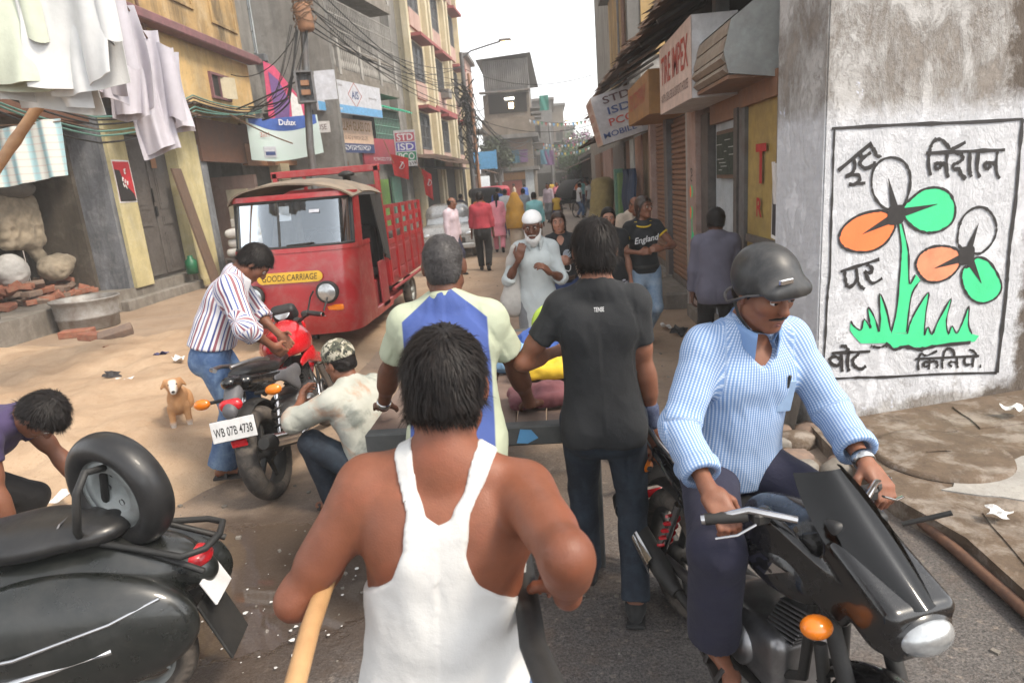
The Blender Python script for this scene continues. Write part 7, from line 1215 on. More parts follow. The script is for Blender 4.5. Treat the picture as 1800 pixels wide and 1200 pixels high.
    for k in range(9): mb = MB(); mb.lathe([(.0001, 0), (.008, 0)], (.2265, -.60 - .03 * k, .372 + .0093 * k), (1, 0, .3), 8); mb.build('shield_hole', 'interior_dark', sh_)
    mb = MB(); mb.tube([(.0, .05, .62), (0, .34, .86)], .03, 8); mb.tube([(.06, .36, .78), (.08, .34, .45), (.08, .1, .27)], .018, 8); mb.tube([(-.06, .36, .78), (-.08, .34, .45), (-.08, .1, .27)], .018, 8); T_(mb, 'frame', 'rubber_dark'); mb = MB(); mb.tube([(-.14, -.03, .36), (-.11, -.4, .36), (-.11, -.66, .33)], .04, 8, flat=1.6); T_(mb, 'chain_cover', 'plastic_black')
    T_(MB().sheet(lambda u, v: ((v - .5) * .15 * (1 - .2 * abs(2 * v - 1)), -.66 + .37 * math.cos(.45 + 1.9 * u), .315 + .37 * math.sin(.45 + 1.9 * u) - .03 * abs(2 * v - 1) ** 2), 16, 8, True, .006), 'rear_mudguard', 'plastic_black'); T_(MB().sheet(lambda u, v: ((v - .5) * .13, .67 + .345 * math.cos(.35 + 2.2 * u), .31 + .345 * math.sin(.35 + 2.2 * u) - .04 * abs(2 * v - 1) ** 2), 18, 8, True, .006), 'front_mudguard', body if red else 'bike_black')
    # tail end
    A([rc((0, -.80, .79), (0, -.93, .70), .06, .045, ((0, 1, 0), .6))], 'tail_bracket', 'plastic_grey', .008); A([el((0, -.89, .735), (.075, .035, .04)), bx((0, -.885, .735), (.06, .03, .032), .02)], 'tail_lamp', 'lens_red', .006, .02)
    pT_ = fr((-.0, -.955, .60), (1, 0, 0)) @ Matrix.Rotation(R(-12), 4, 'X'); T_(MB(pT_).box((0, 0, -.012), (.285, .135, .01), .004), 'plate_backing', 'plastic_black'); pl_ = T_(MB(pT_).box((0, 0, 0), (.28, .13, .006), .002), 'number_plate', 'plate_white')
    if plate: text_mesh(plate, pT_ @ Matrix.Translation((0, -.005, 0)), 'paint_black', pl_, w=.245, h=.055, extr=.0045, bold=.004)
    T_(MB().box((0, -.94, .50), (.10, .015, .045), .004), 'reflector', 'lens_red')
    if red:
        A([el((0, .44, .92), (.12, .09, .10))], 'headlamp_cowl', 'bike_red', .009); A([bx((0, .40, 1.06), (.10, .05, .07), .04, rot((1, 0, 0), .6))], 'instrument', 'plastic_black', .008); MB(frame((0, .35, 1.075), (1, 0, 0), (0, .55, .83))).lathe([(.0001, .004), (.06, .004), (.065, 0)], n=20).build('dial', 'mirror_lens', r_); mb = MB(); mb.tube([(.36, .24, 1.03), (.40, .30, 1.12)], .007, 6)
        T_(mb, 'mirror_stalk', 'rubber_dark')
    else:
        # half fairing with smoked screen and lamp
        fl_ = Field([el((0, .56, .95), (.25, .32, .26))], .008)
        for p, k in ((bx((0, .54, .90), V3(.115, .22, .085), .035, rot((1, 0, 0), -.42)), .02), (bx((0, .68, .80), V3(.095, .09, .055), .03, rot((1, 0, 0), -.2)), .03), (bx((-.125, .42, .86), V3(.025, .2, .075), .018, rot((0, 0, 1), -.2) @ rot((1, 0, 0), -.3)), .015), (bx((.125, .42, .86), V3(.025, .2, .075), .018, rot((0, 0, 1), .2) @ rot((1, 0, 0), -.3)), .015)): fl_.add(p, k)
        fl_.sub(bx((0, .30, 1.02), V3(.115, .20, .16), .04), .02); v, F = fl_.mesh(2); mk('fairing', v, F, 'bike_black', r_, True)
        T_(MB().sheet(lambda u, v: ((u - .5) * .25 * (.75 + .5 * v - .6 * v ** 3), .765 - .36 * v - .09 * (2 * u - 1) ** 2, .895 + .25 * v - .035 * (2 * u - 1) ** 2), 20, 10, True, .004), 'windscreen', 'smoked_screen')
        A([el((0, .765, .815), (.085, .045, .055))], 'headlamp', 'mirror_lens', .006); A([el((0, .745, .815), (.10, .045, .07))], 'lamp_surround', 'bike_black', .007)
        for sx in (-1, 1): A([el((sx * .185, .52, .80), (.05, .04, .034))], 'indicator', 'lens_amber', .006)
        A([bx((0, .44, 1.04), (.10, .04, .05), .02)], 'instrument', 'plastic_black', .008); T_(MB(fr((.07, .70, .58), (-1, 0, 0)) @ Matrix.Rotation(R(180), 4, 'Y') @ Matrix.Rotation(R(180), 4, 'Y')).box((0, 0, 0), (.14, .09, .006), .01), 'number_plate', 'plate_white')
        for sx in (-1, 1): T_(MB().add([(sx * .178, .30, .88), (sx * .172, .36, .88), (sx * .186, .27, .82), (sx * .187, .22, .82)], [(0, 1, 2, 3)]).add([(sx * .18, .24, .88), (sx * .179, .28, .88), (sx * .187, .20, .82), (sx * .187, .16, .82)], [(0, 1, 2, 3)]), 'tank_emblem', 'chrome')
        for sx in (-1, 1): mb = MB(); mb.tube([(sx * .09, -.30, .70), (sx * .12, -.55, .80), (sx * .10, -.80, .88)], .006, 5); T_(mb, 'pinstripe', 'chrome')
        # crash guard mirror pair folded low
        mb = MB(); mb.tube([(-.2, .42, 1.0), (-.3, .5, 1.06)], .008, 6); T_(mb, 'mirror_stalk', 'rubber_dark')
    return r_
bike('red and black motorcycle seen from behind, parked by the sand', (-1.97, 4.57, 0), .06, 'naked', R(-8), 'WB 07B 4738')
BK = (.66, 2.02, 0); BRZ = math.pi + .30
bb_ = bike('black motorcycle with smoked windscreen ridden towards the viewer', BK, BRZ, 'faired')
bb_.scale = (.9, .9, .9)
for o in bb_.children:
    if o.name.split('.')[0] in ('headlamp', 'lamp_surround', 'fairing', 'windscreen', 'trim_strip'): o.location = (0, -.05, .05)
# ---------------------------------------------------------------- scooter at lower left (its tail in view)
sc_ = empty('scooter', (-2.28, 2.04, 0), math.pi / 2 + .15, 'black scooter with a covered spare wheel mounted behind its seat', 'scooter')
A_ = lambda prims, name, mat, vox=.01, k=.03, **kw: solid(name, mat, sc_, prims, vox, k, **kw)
A_([rc((0, -.05, .55), (0, -.72, .58), .17, .12), el((0, -.35, .62), (.19, .5, .13)), rc((0, -.6, .66), (0, -.86, .56), .10, .06)], 'body', 'scooter_black', .011, .06)
for sx in (-1, 1):
    A_([el((sx * .19, -.44, .47), (.12, .46, .24)), el((sx * .21, -.36, .42), (.10, .36, .22)), el((sx * .12, -.62, .46), (.10, .24, .18))], 'side_cowl', 'scooter_black', .011, .05); mb = MB(); mb.tube([(sx * .315, -.05, .46), (sx * .335, -.35, .50), (sx * .29, -.65, .56), (sx * .23, -.80, .60)], .007, 6); mb.build('cowl_trim', 'chrome', sc_); mb = MB(); mb.tube([(sx * .29, .0, .34), (sx * .30, -.3, .36), (sx * .26, -.62, .44), (sx * .29, -.64, .46), (sx * .32, -.3, .40), (sx * .31, 0, .38)], .016, 8); mb.build('crash_bar', 'chrome', sc_); mb = MB(); mb.lathe([(.0001, .01), (.025, .01), (.03, 0)], (sx * .30, -.28, .38), (sx, 0, 0), 14); mb.build('cowl_knob', 'steel_grey', sc_)
A_([rc((0, .12, .76), (0, -.30, .79), .145, .155, ((0, 0, 1), .42)), rc((0, -.30, .79), (0, -.52, .80), .155, .14, ((0, 0, 1), .42))], 'seat', 'seat_black', .011, .05); mb = MB(); mb.tube([(-.13, -.42, .80), (-.08, -.44, .853), (.08, -.44, .853), (.13, -.42, .80)], .004, 5); mb.build('seat_piping', 'plastic_grey', sc_)
sw_ = empty('spare_wheel'); sw_.parent = sc_; sw_.matrix_parent_inverse = Matrix(); sT = Matrix.Translation((0, -.63, .93)) @ Matrix.Rotation(R(-27), 4, 'Z') @ Matrix.Rotation(R(-6), 4, 'Y'); sw_.matrix_basis = sT
tyre(sw_, (0, 0, 0), .232, .125, 'seat_black', '', 'tyre_cover'); mb = MB(); mb.lathe([(.165, .05), (.15, .03), (.14, -.03), (.09, -.035), (.085, .0), (.03, .01), (.0001, .01)], (0, 0, 0), (1, 0, 0), 36); mb.lathe([(.165, -.05), (.14, -.03)], (0, 0, 0), (1, 0, 0), 36); rm_ = mb.build('rim', 'rim_grey', sw_)
for k in range(5): mb = MB(); mb.lathe([(.0001, .03), (.011, .03), (.013, .0)], (.0, .065 * math.cos(k * 1.257), .065 * math.sin(k * 1.257)), (1, 0, 0), 8); mb.build('wheel_nut', 'steel_grey', rm_)
for k in range(44): a = k / 44 * 6.283; e = Vector((-.050, .163 * math.cos(a), .163 * math.sin(a))); e2 = Vector((-.0555, .192 * math.cos(a + .05), .192 * math.sin(a + .05))); mb = MB(); mb.tube([e, e2], .006, 4); mb.build('cover_pleat', 'seat_black', sw_)
for sx in (-1, 1): mb = MB(); mb.tube([(sx * .07, -.44, .74), (sx * .075, -.50, .78), (sx * .10 - .07, -.55, .86), (sx * .09 - .08, -.58, 1.0), (sx * .06 - .07, -.60, 1.06), (sx * .03 - .02, -.62, 1.04)], .014, 8); mb.tube([(sx * .075, -.50, .78), (sx * .10, -.70, .73), (sx * .14, -.86, .70), (sx * .10, -.93, .70), (0, -.95, .70)], .013, 8); mb.tube([(sx * .10, -.70, .73), (sx * .12, -.92, .62)], .012, 6); mb.build('carrier_bar', 'rubber_dark', sc_)
A_([el((0, -.85, .62), (.07, .06, .04))], 'tail_lamp', 'lens_red', .009); MB(Matrix.Translation((0, -.90, .50)) @ Matrix.Rotation(R(-24), 4, 'X')).box((0, 0, 0), (.17, .012, .11), .004).build('number_plate', 'plate_white', sc_); MB(Matrix.Translation((0, -.90, .34)) @ Matrix.Rotation(R(-20), 4, 'X')).box((0, 0, 0), (.20, .012, .26), .004).build('mud_flap', 'rubber_dark', sc_)
for y_, nm in ((-.55, 'rear_wheel'), (.72, 'front_wheel')): w_ = empty(nm); w_.parent = sc_; wheel(w_, (0, y_, .23), .23, .10, 'rim_grey', 5, 'rib')
MB().box((0, .32, .28), (.42, .5, .04), .015).build('footboard', 'scooter_black', sc_); MB().sheet(lambda u, v: ((u - .5) * .58 * (1 - .2 * v), .56 + .10 * v - .12 * (2 * u - 1) ** 2, .30 + .62 * v), 14, 10, True, .01).build('leg_shield', 'scooter_black', sc_); A_([rc((0, .72, .45), (0, .66, .95), .05, .06), el((0, .68, 1.0), (.12, .09, .08)), el((0, .72, .36), (.09, .26, .16))], 'front_column', 'scooter_black', .012)
mb = MB(); mb.tube([(-.34, .58, 1.02), (-.1, .64, 1.03), (.1, .64, 1.03), (.34, .58, 1.02)], .018, 8); mb.build('handlebar', 'chrome', sc_)
# ---------------------------------------------------------------- handcart
ct = empty('handcart', (-.28, 3.75, 0), 0, 'wooden handcart with bicycle wheels loaded with coloured clothes', 'cart'); M('cart_wood', (.17, .11, .085), .75, col2=(.11, .075, .06), scale=8, dirt=(.24, .19, .16), damt=.4, bump=.4); M('cart_rail', (.07, .075, .075), .7, dirt=(.14, .13, .12), damt=.5)
for i in range(9): x = -.56 + i * .14; o = MB().box((x, 0, .83 + .003 * (i % 2)), (.134, 1.9, .025), .003).build('plank', 'cart_wood', ct)
for y in (-.96, .96): MB().box((0, y, .80), (1.26, .07, .095), .008).build('end_rail', 'cart_rail', ct)
for x in (-.6, .6): MB().box((x, 0, .79), (.06, 1.85, .09), .006).build('side_rail', 'cart_rail', ct)
for x in (-.5, .42):
    for y in (-.8, .8): MB().box((x, y, .38), (.075, .075, .78), .006).build('leg', 'cart_rail', ct); MB().tube([(x + .07, y, .78), (x + .16, y, .05)], .010, 6).build('stay_rod', 'rubber_dark', ct); MB().tube([(x - .09, y + .03, .78), (x - .05, y + .03, .35)], .008, 6).build('stay_rod', 'rubber_dark', ct)
for x in (-.66, .66):
    w_ = empty('wheel'); w_.parent = ct; mb = MB(); mb.tube([(x, .15 + .33 * math.cos(a), .34 + .33 * math.sin(a)) for a in np.linspace(0, 6.283, 37)], .02, 8, False); mb.build('tyre', 'rubber', w_)
    for k in range(16): a = k * .3927; MB().tube([(x, .15, .34), (x, .15 + .32 * math.cos(a), .34 + .32 * math.sin(a))], .003, 4).build('spoke', 'steel_grey', w_)
MB().tube([(-.66, .15, .34), (.66, .15, .34)], .02, 8).build('axle', 'steel_grey', ct); MB(fr((.12, -.997, .80), (1, 0, 0))).prism([(-.05, -.03), (.0, -.035), (.05, -.01), (.02, .03), (-.03, .035)], .002).build('paint_mark', 'board_sky', ct)
cloth('cloth_maroon', (.18, .06, .07), .3); cloth('cloth_yellow', (.72, .48, .03), .2); cloth('cloth_blue', (.05, .12, .42), .3); cloth('cloth_lime', (.45, .62, .08), .2); cloth('cloth_sky', (.25, .45, .68), .2)
draped('folded_cloth', 'cloth_maroon', 'maroon cloth heaped on the near end of the handcart', 'cloth', [bx((0, 0, 0), (.15, .11, .03), .025), el((.05, .02, .02), (.09, .08, .04))], .012, .03, .02, 41, (-.10, 3.05, .89), .1, freq=16)
draped('folded_cloth', 'cloth_yellow', 'yellow cloth lying on the handcart behind the maroon one', 'cloth', [bx((0, 0, 0), (.22, .13, .04), .03), el((-.1, .02, .02), (.11, .1, .05))], .014, .03, .025, 42, (-.02, 3.5, .90), -.1, freq=14)
draped('folded_cloth', 'cloth_blue', 'blue printed cloth heaped on the middle of the handcart', 'cloth', [el((0, 0, 0), (.28, .25, .12)), el((.15, .1, .05), (.14, .18, .1))], .014, .05, .03, 43, (.02, 3.95, .93), .3, freq=14)
draped('folded_cloth', 'cloth_sky', 'pale blue cloth bundle at the edge of the handcart', 'cloth', [el((0, 0, 0), (.16, .2, .08))], .014, .05, .03, 44, (-.3, 3.75, .91), .3, freq=14)
mb = MB(); mb.tube([(.12 * math.cos(a), 0, .12 * math.sin(a)) for a in np.linspace(.3, 3.3, 14)], .022, 8); o = mb.build('toy_ring', 'cloth_lime'); o.location = (-.02, 4.25, .98); tag(o, 'lime green plastic loop on top of the cart load', 'toy')
# ---------------------------------------------------------------- the hand rickshaw the picture is taken from
rk = empty('hand_rickshaw', (-.28, .2, 0), 0, 'hand rickshaw shafts held by the man in the white vest', 'rickshaw'); M('shaft_wood', (.46, .28, .13), .5, col2=(.36, .2, .09), scale=12)
MB().tube([(-.16, -.9, .78), (-.18, .1, .98), (-.20, .6, 1.08), (-.225, .85, 1.13), (-.25, 1.2, 1.17)], [.021, .021, .02, .019, .018], 12).build('shaft', 'shaft_wood', rk); MB().tube([(.36, -.9, .66), (.33, -.1, 1.0), (.29, .45, 1.03), (.25, .70, 1.06), (.20, .84, 1.085), (.17, 1.1, 1.10)], [.03, .03, .029, .028, .026, .025], 12).build('shaft', 'rubber_dark', rk); MB().tube([(-.25, 1.18, 1.18), (.16, 1.08, 1.13)], .015, 10).build('crossbar', 'shaft_wood', rk); MB().box((.05, -.5, .55), (.6, .4, .04), .01).build('footboard', 'cart_wood', rk)
for x in (-.55, .62):
    w_ = empty('wheel'); w_.parent = rk; mb = MB(); mb.tube([(x, -1.1 + .5 * math.cos(a), .52 + .5 * math.sin(a)) for a in np.linspace(0, 6.283, 41)], .02, 8, False); mb.build('tyre', 'rubber', w_)
MB().tube([(-.55, -1.1, .52), (.62, -1.1, .52)], .025, 8).build('axle', 'steel_grey', rk); MB().tube([(.05, -1.1, .52), (.05, -.5, .55)], .03, 8).build('brace', 'cart_wood', rk)
# ---------------------------------------------------------------- far traffic
gloss('car_silver', (.33, .335, .34), .2, (.2, .18, .16), .3, .3)
def car(label, loc, rz, mat):
    r_ = empty('car', loc, rz, label, 'car'); A = lambda pr, nm, m_, **k: solid(nm, m_, r_, pr, .03, .08, **k)
    A([bx((0, .0, .58), (.76, 1.9, .30), .2), bx((0, -.35, 1.05), (.62, 1.05, .36), .26), el((0, 1.2, .72), (.7, .75, .22))], 'body', mat, subs=[(bx((sx * .7, y, .25), V3(.2, .33, .33), .1), .02) for sx in (-1, 1) for y in (1.2, -1.2)])
    MB().sheet(lambda u, v: ((u - .5) * 1.16 * (1 - .15 * v), .92 - .52 * v - .12 * (2 * u - 1) ** 2, .90 + .42 * v), 14, 6, True, .01).build('windscreen', 'mirror_lens', r_)
    for sx in (-1, 1): A([el((sx * .55, 1.82, .66), (.15, .1, .10))], 'headlamp', 'mirror_lens'); MB().box((sx * .78, .55, 1.0), (.16, .1, .12), .03).build('wing_mirror', mat, r_)
    MB().box((0, 1.93, .50), (.9, .06, .16), .02).build('grille', 'rubber_dark', r_); MB().box((0, 1.96, .36), (1.4, .08, .14), .03).build('bumper', mat, r_)
    for y in (1.2, -1.2):
        for sx in (-1, 1): w_ = empty('wheel'); w_.parent = r_; wheel(w_, (sx * .68, y, .29), .29, .16, 'rim_grey', 5, '')
    return r_
car('silver car parked behind the red truck', (-2.9, 19.0, 0), math.pi + .12, 'car_silver')
def auto(label, loc, rz, top):
    r_ = empty('auto_rickshaw', loc, rz, label, 'auto rickshaw'); solid('body', 'bike_black', r_, [bx((0, -.3, .62), (.62, .9, .36), .12), rc((0, .5, .6), (0, 1.2, .6), .45, .28)], .04, .1); solid('hood', top, r_, [bx((0, -.2, 1.5), (.62, 1.0, .22), .2), bx((0, -1.05, 1.1), (.6, .12, .5), .1)], .04, .1); MB().sheet(lambda u, v: ((u - .5) * 1.0, 1.1 - .3 * v - .1 * (2 * u - 1) ** 2, .95 + .5 * v), 8, 4, True, .01).build('windscreen', 'windscreen', r_)
    for p in ((-.55, -.7, .25), (.55, -.7, .25), (0, 1.15, .25)): w_ = empty('wheel'); w_.parent = r_; wheel(w_, p, .25, .12, 'rim_grey', 4, '')
auto('black auto rickshaw with canvas hood beyond the silver car', (-2.6, 27.5, 0), .2, 'canvas_dark'); auto('auto rickshaw with red hood near the corner house', (-2.7, 33, 0), .3, 'board_red'); auto('dark auto rickshaw far down the street', (3.0, 52, 0), 2.9, 'canvas_dark')
def cycle_rickshaw(label, loc, rz):
    r_ = empty('cycle_rickshaw', loc, rz, label, 'cycle rickshaw')
    for x, y in ((-.45, -.4), (.45, -.4), (0, 1.1)):
        w_ = empty('wheel'); w_.parent = r_; mb = MB(); mb.tube([(x, y + .33 * math.cos(a), .35 + .33 * math.sin(a)) for a in np.linspace(0, 6.283, 25)], .025, 6, False); mb.build('tyre', 'rubber', w_)
        for k in range(8): a = k * .785; MB().tube([(x, y, .35), (x, y + .32 * math.cos(a), .35 + .32 * math.sin(a))], .008, 4).build('spoke', 'steel_grey', w_)
    MB().sheet(lambda u, v: (-.45 + .9 * u, -.75 + .75 * math.cos(1.9 * v + .1) * 1. - .1, .95 + .75 * math.sin(1.9 * v * .8)), 6, 10, True, .03).build('hood', 'canvas_dark', r_); MB().box((0, -.35, .75), (.85, .5, .16), .04).box((0, -.62, 1.0), (.85, .1, .5), .04).build('seat', 'seat_black', r_); MB().tube([(0, -.3, .45), (0, .5, .5), (0, 1.0, .95)], .03, 6).tube([(0, 1.0, .95), (0, 1.1, .35)], .025, 6).tube([(-.25, .95, 1.0), (.25, .95, 1.0)], .02, 6).build('frame', 'steel_grey', r_)
cycle_rickshaw('cycle rickshaw with a dark folding hood in the far street', (.7, 31, 0), 2.6)
# ================================================================== the people
PI = math.pi
t = NT('polo_cloth'); a_ = t.attr('torso'); s_ = t.sep(a_.outputs['Vector']); ax = t.math('ABSOLUTE', s_[0]); lim = t.math('MINIMUM', t.math('ADD', .075, t.math('MULTIPLY', t.math('SUBTRACT', .445, s_[2]), 1.15)), .172); m_ = t.ramp(t.math('SUBTRACT', ax, lim), .003, -.003); v = t.coord(); c = t.mix(m_, (.46, .50, .36), (.045, .085, .30)); c = t.mix(t.math('MULTIPLY', t.noise(v, 7, 4), .25), c, (.10, .11, .14)); t.bump(t.math('ADD', t.noise(v, 16, 4), t.math('MULTIPLY', t.noise(v, 350, 2), .3)), .45, .008); t.fin(c, .85)
cloth('polo_green', (.46, .50, .36)); cloth('vest_white', (.60, .60, .59), .10, .15); cloth('tee_black', (.010, .0115, .014), .3, .3); cloth('grey_shirt', (.115, .11, .15), .25); cloth('beige_shirt', (.48, .40, .32), .2); cloth('kurta_white', (.46, .50, .50), .15); cloth('lungi_grey', (.20, .21, .22), .35); cloth('trouser_black', (.010, .009, .010), .3); cloth('trouser_navy', (.020, .020, .045), .25); cloth('shirt_red', (.38, .035, .055), .25); cloth('shirt_pink', (.80, .28, .34), .15); cloth('shawl_mustard', (.36, .19, .025), .25); cloth('shirt_lavender', (.58, .48, .54), .15); cloth('shirt_cyan', (.26, .58, .60), .15); cloth('shirt_greyblue', (.30, .33, .37), .2); cloth('shirt_white', (.66, .67, .68), .12); cloth('shirt_blue', (.05, .13, .42), .2); cloth('shirt_orange', (.65, .17, .04), .2); cloth('shirt_yellow', (.66, .42, .05), .2); cloth('top_purple', (.06, .04, .11), .3); cloth('khaki', (.26, .21, .15), .25); cloth('cap_white', (.75, .75, .75), .06); cloth('bag_canvas', (.44, .42, .39), .2); cloth('shoe_white', (.6, .6, .6), .1); cloth('shoe_black', (.02, .02, .02), .2)
denim('jeans_mid', (.05, .10, .22), (.26, .38, .52), .4); denim('jeans_light', (.22, .32, .45), (.50, .58, .66), .4); denim('jeans_dark', (.010, .016, .028), (.05, .075, .105), .35); denim('jeans_navy', (.02, .04, .12), (.06, .10, .24), .3)
striped('shirt_stripes', (.66, .65, .68), [(.12, .035, (.04, .06, .22)), (.30, .05, (.24, .07, .10)), (.52, .025, (.06, .09, .28)), (.70, .05, (.26, .10, .12)), (.88, .03, (.10, .13, .32))], .10); striped('shirt_pinstripe', (.16, .29, .54), [(.5, .2, (.50, .60, .76))], .0085, .06, 0, (.12, (.11, .22, .46), .55))
t = NT('camo'); v = t.coord(); n1 = t.ramp(t.noise(v, 22, 2, .5, 1.), .50, .52); n2 = t.ramp(t.noise(t.coord(loc=(3, 1, 2)), 26, 2, .5, 1.), .54, .56); n3 = t.ramp(t.noise(t.coord(loc=(7, 4, 5)), 30, 2, .5, 1.), .58, .60); c = t.mix(n1, (.16, .15, .105), (.42, .39, .31)); c = t.mix(n2, c, (.065, .07, .05)); c = t.mix(n3, c, (.03, .03, .025)); t.bump(t.noise(v, 300, 2), .2, .003); t.fin(c, .9)
t = NT('mechanic_shirt'); v = t.coord(); c = t.mix(t.ramp(t.noise(v, 5, 5, .6), .35, .65), (.36, .37, .32), (.46, .46, .41)); c = t.mix(t.math('MULTIPLY', t.ramp(t.noise(v, 6, 5, .6, .5), .55, .68), .7), c, (.40, .22, .13)); c = t.mix(t.math('MULTIPLY', t.ramp(t.noise(t.coord(loc=(4, 2, 1)), 5, 5, .6, .4), .57, .68), .75), c, (.12, .14, .13)); t.bump(t.math('ADD', t.noise(v, 18, 4), t.math('MULTIPLY', t.noise(v, 350, 2), .3)), .5, .008); t.fin(c, .85)
t = NT('print_zebra'); v = t.coord(); c = t.mix(t.ramp(t.math('SINE', t.math('ADD', t.math('MULTIPLY', t.sep(v)[2], 160.), t.math('MULTIPLY', t.noise(v, 14, 2), 18.))), -.1, .1), (.03, .03, .04), (.55, .55, .62)); t.fin(c, .85)
M('helmet', (.022, .023, .025), .42, var=.4, dirt=(.10, .095, .09), damt=.55, dscale=7, bump=.03); M('bandana', (.016, .024, .065), .85, col2=(.09, .11, .18), scale=60); M('watch', (.55, .55, .55), .2, 1.); M('bangle', (.62, .48, .24), .4); M('beard_white', (.62, .61, .59), .85, scale=80, bump=.8, bscale=200); M('stubble', (.07, .03, .022), .6)
def ring(parent, a, b, r, w, mat, name, fl=1.):
    a, b = Vector(a), Vector(b); d = (b - a).normalized(); mb = MB(); mb.lathe([(r, -w / 2), (r + .004, -w / 2 + .002), (r + .005, 0), (r + .004, w / 2 - .002), (r, w / 2)], a, d, 24); return mb.build(name, mat, parent)
def vest_region(x, y, z):
    ax = abs(x); back = y < .03
    ow = np.interp(z, [-.4, .07, .13, .19, .25, .32, .37, .42], [.30, .26, .15, .085, .058, .060, .082, .100]); fw = np.interp(z, [-.4, .12, .2, .3, .42], [.3, .25, .12, .09, .10]); neck = np.interp(ax, [0, .026, .046, .060, .072], [.300, .312, .355, .42, .46]); nf = np.interp(ax, [0, .04, .07, .09], [.25, .28, .38, .45])
    return np.where(back, np.maximum(ax - ow, (z - neck) * .8), np.maximum(ax - fw, (z - nf) * .8))
# 1 rickshaw puller
fg = Fig(1.66, 1.07, pelvis=(-.06, -.02, .87), roll=.10, lh=(-.27, .18, 1.16), rh=(.215, -.10, 1.155), le=(-.4, -.85, -.3), re=(.45, -.8, -.8), lean=.10, head=(.0, .18, .03), curl=.9, lhd=(0, 1, .1), rhd=(-.1, .95, -.1), lpalm=(1, 0, -.2), rpalm=(-.3, 0, -1), shrug=.0)
person('man in a white ribbed vest pulling the rickshaw, seen from behind', (-.225, 1.19), 0, fg, 'skin_warm', ('short', 'hair_black', dict(n=9000, length=.034, wild=.20, low=-.050)), [dict(kind='shirt', mat='vest_white', name='vest', sleeve=.1, hem=-.14, off=.005, amp=.009, region=vest_region, bare=True, seed=4, vox=.005), dict(kind='trousers', mat='jeans_mid', name='trousers')], .006, bare=True, hairvox=.005)
# 2 man in the two-coloured polo shirt
fg = Fig(1.755, 1.06, lean=.20, head=(.02, .05, 0), lh=(-.40, .30, .93), rh=(.30, .30, .91), le=(-1, -.4, 0), re=(1, -.5, 0), lhd=(-.35, .9, -.25), rhd=(.25, .9, -.3), lpalm=(0, -.2, -1), rpalm=(0, -.2, -1), curl=.25, pelvis=(0, -.05, .91))
def ex(root, body, fg, q): ring(root, fg.Wr[-1] - nrm(fg.Wr[-1] - fg.E[-1]) * .02, fg.Wr[-1], .030, .03, 'watch', 'wristwatch')
person('man in a blue and pale green polo shirt leaning on the handcart', (-.44, 2.56), 0, fg, 'skin_dark', ('crop', 'hair_greying', dict(n=7000, length=.008, wild=.9, low=-.065)), [dict(kind='shirt', mat='polo_cloth', name='polo_shirt', sleeve=.66, hem=-.16, off=.012, amp=.013, collar='polo_green', flare=.012, seed=6), dict(kind='trousers', mat='khaki', name='trousers')], .007, shoes='sandal', extra=ex)
# 3 man in the black tee
fg = Fig(1.75, .92, swid=.142, lh=(-.17, .18, 1.17), le=(-.8, -.6, -.4), rh=(.215, .03, .83), re=(.4, -1, 0), head=(.05, .10, 0), lf=(-.10, .16, 0), rf=(.10, -.14, .02), rhd=(-.1, .12, -1), rpalm=(-.35, -.9, 0), lcurl=.8, rcurl=.45, foottilt=(0, .2))
def ex(root, body, fg, q):
    d = nrm(fg.Wr[1] - fg.E[1]); o = solid('wrist_bandana', 'bandana', root, [rc(fg.Wr[1] - d * .075, fg.Wr[1] - d * .005, .037, .034), el(fg.Wr[1] - d * .05 + V3(-.045, -.01, .02), (.03, .015, .02))], .006, .01); ring(root, fg.Wr[1] - d * .0, fg.Wr[1] + d * .1, .028, .012, 'rubber_dark', 'wrist_band'); text_mesh('TENSE', fr(fg.t(0, -.118, .345), fg.Rt @ V3(1, 0, 0), fg.Rt @ V3(0, .25, 1)), 'letter_white', root, w=.04, h=.018, name='neck_label')
person('young man in a black t-shirt with a bandana on his wrist, seen from behind', (.18, 2.66), -.04, fg, 'skin_mid', ('short', 'hair_black', dict(n=9000, length=.045, wild=.10, low=-.065)), [dict(kind='shirt', mat='tee_black', name='tee_shirt', sleeve=.60, hem=-.10, off=.010, amp=.011, seed=9), dict(kind='trousers', mat='jeans_dark', name='jeans', flare=.012)], .007, shoes='shoe_black', extra=ex)
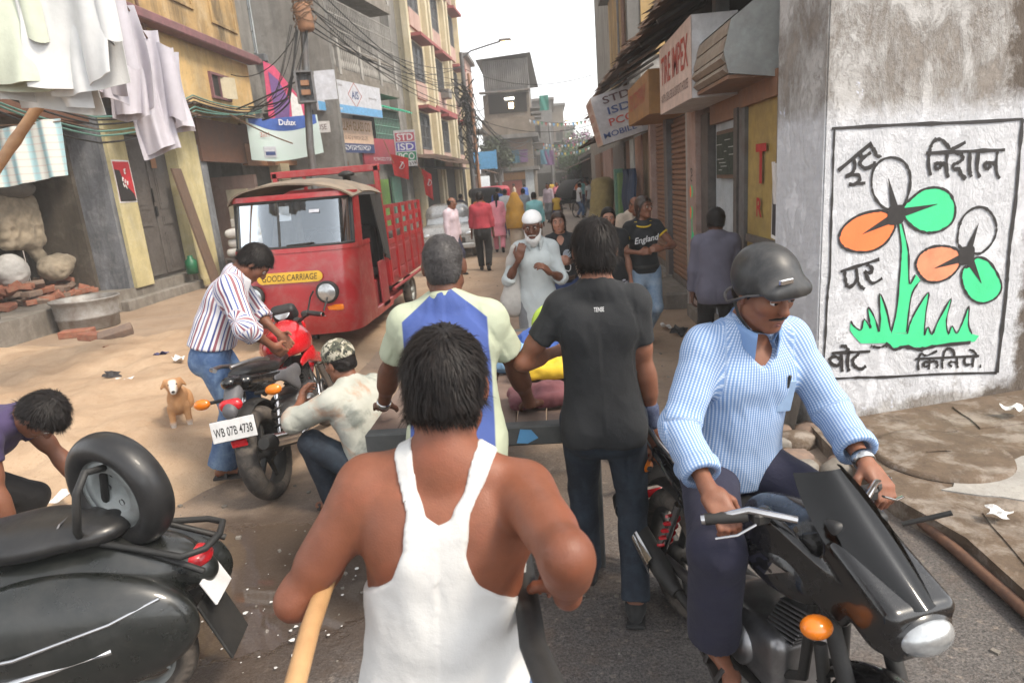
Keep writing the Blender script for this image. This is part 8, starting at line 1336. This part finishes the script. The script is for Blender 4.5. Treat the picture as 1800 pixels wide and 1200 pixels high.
# 4 motorcycle rider
fg = Fig(1.70, 1.02, pelvis=(-.04, -.27, .85), lean=.20, roll=-.05, head=(.12, .36, .05), lh=(-.27, .135, .97), rh=(.27, .105, .97), le=(-.8, -.5, -.9), re=(.8, -.5, -.9), lhd=(.05, .9, -.5), rhd=(-.05, .9, -.5), lpalm=(.2, -.3, -1), rpalm=(-.2, -.3, -1), curl=.75, lf=(-.19, .0, .27), rf=(.19, .0, .27), lk=(-.5, 1, .5), rk=(.5, 1, .5))
def ex(root, body, fg, q):
    h = fg.Rh; pr = [(el(q(0, -.012, .05), V3(.102, .122, .110), h), .01), (rc(q(-.06, .095, .05), q(.06, .095, .05), .026, .026), .04)]
    hl = solid('helmet', 'helmet', root, pr, .006, region=lambda X, Y, Z: (lambda x, y, z: np.maximum((np.interp(y, [-.15, -.05, .03, .08, .16], [-.055, -.05, .015, .042, .028]) - z) * .9, -1))(*[((X - fg.H[0]) * h[0, i] + (Y - fg.H[1]) * h[1, i] + (Z - fg.H[2]) * h[2, i]) for i in range(3)]))
    mb = MB(); mb.tube([q(.103 * math.cos(a), .125 * math.sin(a) - .01, np.interp(.125 * math.sin(a) - .01, [-.15, -.05, .03, .08, .16], [-.052, -.047, .018, .045, .031])) for a in np.linspace(0, 6.283, 41)], .005, 6, False); mb.build('helmet_rim', 'steel_grey', hl)
    MB(frame(q(.035, .113, .10), h @ V3(-1, 0, 0), h @ V3(0, -.3, 1))).box((0, 0, -.004), (.05, .018, .012), .003).build('helmet_badge', 'chrome', hl)
    for sd in (-1, 1): mb = MB(); mb.tube([q(sd * .092, -.03, -.03), q(sd * .085, .0, -.075), q(sd * .05, .03, -.125), q(0, .045, -.135)], .009, 6, flat=.4); mb.build('chin_strap', 'rubber_dark', hl)
    mb = MB(); mb.tube([q(-.035, .082, -.056), q(-.015, .098, -.048), q(0, .1, -.05), q(.015, .098, -.048), q(.035, .082, -.056)], [.003, .007, .006, .007, .003], 6, flat=.6); mb.build('moustache', 'hair_black', body)
    ring(root, fg.Wr[-1] - nrm(fg.Wr[-1] - fg.E[-1]) * .015, fg.Wr[-1], .031, .032, 'watch', 'wristwatch')
    sh_ = [c for c in root.children if c.name.startswith('shirt')][0]; T = fr(fg.t(-.075, .121, .19), fg.Rt @ V3(-1, 0, 0), fg.Rt @ V3(0, 0, 1)); mb = MB(T); mb.box((0, 0, 0), (.11, .12, .006), .003); mb.build('pocket', cloth('pocket_blue', (.30, .43, .63), .15), sh_); MB(T).box((.02, .06, .004), (.012, .05, .008), .003).build('pen', 'rubber_dark', sh_)
    mb = MB(); mb.tube([fg.t(0, .125 - .01 * abs(i - 3), .31 - .05 * i) for i in range(8)], .008, 6, flat=.3); mb.build('placket', 'pocket_blue', sh_)
person('motorcycle rider in a dark helmet and pale blue striped shirt', BK[:2], BRZ, fg, 'skin_mid', ('short', 'hair_black'), [dict(kind='shirt', mat='shirt_pinstripe', name='shirt', sleeve=1.80, hem=-.06, off=.011, amp=.011, collar=True, loose=.018, cuff=True, open_neck=.006, vneck=.06, seed=12), dict(kind='trousers', mat='trouser_navy', name='trousers', loose=.022, flare=.012, amp=.008, legs=.97)], .006, shoes='sandal', extra=ex)
# 5 man in the striped shirt bending over the red motorcycle
fg = Fig(1.72, .98, lean=.54, head=(0, 1.0, 0), pelvis=(0, -.04, .91), lh=(-.12, .40, .93), rh=(.15, .36, .91), le=(-1, -.2, -.4), re=(1, -.2, -.5), lf=(-.13, .02, .02), rf=(.11, -.10, .02), curl=.4)
person('young man in a striped shirt and blue jeans bending over the red motorcycle', (-2.34, 4.24), -1.22, fg, 'skin_mid', ('thick', 'hair_black', dict(n=3500, length=.035)), [dict(kind='shirt', mat='shirt_stripes', name='shirt', sleeve=1.35, hem=.03, off=.018, amp=.010, collar=True, loose=.03, cuff=True, seed=15), dict(kind='trousers', mat='jeans_mid', name='jeans', loose=.026, flare=.022, amp=.010, seed=3)], .008, shoes='sandal', z=.05, extra=lambda root, body, fg, q: solid('belt', M('leather_tan', (.34, .19, .06), .6), root, [rc(fg.P, fg.P + fg.Rp @ V3(0, 0, .1), .169, .165, (fg.Rp @ V3(0, 1, 0), .76))], .008, cuts=[(fg.P + fg.Rp @ V3(0, 0, .07), fg.Rp @ V3(0, 0, 1)), (fg.P + fg.Rp @ V3(0, 0, .03), fg.Rp @ V3(0, 0, -1))]))
# 6 mechanic squatting by the rear wheel
fg = Fig(1.66, 1.0, pelvis=(0, -.16, .30), lean=.38, head=(.1, .25, 0), lh=(-.10, .36, .70), rh=(.04, .38, .60), le=(-1, 0, -.5), re=(1, .0, -.6), lf=(-.16, .12, 0), rf=(.16, .10, 0), lk=(-.4, 1, .9), rk=(.4, 1, .9), curl=.6)
def ex(root, body, fg, q):
    o = solid('cap', 'camo', root, [(el(q(0, -.012, .055), V3(.093, .112, .10), fg.Rh), .01)], .007, cuts=[(q(0, 0, .028), fg.Rh @ V3(0, 0, -1))]); MB(frame(q(0, .10, .035), fg.Rh @ V3(1, 0, 0), fg.Rh @ V3(0, 1, -.2))).prism([(-.07, -.02), (.07, -.02), (.06, .05), (0, .07), (-.06, .05)], .006).build('cap_brim', 'camo', o)
person('mechanic in a camouflage cap squatting at the rear wheel', (-1.27, 3.72), 1.02, fg, 'skin_mid', ('short', 'hair_black'), [dict(kind='shirt', mat='mechanic_shirt', name='shirt', sleeve=1.25, hem=-.12, off=.016, amp=.012, collar=True, loose=.026, cuff=True, seed=19), dict(kind='trousers', mat='jeans_dark', name='jeans', loose=.015)], .008, shoes='sandal', extra=ex)
o = MB().box((0, 0, .20), (.32, .24, .03), .006).box((-.13, 0, .09), (.03, .22, .19)).box((.13, 0, .09), (.03, .22, .19)).build('low_stool', 'cart_wood'); o.location = (-1.13, 3.62, 0); o.rotation_euler = (0, 0, 1.02); tag(o, 'low wooden stool under the squatting mechanic', 'stool')
# 7 man bending down at the left edge
fg = Fig(1.68, 1.05, pelvis=(0, -.38, .66), lean=1.22, head=(-.2, 1.35, 0), lh=(-.18, .25, .35), rh=(.22, .05, .30), le=(-1, -.1, .3), re=(1, -.2, .4), lf=(-.15, -.2, 0), rf=(.15, -.25, 0), curl=.6)
person('man in a dark purple shirt bending down beyond the scooter', (-2.80, 2.92), -1.35, fg, 'skin_mid', ('thick', 'hair_black', dict(n=4500, length=.04, wild=.35)), [dict(kind='shirt', mat='top_purple', name='shirt', sleeve=.45, hem=-.08, off=.012, amp=.007), dict(kind='trousers', mat='trouser_black', name='trousers')], .008, shoes='sandal', extra=lambda root, body, fg, q: ring(root, fg.Wr[1] - nrm(fg.Wr[1] - fg.E[1]) * .03, fg.Wr[1], .033, .014, 'bangle', 'bangle'), z=.04)
# 8 old man with white cap and beard
fg = Fig(1.66, .86, swid=.142, lean=.05, head=(-.15, .28, 0), rh=(.15, .15, 1.26), re=(.45, -.1, -1), lh=(-.10, .27, 1.15), le=(-.4, -.1, -1), lf=(-.11, .12, 0), rf=(.10, -.1, 0), curl=.7, rhd=(-.3, .2, 1), lhd=(.5, .5, .6), rpalm=(-.2, -1, 0), lpalm=(.3, -.4, -.6))
def ex(root, body, fg, q):
    solid('cap', 'cap_white', root, [(el(q(0, -.012, .055), V3(.088, .105, .088), fg.Rh), .01)], .008, cuts=[(q(0, 0, .045), fg.Rh @ V3(0, .1, -1))]); solid('beard', 'beard_white', body, [el(q(0, .052, -.105), V3(.055, .045, .055), fg.Rh), rc(q(-.066, .01, -.03), q(-.04, .05, -.10), .014, .028), rc(q(.066, .01, -.03), q(.04, .05, -.10), .014, .028), el(q(0, .05, -.145), V3(.035, .03, .035), fg.Rh)], .007, .02, subs=[(el(q(0, .1, -.068), V3(.03, .03, .012), fg.Rh), .01)]); mb = MB(); mb.tube([q(-.035, .082, -.056), q(0, .098, -.048), q(.035, .082, -.056)], [.004, .007, .004], 6, flat=.6); mb.build('moustache', 'beard_white', body)
person('old man with a white cap and beard in a pale kurta carrying a bag', (-.14, 5.75), PI + .05, fg, 'skin_dark', ('bald', 'hair_grey'), [dict(kind='kurta', mat='kurta_white', name='kurta', sleeve=1.12, hem=-.26, off=.012, amp=.012, collar=True, loose=.016, flare=.02, seed=22), dict(kind='skirt', mat='lungi_grey', name='lungi', hem=.12, off=.012, amp=.014, flare=.02)], .008, shoes='sandal', extra=ex)
o = draped('shoulder_bag', 'bag_canvas', 'pale canvas bag slung over the shoulder of the old man', 'bag', [rc((0, 0, -.05), (-.03, .02, -.42), .055, .10, ((0, 1, 0), .6)), el((-.03, .02, -.42), (.11, .08, .12)), rc((.02, -.03, .08), (0, 0, -.05), .03, .06)], .012, .05, .012, 24, (-.335, 5.72, 1.28), freq=12)
# 9-13 walkers in the middle distance
fg = Fig(1.57, .98, True, head=(-.05, .1, .08), rh=(.04, .27, 1.07), lh=(-.1, .26, 1.06), re=(1, -.2, -.6), le=(-1, -.2, -.6), lf=(-.09, .14, 0), rf=(.09, -.08, 0), curl=.6)
def ex(root, body, fg, q):
    o = [c for c in root.children if c.name.startswith('top')][0]
    for sx in (-1, 1): MB(fr(fg.t(sx * .065, .165, .19), (-1, 0, 0))).prism([(.045 * math.cos(a), .055 * math.sin(a)) for a in np.linspace(0, 6.1, 14)], .003).build('print_disc', 'shirt_greyblue', o)
    mb = MB(); mb.tube([fg.t(.1 * math.cos(a), .135, .04 + .05 * math.sin(a * 2)) for a in np.linspace(0, 6, 16)], .006, 5); mb.build('print_swirl', 'letter_white', o); ring(root, fg.P + fg.Rp @ V3(0, 0, .04), fg.P + V3(0, 0, .2), .15, .045, 'leather_brown' if 'leather_brown' in MATS else M('leather_brown', (.08, .045, .03), .6), 'belt')
person('young woman in a black sleeveless top looking up from her phone', (.11, 7.1), PI, fg, 'skin_fair', ('long', 'hair_brown', dict(n=1500, length=.05, wild=.02, front=.014)), [dict(kind='shirt', mat='tee_black', name='top', sleeve=.12, hem=-.02, off=.008, amp=.004, vneck=.08, open_neck=.02), dict(kind='trousers', mat='jeans_navy', name='jeans')], .008, shoes='shoe_black', extra=ex)
o = MB().box((0, 0, 0), (.05, .012, .10), .004).build('mobile_phone', 'shirt_greyblue'); o.location = (.07, 6.80, 1.09); o.rotation_euler = (.6, 0, .5); tag(o, 'small phone held by the woman in the black sleeveless top', 'phone')
fg = Fig(1.66, .98, True, head=(.55, .05, 0), rh=(.10, .25, 1.09), lh=(-.13, .25, 1.11), re=(1, -.3, -.5), le=(-1, -.3, -.5), lf=(-.08, -.22, .10), rf=(.08, .16, 0), foottilt=(.5, 0), curl=.9, rhd=(-.9, .3, .1), lhd=(.9, .3, .1))
def ex(root, body, fg, q):
    o = [c for c in root.children if c.name.startswith('top')][0]; mb = MB(); sv = o.data; T = fr(fg.t(0, .172, .215), (-1, 0, 0), (0, .0, 1)); text_mesh('England', T @ Matrix.Rotation(R(7), 4, 'Z'), 'letter_white', o, w=.27, h=.085, bold=.012, shear=.3); ring(root, fg.P + fg.Rp @ V3(0, 0, .045), fg.P + V3(0, 0, .2), .152, .04, 'rubber_dark', 'belt')
    mb.tube([fg.N + fg.Rt @ V3(.085 * math.sin(a), .025 - .085 * math.cos(a), -.005 - .05 * (1 - math.cos(a)) * .5) for a in np.linspace(0, 6.283, 25)], .009, 6, False); mb.build('collar_trim', 'cloth_yellow', o)
    for sd in (-1, 1): S, E = fg.S[sd], fg.E[sd]; d = nrm(E - S); ring(o, S + d * .115, E, .056, .02, 'cloth_yellow', 'sleeve_trim'); mb = MB(); mb.tube([fg.t(sd * .07, .045, .405), fg.t(sd * .12, .02, .405), fg.t(sd * .165, .01, .385), S + d * .06 + V3(sd * .048, 0, .02), S + d * .11 + V3(sd * .052, 0, .01)], .009, 6, flat=.4); mb.build('shoulder_stripe', 'cloth_yellow', o)
person('young woman in a black England top and light jeans walking by the shutters', (1.0, 7.15), PI + .12, fg, 'skin_mid', ('long', 'hair_brown', dict(n=1500, length=.05, wild=.02, front=.014)), [dict(kind='shirt', mat='tee_black', name='top', sleeve=.42, hem=-.03, off=.009, amp=.004, open_neck=.02), dict(kind='trousers', mat='jeans_light', name='jeans', loose=.008, flare=.012)], .008, shoes='shoe_white', extra=ex)
def walker(label, pos, heading, h, skin, hair, top, bot, ph=1., fem=False, vox=.016, sleeve=1.9, hem=-.10, kind='shirt', low='trousers', z=0., shoes='shoe_black', head=(0, .1, 0), extra=None, lean=.04, group=None, lh=None, rh=None, **kw):
    s_ = .17 * ph; fg = Fig(h, kw.pop('g', 1.), fem, lean=lean, head=head, lf=(-.09, s_, 0 if s_ > 0 else .05), rf=(.09, -s_, .05 if s_ > 0 else 0), foottilt=(0 if s_ > 0 else .4, .4 if s_ > 0 else 0), lh=lh, rh=rh); far = vox > .012
    return person(label, pos, heading, fg, skin, hair, [dict(kind=kind, mat=top, name='shirt', sleeve=sleeve, hem=hem, off=.014, amp=.010 if not far else .007, loose=.015, flare=kw.pop('flare', 0.), seed=int(h * 1000) % 97, collar=not far), dict(kind=low, mat=bot, name='trousers' if low == 'trousers' else 'skirt', loose=.015, hem=.1) if low == 'trousers' else dict(kind='skirt', mat=bot, name='skirt', hem=.12, flare=.02)], vox, not far, shoes, not far or vox < .02, extra=extra, group=group, z=z)
HS = ('short', 'hair_black')
walker('woman in black top and black and white printed trousers behind the man in black', (.62, 7.0), PI, 1.58, 'skin_fair', ('long', 'hair_black', dict(front=.014)), 'tee_black', 'print_zebra', .6, True, .010, .4)
walker('balding man in a beige shirt looking down beside the hung jeans', (1.12, 9.0), PI + .3, 1.62, 'skin_mid', ('bald', 'hair_black'), 'beige_shirt', 'khaki', .3, False, .010, 1.1, head=(.1, .6, 0))
walker('man in a dusty grey shirt standing with his back turned at the shop door', (1.53, 6.15), -.25, 1.53, 'skin_dark', ('thick', 'hair_black', dict(n=2500, length=.03)), 'grey_shirt', 'trouser_black', .2, False, .009, 1.9, hem=-.16)
walker('man in a red shirt and black trousers walking away up the street', (-1.5, 14.6), .03, 1.74, 'skin_dark', HS, 'shirt_red', 'trouser_black', .9, False, .013, 1.6, hem=.03)
def pink(root, body, fg, q): solid('hair_braid', 'hair_black', body, [rc(q(0, -.1, .0), q(0, -.14, -.28), .035, .025)], .015)
walker('woman in a long pink tunic and trousers walking away', (-1.42, 18.3), .05, 1.62, 'skin_mid', ('long', 'hair_black'), 'shirt_pink', 'shirt_pink', 1., True, .015, 1.95, hem=-.42, kind='kurta', flare=.04, extra=pink)
def shawl(root, body, fg, q): solid('shawl', 'shawl_mustard', root, [(el(q(0, -.02, .03), V3(.11, .125, .13), fg.Rh), .03), (rc(fg.N, fg.P, .18, .24, ((0, 1, 0), .8)), .08), (rc(fg.S[-1], fg.S[1], .09, .09), .06), (rc(fg.P + V3(0, 0, .1), fg.P - V3(0, 0, .1), .24, .25, ((0, 1, 0), .8)), .05)], .016, cuts=[(fg.P - V3(0, 0, .12), V3(0, 0, -1))], subs=[(el(q(0, .12, -.02), V3(.07, .06, .10), fg.Rh), .02)])
walker('woman wrapped in a mustard shawl walking away', (-.85, 17.0), .0, 1.60, 'skin_mid', None, 'shawl_mustard', 'beige_shirt', .3, True, .016, 1.9, low='skirt', extra=shawl)
walker('bald man in a lavender shirt beside the silver car', (-2.12, 14.2), -2.0, 1.68, 'skin_mid', ('bald', 'hair_black'), 'shirt_lavender', 'trouser_navy', .5, False, .014, 1.9, hem=-.2, head=(.5, .2, 0))
FAR = (('man in a turquoise shirt walking away', (-.36, 17.6), .1, 'shirt_cyan', 'khaki', 0, 1.95), ('man in a slate grey shirt walking away beyond the mustard shawl', (-.85, 23.5), 0, 'shirt_greyblue', 'trouser_black', 0, .6), ('man in a white shirt seen from behind near the auto rickshaw', (-1.45, 22.8), .1, 'shirt_white', 'jeans_navy', 0, 1.9), ('man in a lungi and pinkish shirt crossing the far street', (.05, 29.0), 2.6, 'shirt_lavender', 'lungi_grey', 0, 1.9), ('boy in white shirt striding by the cycle rickshaw', (1.45, 30.5), -1.4, 'shirt_white', 'jeans_mid', 0, .5), ('man in white vest and grey trousers in the far street', (1.95, 32.0), 1.2, 'vest_white', 'lungi_grey', 0, .5), ('child in a yellow shirt beyond the turquoise shirt', (.35, 27.5), .4, 'shirt_yellow', 'jeans_navy', 0, .5), ('man in blue overalls beside the auto rickshaw', (-1.9, 25.5), .0, 'shirt_blue', 'jeans_navy', 0, 1.9), ('woman in orange behind the red shirted man', (-2.2, 21.3), .2, 'shirt_orange', 'shirt_orange', 1, 1.9), ('man in pale shirt by the low sheds', (2.4, 38), 3.0, 'kurta_white', 'khaki', 0, 1.9), ('man in a turquoise shirt on the right of the far street', (2.7, 35.5), .4, 'shirt_cyan', 'trouser_black', 0, 1.9), ('woman in pink with a bag beside the cycle rickshaw', (.5, 33.5), 2.9, 'shirt_pink', 'shirt_pink', 1, 1.9), ('man in a navy shirt leaning near the lamp pole', (-3.3, 25.0), -.8, 'trouser_navy', 'khaki', 0, 1.9), ('man in an orange shirt far down the street', (2.0, 44), 3.1, 'shirt_orange', 'trouser_black', 0, .6), ('man in a white kurta far down the street', (1.0, 46), .2, 'kurta_white', 'kurta_white', 0, 1.9), ('man in a red shirt far down the street', (2.9, 50), 2.8, 'shirt_red', 'jeans_navy', 0, .6), ('woman in yellow far down the street', (.4, 54), .1, 'shirt_yellow', 'shirt_yellow', 1, 1.9), ('man in grey by the distant sheds', (3.4, 58), 3.0, 'grey_shirt', 'trouser_black', 0, 1.9), ('man in blue shirt at the corner house', (-1.4, 42), .5, 'shirt_blue', 'trouser_black', 0, 1.9), ('man in beige near the corner house shutter', (-2.2, 45), 1.6, 'beige_shirt', 'khaki', 0, 1.9))
for i, (lb, ps, hd_, tp, bt, fm, sv) in enumerate(FAR): walker(lb, ps, hd_, (1.25 if 'child' in lb else 1.58 + .04 * (i % 4)), ('skin_dark', 'skin_mid')[i % 2], ('long', 'hair_black') if fm else HS, tp, bt, (1. if i % 2 else -.8) * (.5 + .5 * (i % 3) / 2), bool(fm), .022 if ps[1] < 30 else .03, sv, hem=-.3 if fm or 'kurta' in lb else -.1, kind='kurta' if fm or 'kurta' in lb else 'shirt', low='skirt' if 'lungi' in lb else 'trousers', group='people in the far street')
for i, (cn_, tp) in enumerate((('white', 'shirt_white'), ('lavender', 'shirt_lavender'), ('turquoise', 'shirt_cyan'), ('dark blue', 'shirt_blue'), ('pink', 'shirt_pink'), ('grey', 'shirt_greyblue'), ('beige', 'beige_shirt'), ('crimson', 'shirt_red'), ('black', 'trouser_black'), ('orange', 'shirt_orange'))): walker(f'distant walker in {cn_} in the crowd beyond the cycle rickshaw', (.6 + (i * .77) % 2.7, 36 + i * 2.3), (.1, 3.0)[i % 2], 1.58 + .03 * (i % 4), 'skin_dark', HS, tp, ('trouser_black', 'khaki', 'jeans_navy')[i % 3], 1 - .4 * (i % 3), False, .034, 1.9, group='people in the far street')
# ---- dog
dg = empty('dog', (-3.16, 4.95, .10), math.pi + .5, 'small tan and white dog standing in the sand behind the striped man', 'dog')
t = NT('dog_fur'); v = t.coord(); s_ = t.sep(v); c = t.mix(t.ramp(t.noise(v, 12, 4), .3, .7), (.38, .19, .08), (.48, .27, .13)); wm = t.math('MAXIMUM', t.ramp(s_[2], .14, .10), t.math('MULTIPLY', t.ramp(s_[1], .17, .20), t.ramp(t.math('ABSOLUTE', s_[0]), .035, .02))); c = t.mix(wm, c, (.66, .62, .57)); t.bump(t.noise(v, 160, 3), .6, .006); t.fin(c, .9)
solid('body', 'dog_fur', dg, [(rc((0, .02, .30), (0, -.32, .26), .072, .066), .04), (el((0, .04, .28), (.07, .10, .11)), .03), (rc((0, .06, .34), (0, .14, .43), .06, .05), .03), (el((0, .16, .455), (.062, .07, .055)), .02), (rc((0, .20, .445), (0, .27, .425), .034, .024), .02)] + [(p, .02) for sx in (-1, 1) for p in (rc((sx * .055, .07, .24), (sx * .06, .09, .12), .034, .022), rc((sx * .06, .09, .12), (sx * .062, .09, .03), .020, .018), rc((sx * .062, .09, .018), (sx * .064, .125, .014), .020, .018), el((sx * .06, -.30, .20), (.045, .075, .09)), rc((sx * .065, -.33, .15), (sx * .068, -.38, .09), .028, .018), rc((sx * .068, -.38, .09), (sx * .07, -.35, .02), .017, .016), rc((sx * .07, -.35, .016), (sx * .07, -.31, .014), .018, .016), rc((sx * .052, .14, .49), (sx * .088, .15, .44), .018, .010))] + [(rc((0, -.38, .30), (.04, -.52, .30), .02, .01), .02)], .007)
for sx in (-1, 1): MB().lathe([(.0001, .007), (.006, .005), (.008, 0)], (sx * .028, .215, .472), (sx * .3, .9, .2), 8).build('eye', 'eye_dark', dg)
solid('nose', 'eye_dark', dg, [el((0, .292, .432), (.014, .010, .011))], .004)
# ---- litter
def scrap(label, p, s_, mat, seed, grp_):
    g = np.random.default_rng(seed); ph = g.random(4) * 6; o = MB().sheet(lambda u, v: ((u - .5) * s_ * (1 + .3 * math.sin(v * 5 + ph[0])), (v - .5) * s_ * .8, s_ * (.12 + .16 * math.sin(u * 7 + ph[1]) * math.cos(v * 6 + ph[2]))), 7, 6, False, .003).build('litter', mat); o.location = p; o.rotation_euler = (g.normal(0, .2), g.normal(0, .2), ph[3]); tag(o, label, 'litter', grp_)
M('litter_dark', (.03, .028, .03), .7); M('litter_blue', (.05, .05, .14), .6)
for i, (p, s_, m_, lb) in enumerate((((3.05, 4.30, .17), .12, 'poster_white', 'crumpled white paper at the foot of the mural wall'), ((2.12, 3.02, .15), .09, 'poster_white', 'small white scrap on the edge of the pavement'), ((-4.6, 6.2, .3), .14, 'litter_dark', 'black scrap on the sand between the bricks and the dog'), ((-4.3, 5.95, .3), .13, 'poster_white', 'white scrap on the sand nearest the black scrap'), ((-4.55, 7.0, .3), .13, 'litter_blue', 'dark blue wrapper on the sand'), ((-4.2, 6.75, .3), .13, 'poster_white', 'white scrap beside the dark blue wrapper'), ((-3.75, 4.3, .25), .10, 'poster_white', 'white scrap on the sand in front of the dog'), ((-3.2, 3.6, .2), .12, 'poster_white', 'white scrap on the sand beyond the spare wheel'), ((-3.45, 7.4, .25), .14, 'litter_dark', 'long dark rag half buried in the sand'), ((-2.05, 6.0, .06), .13, 'litter_dark', 'black scrap on the road in front of the red truck'), ((-5.6, 7.6, .3), .10, 'brick', 'broken red fragment on the sand below the bricks'), ((-1.95, 2.75, .02), .09, 'poster_white', 'white paper floating on the wet patch'), ((1.45, 7.6, .03), .2, 'litter_dark', 'dark rag heap by the stone threshold'), ((1.35, 7.9, .03), .16, 'poster_white', 'pale rubbish beside the dark rag heap'), ((-1.9, 12.8, .02), .2, 'litter_blue', 'blue scrap lying on the road behind the truck'))): scrap(lb, p, s_, m_, i, 'scattered litter')
g_ = np.random.default_rng(77); mb = MB()
for i in range(70):
    a = g_.normal(0, .22); u = g_.random(); x = -1.75 + 1.0 * u + g_.normal(0, .10); y = 2.35 + .85 * u + a * .8 + .3 * math.sin(u * 9); s_ = .003 + .011 * g_.random() ** 3; mb.add([(x + s_ * math.cos(q * 1.05 + i) * (1 + .4 * math.sin(q * 3 + i)), y + s_ * math.sin(q * 1.05 + i), .016 + gz(x, y)) for q in range(6)], [(0, 1, 2, 3, 4, 5)])
tag(mb.build('foam_flecks', 'poster_white'), 'white flecks scattered along the wet patch', 'litter', kind='stuff'); mb = MB()
for i in range(1500):
    x, y = -4 + 7.5 * g_.random(), 1.2 + 14 * g_.random() ** 1.4; s_ = .004 + .012 * g_.random() ** 3
    if x > 1.7: continue
    mb.box((x, y, gz(x, y) + s_ * .3), (s_ * 2, s_ * 1.5, s_), 0, rotz(g_.random() * 3))
tag(mb.build('grit', 'concrete_dirty'), 'loose grit and small stones strewn over the road', 'grit', kind='stuff')
# ================================================================== thin dusty haze of the evening street
hz = MB().box((0, 90, 11), (70, 220, 24.5)).build('haze', 'cable'); hm = bpy.data.materials.new('haze'); hm.use_nodes = True; hn = hm.node_tree; hn.nodes.clear(); pv_ = hn.nodes.new('ShaderNodeVolumePrincipled'); ho = hn.nodes.new('ShaderNodeOutputMaterial'); hn.links.new(pv_.outputs[0], ho.inputs['Volume'])
pv_.inputs['Color'].default_value = (.95, .94, .92, 1); pv_.inputs['Density'].default_value = .0032; hz.data.materials[0] = hm; tag(hz, 'thin pale haze over the far end of the street', 'haze', kind='stuff')
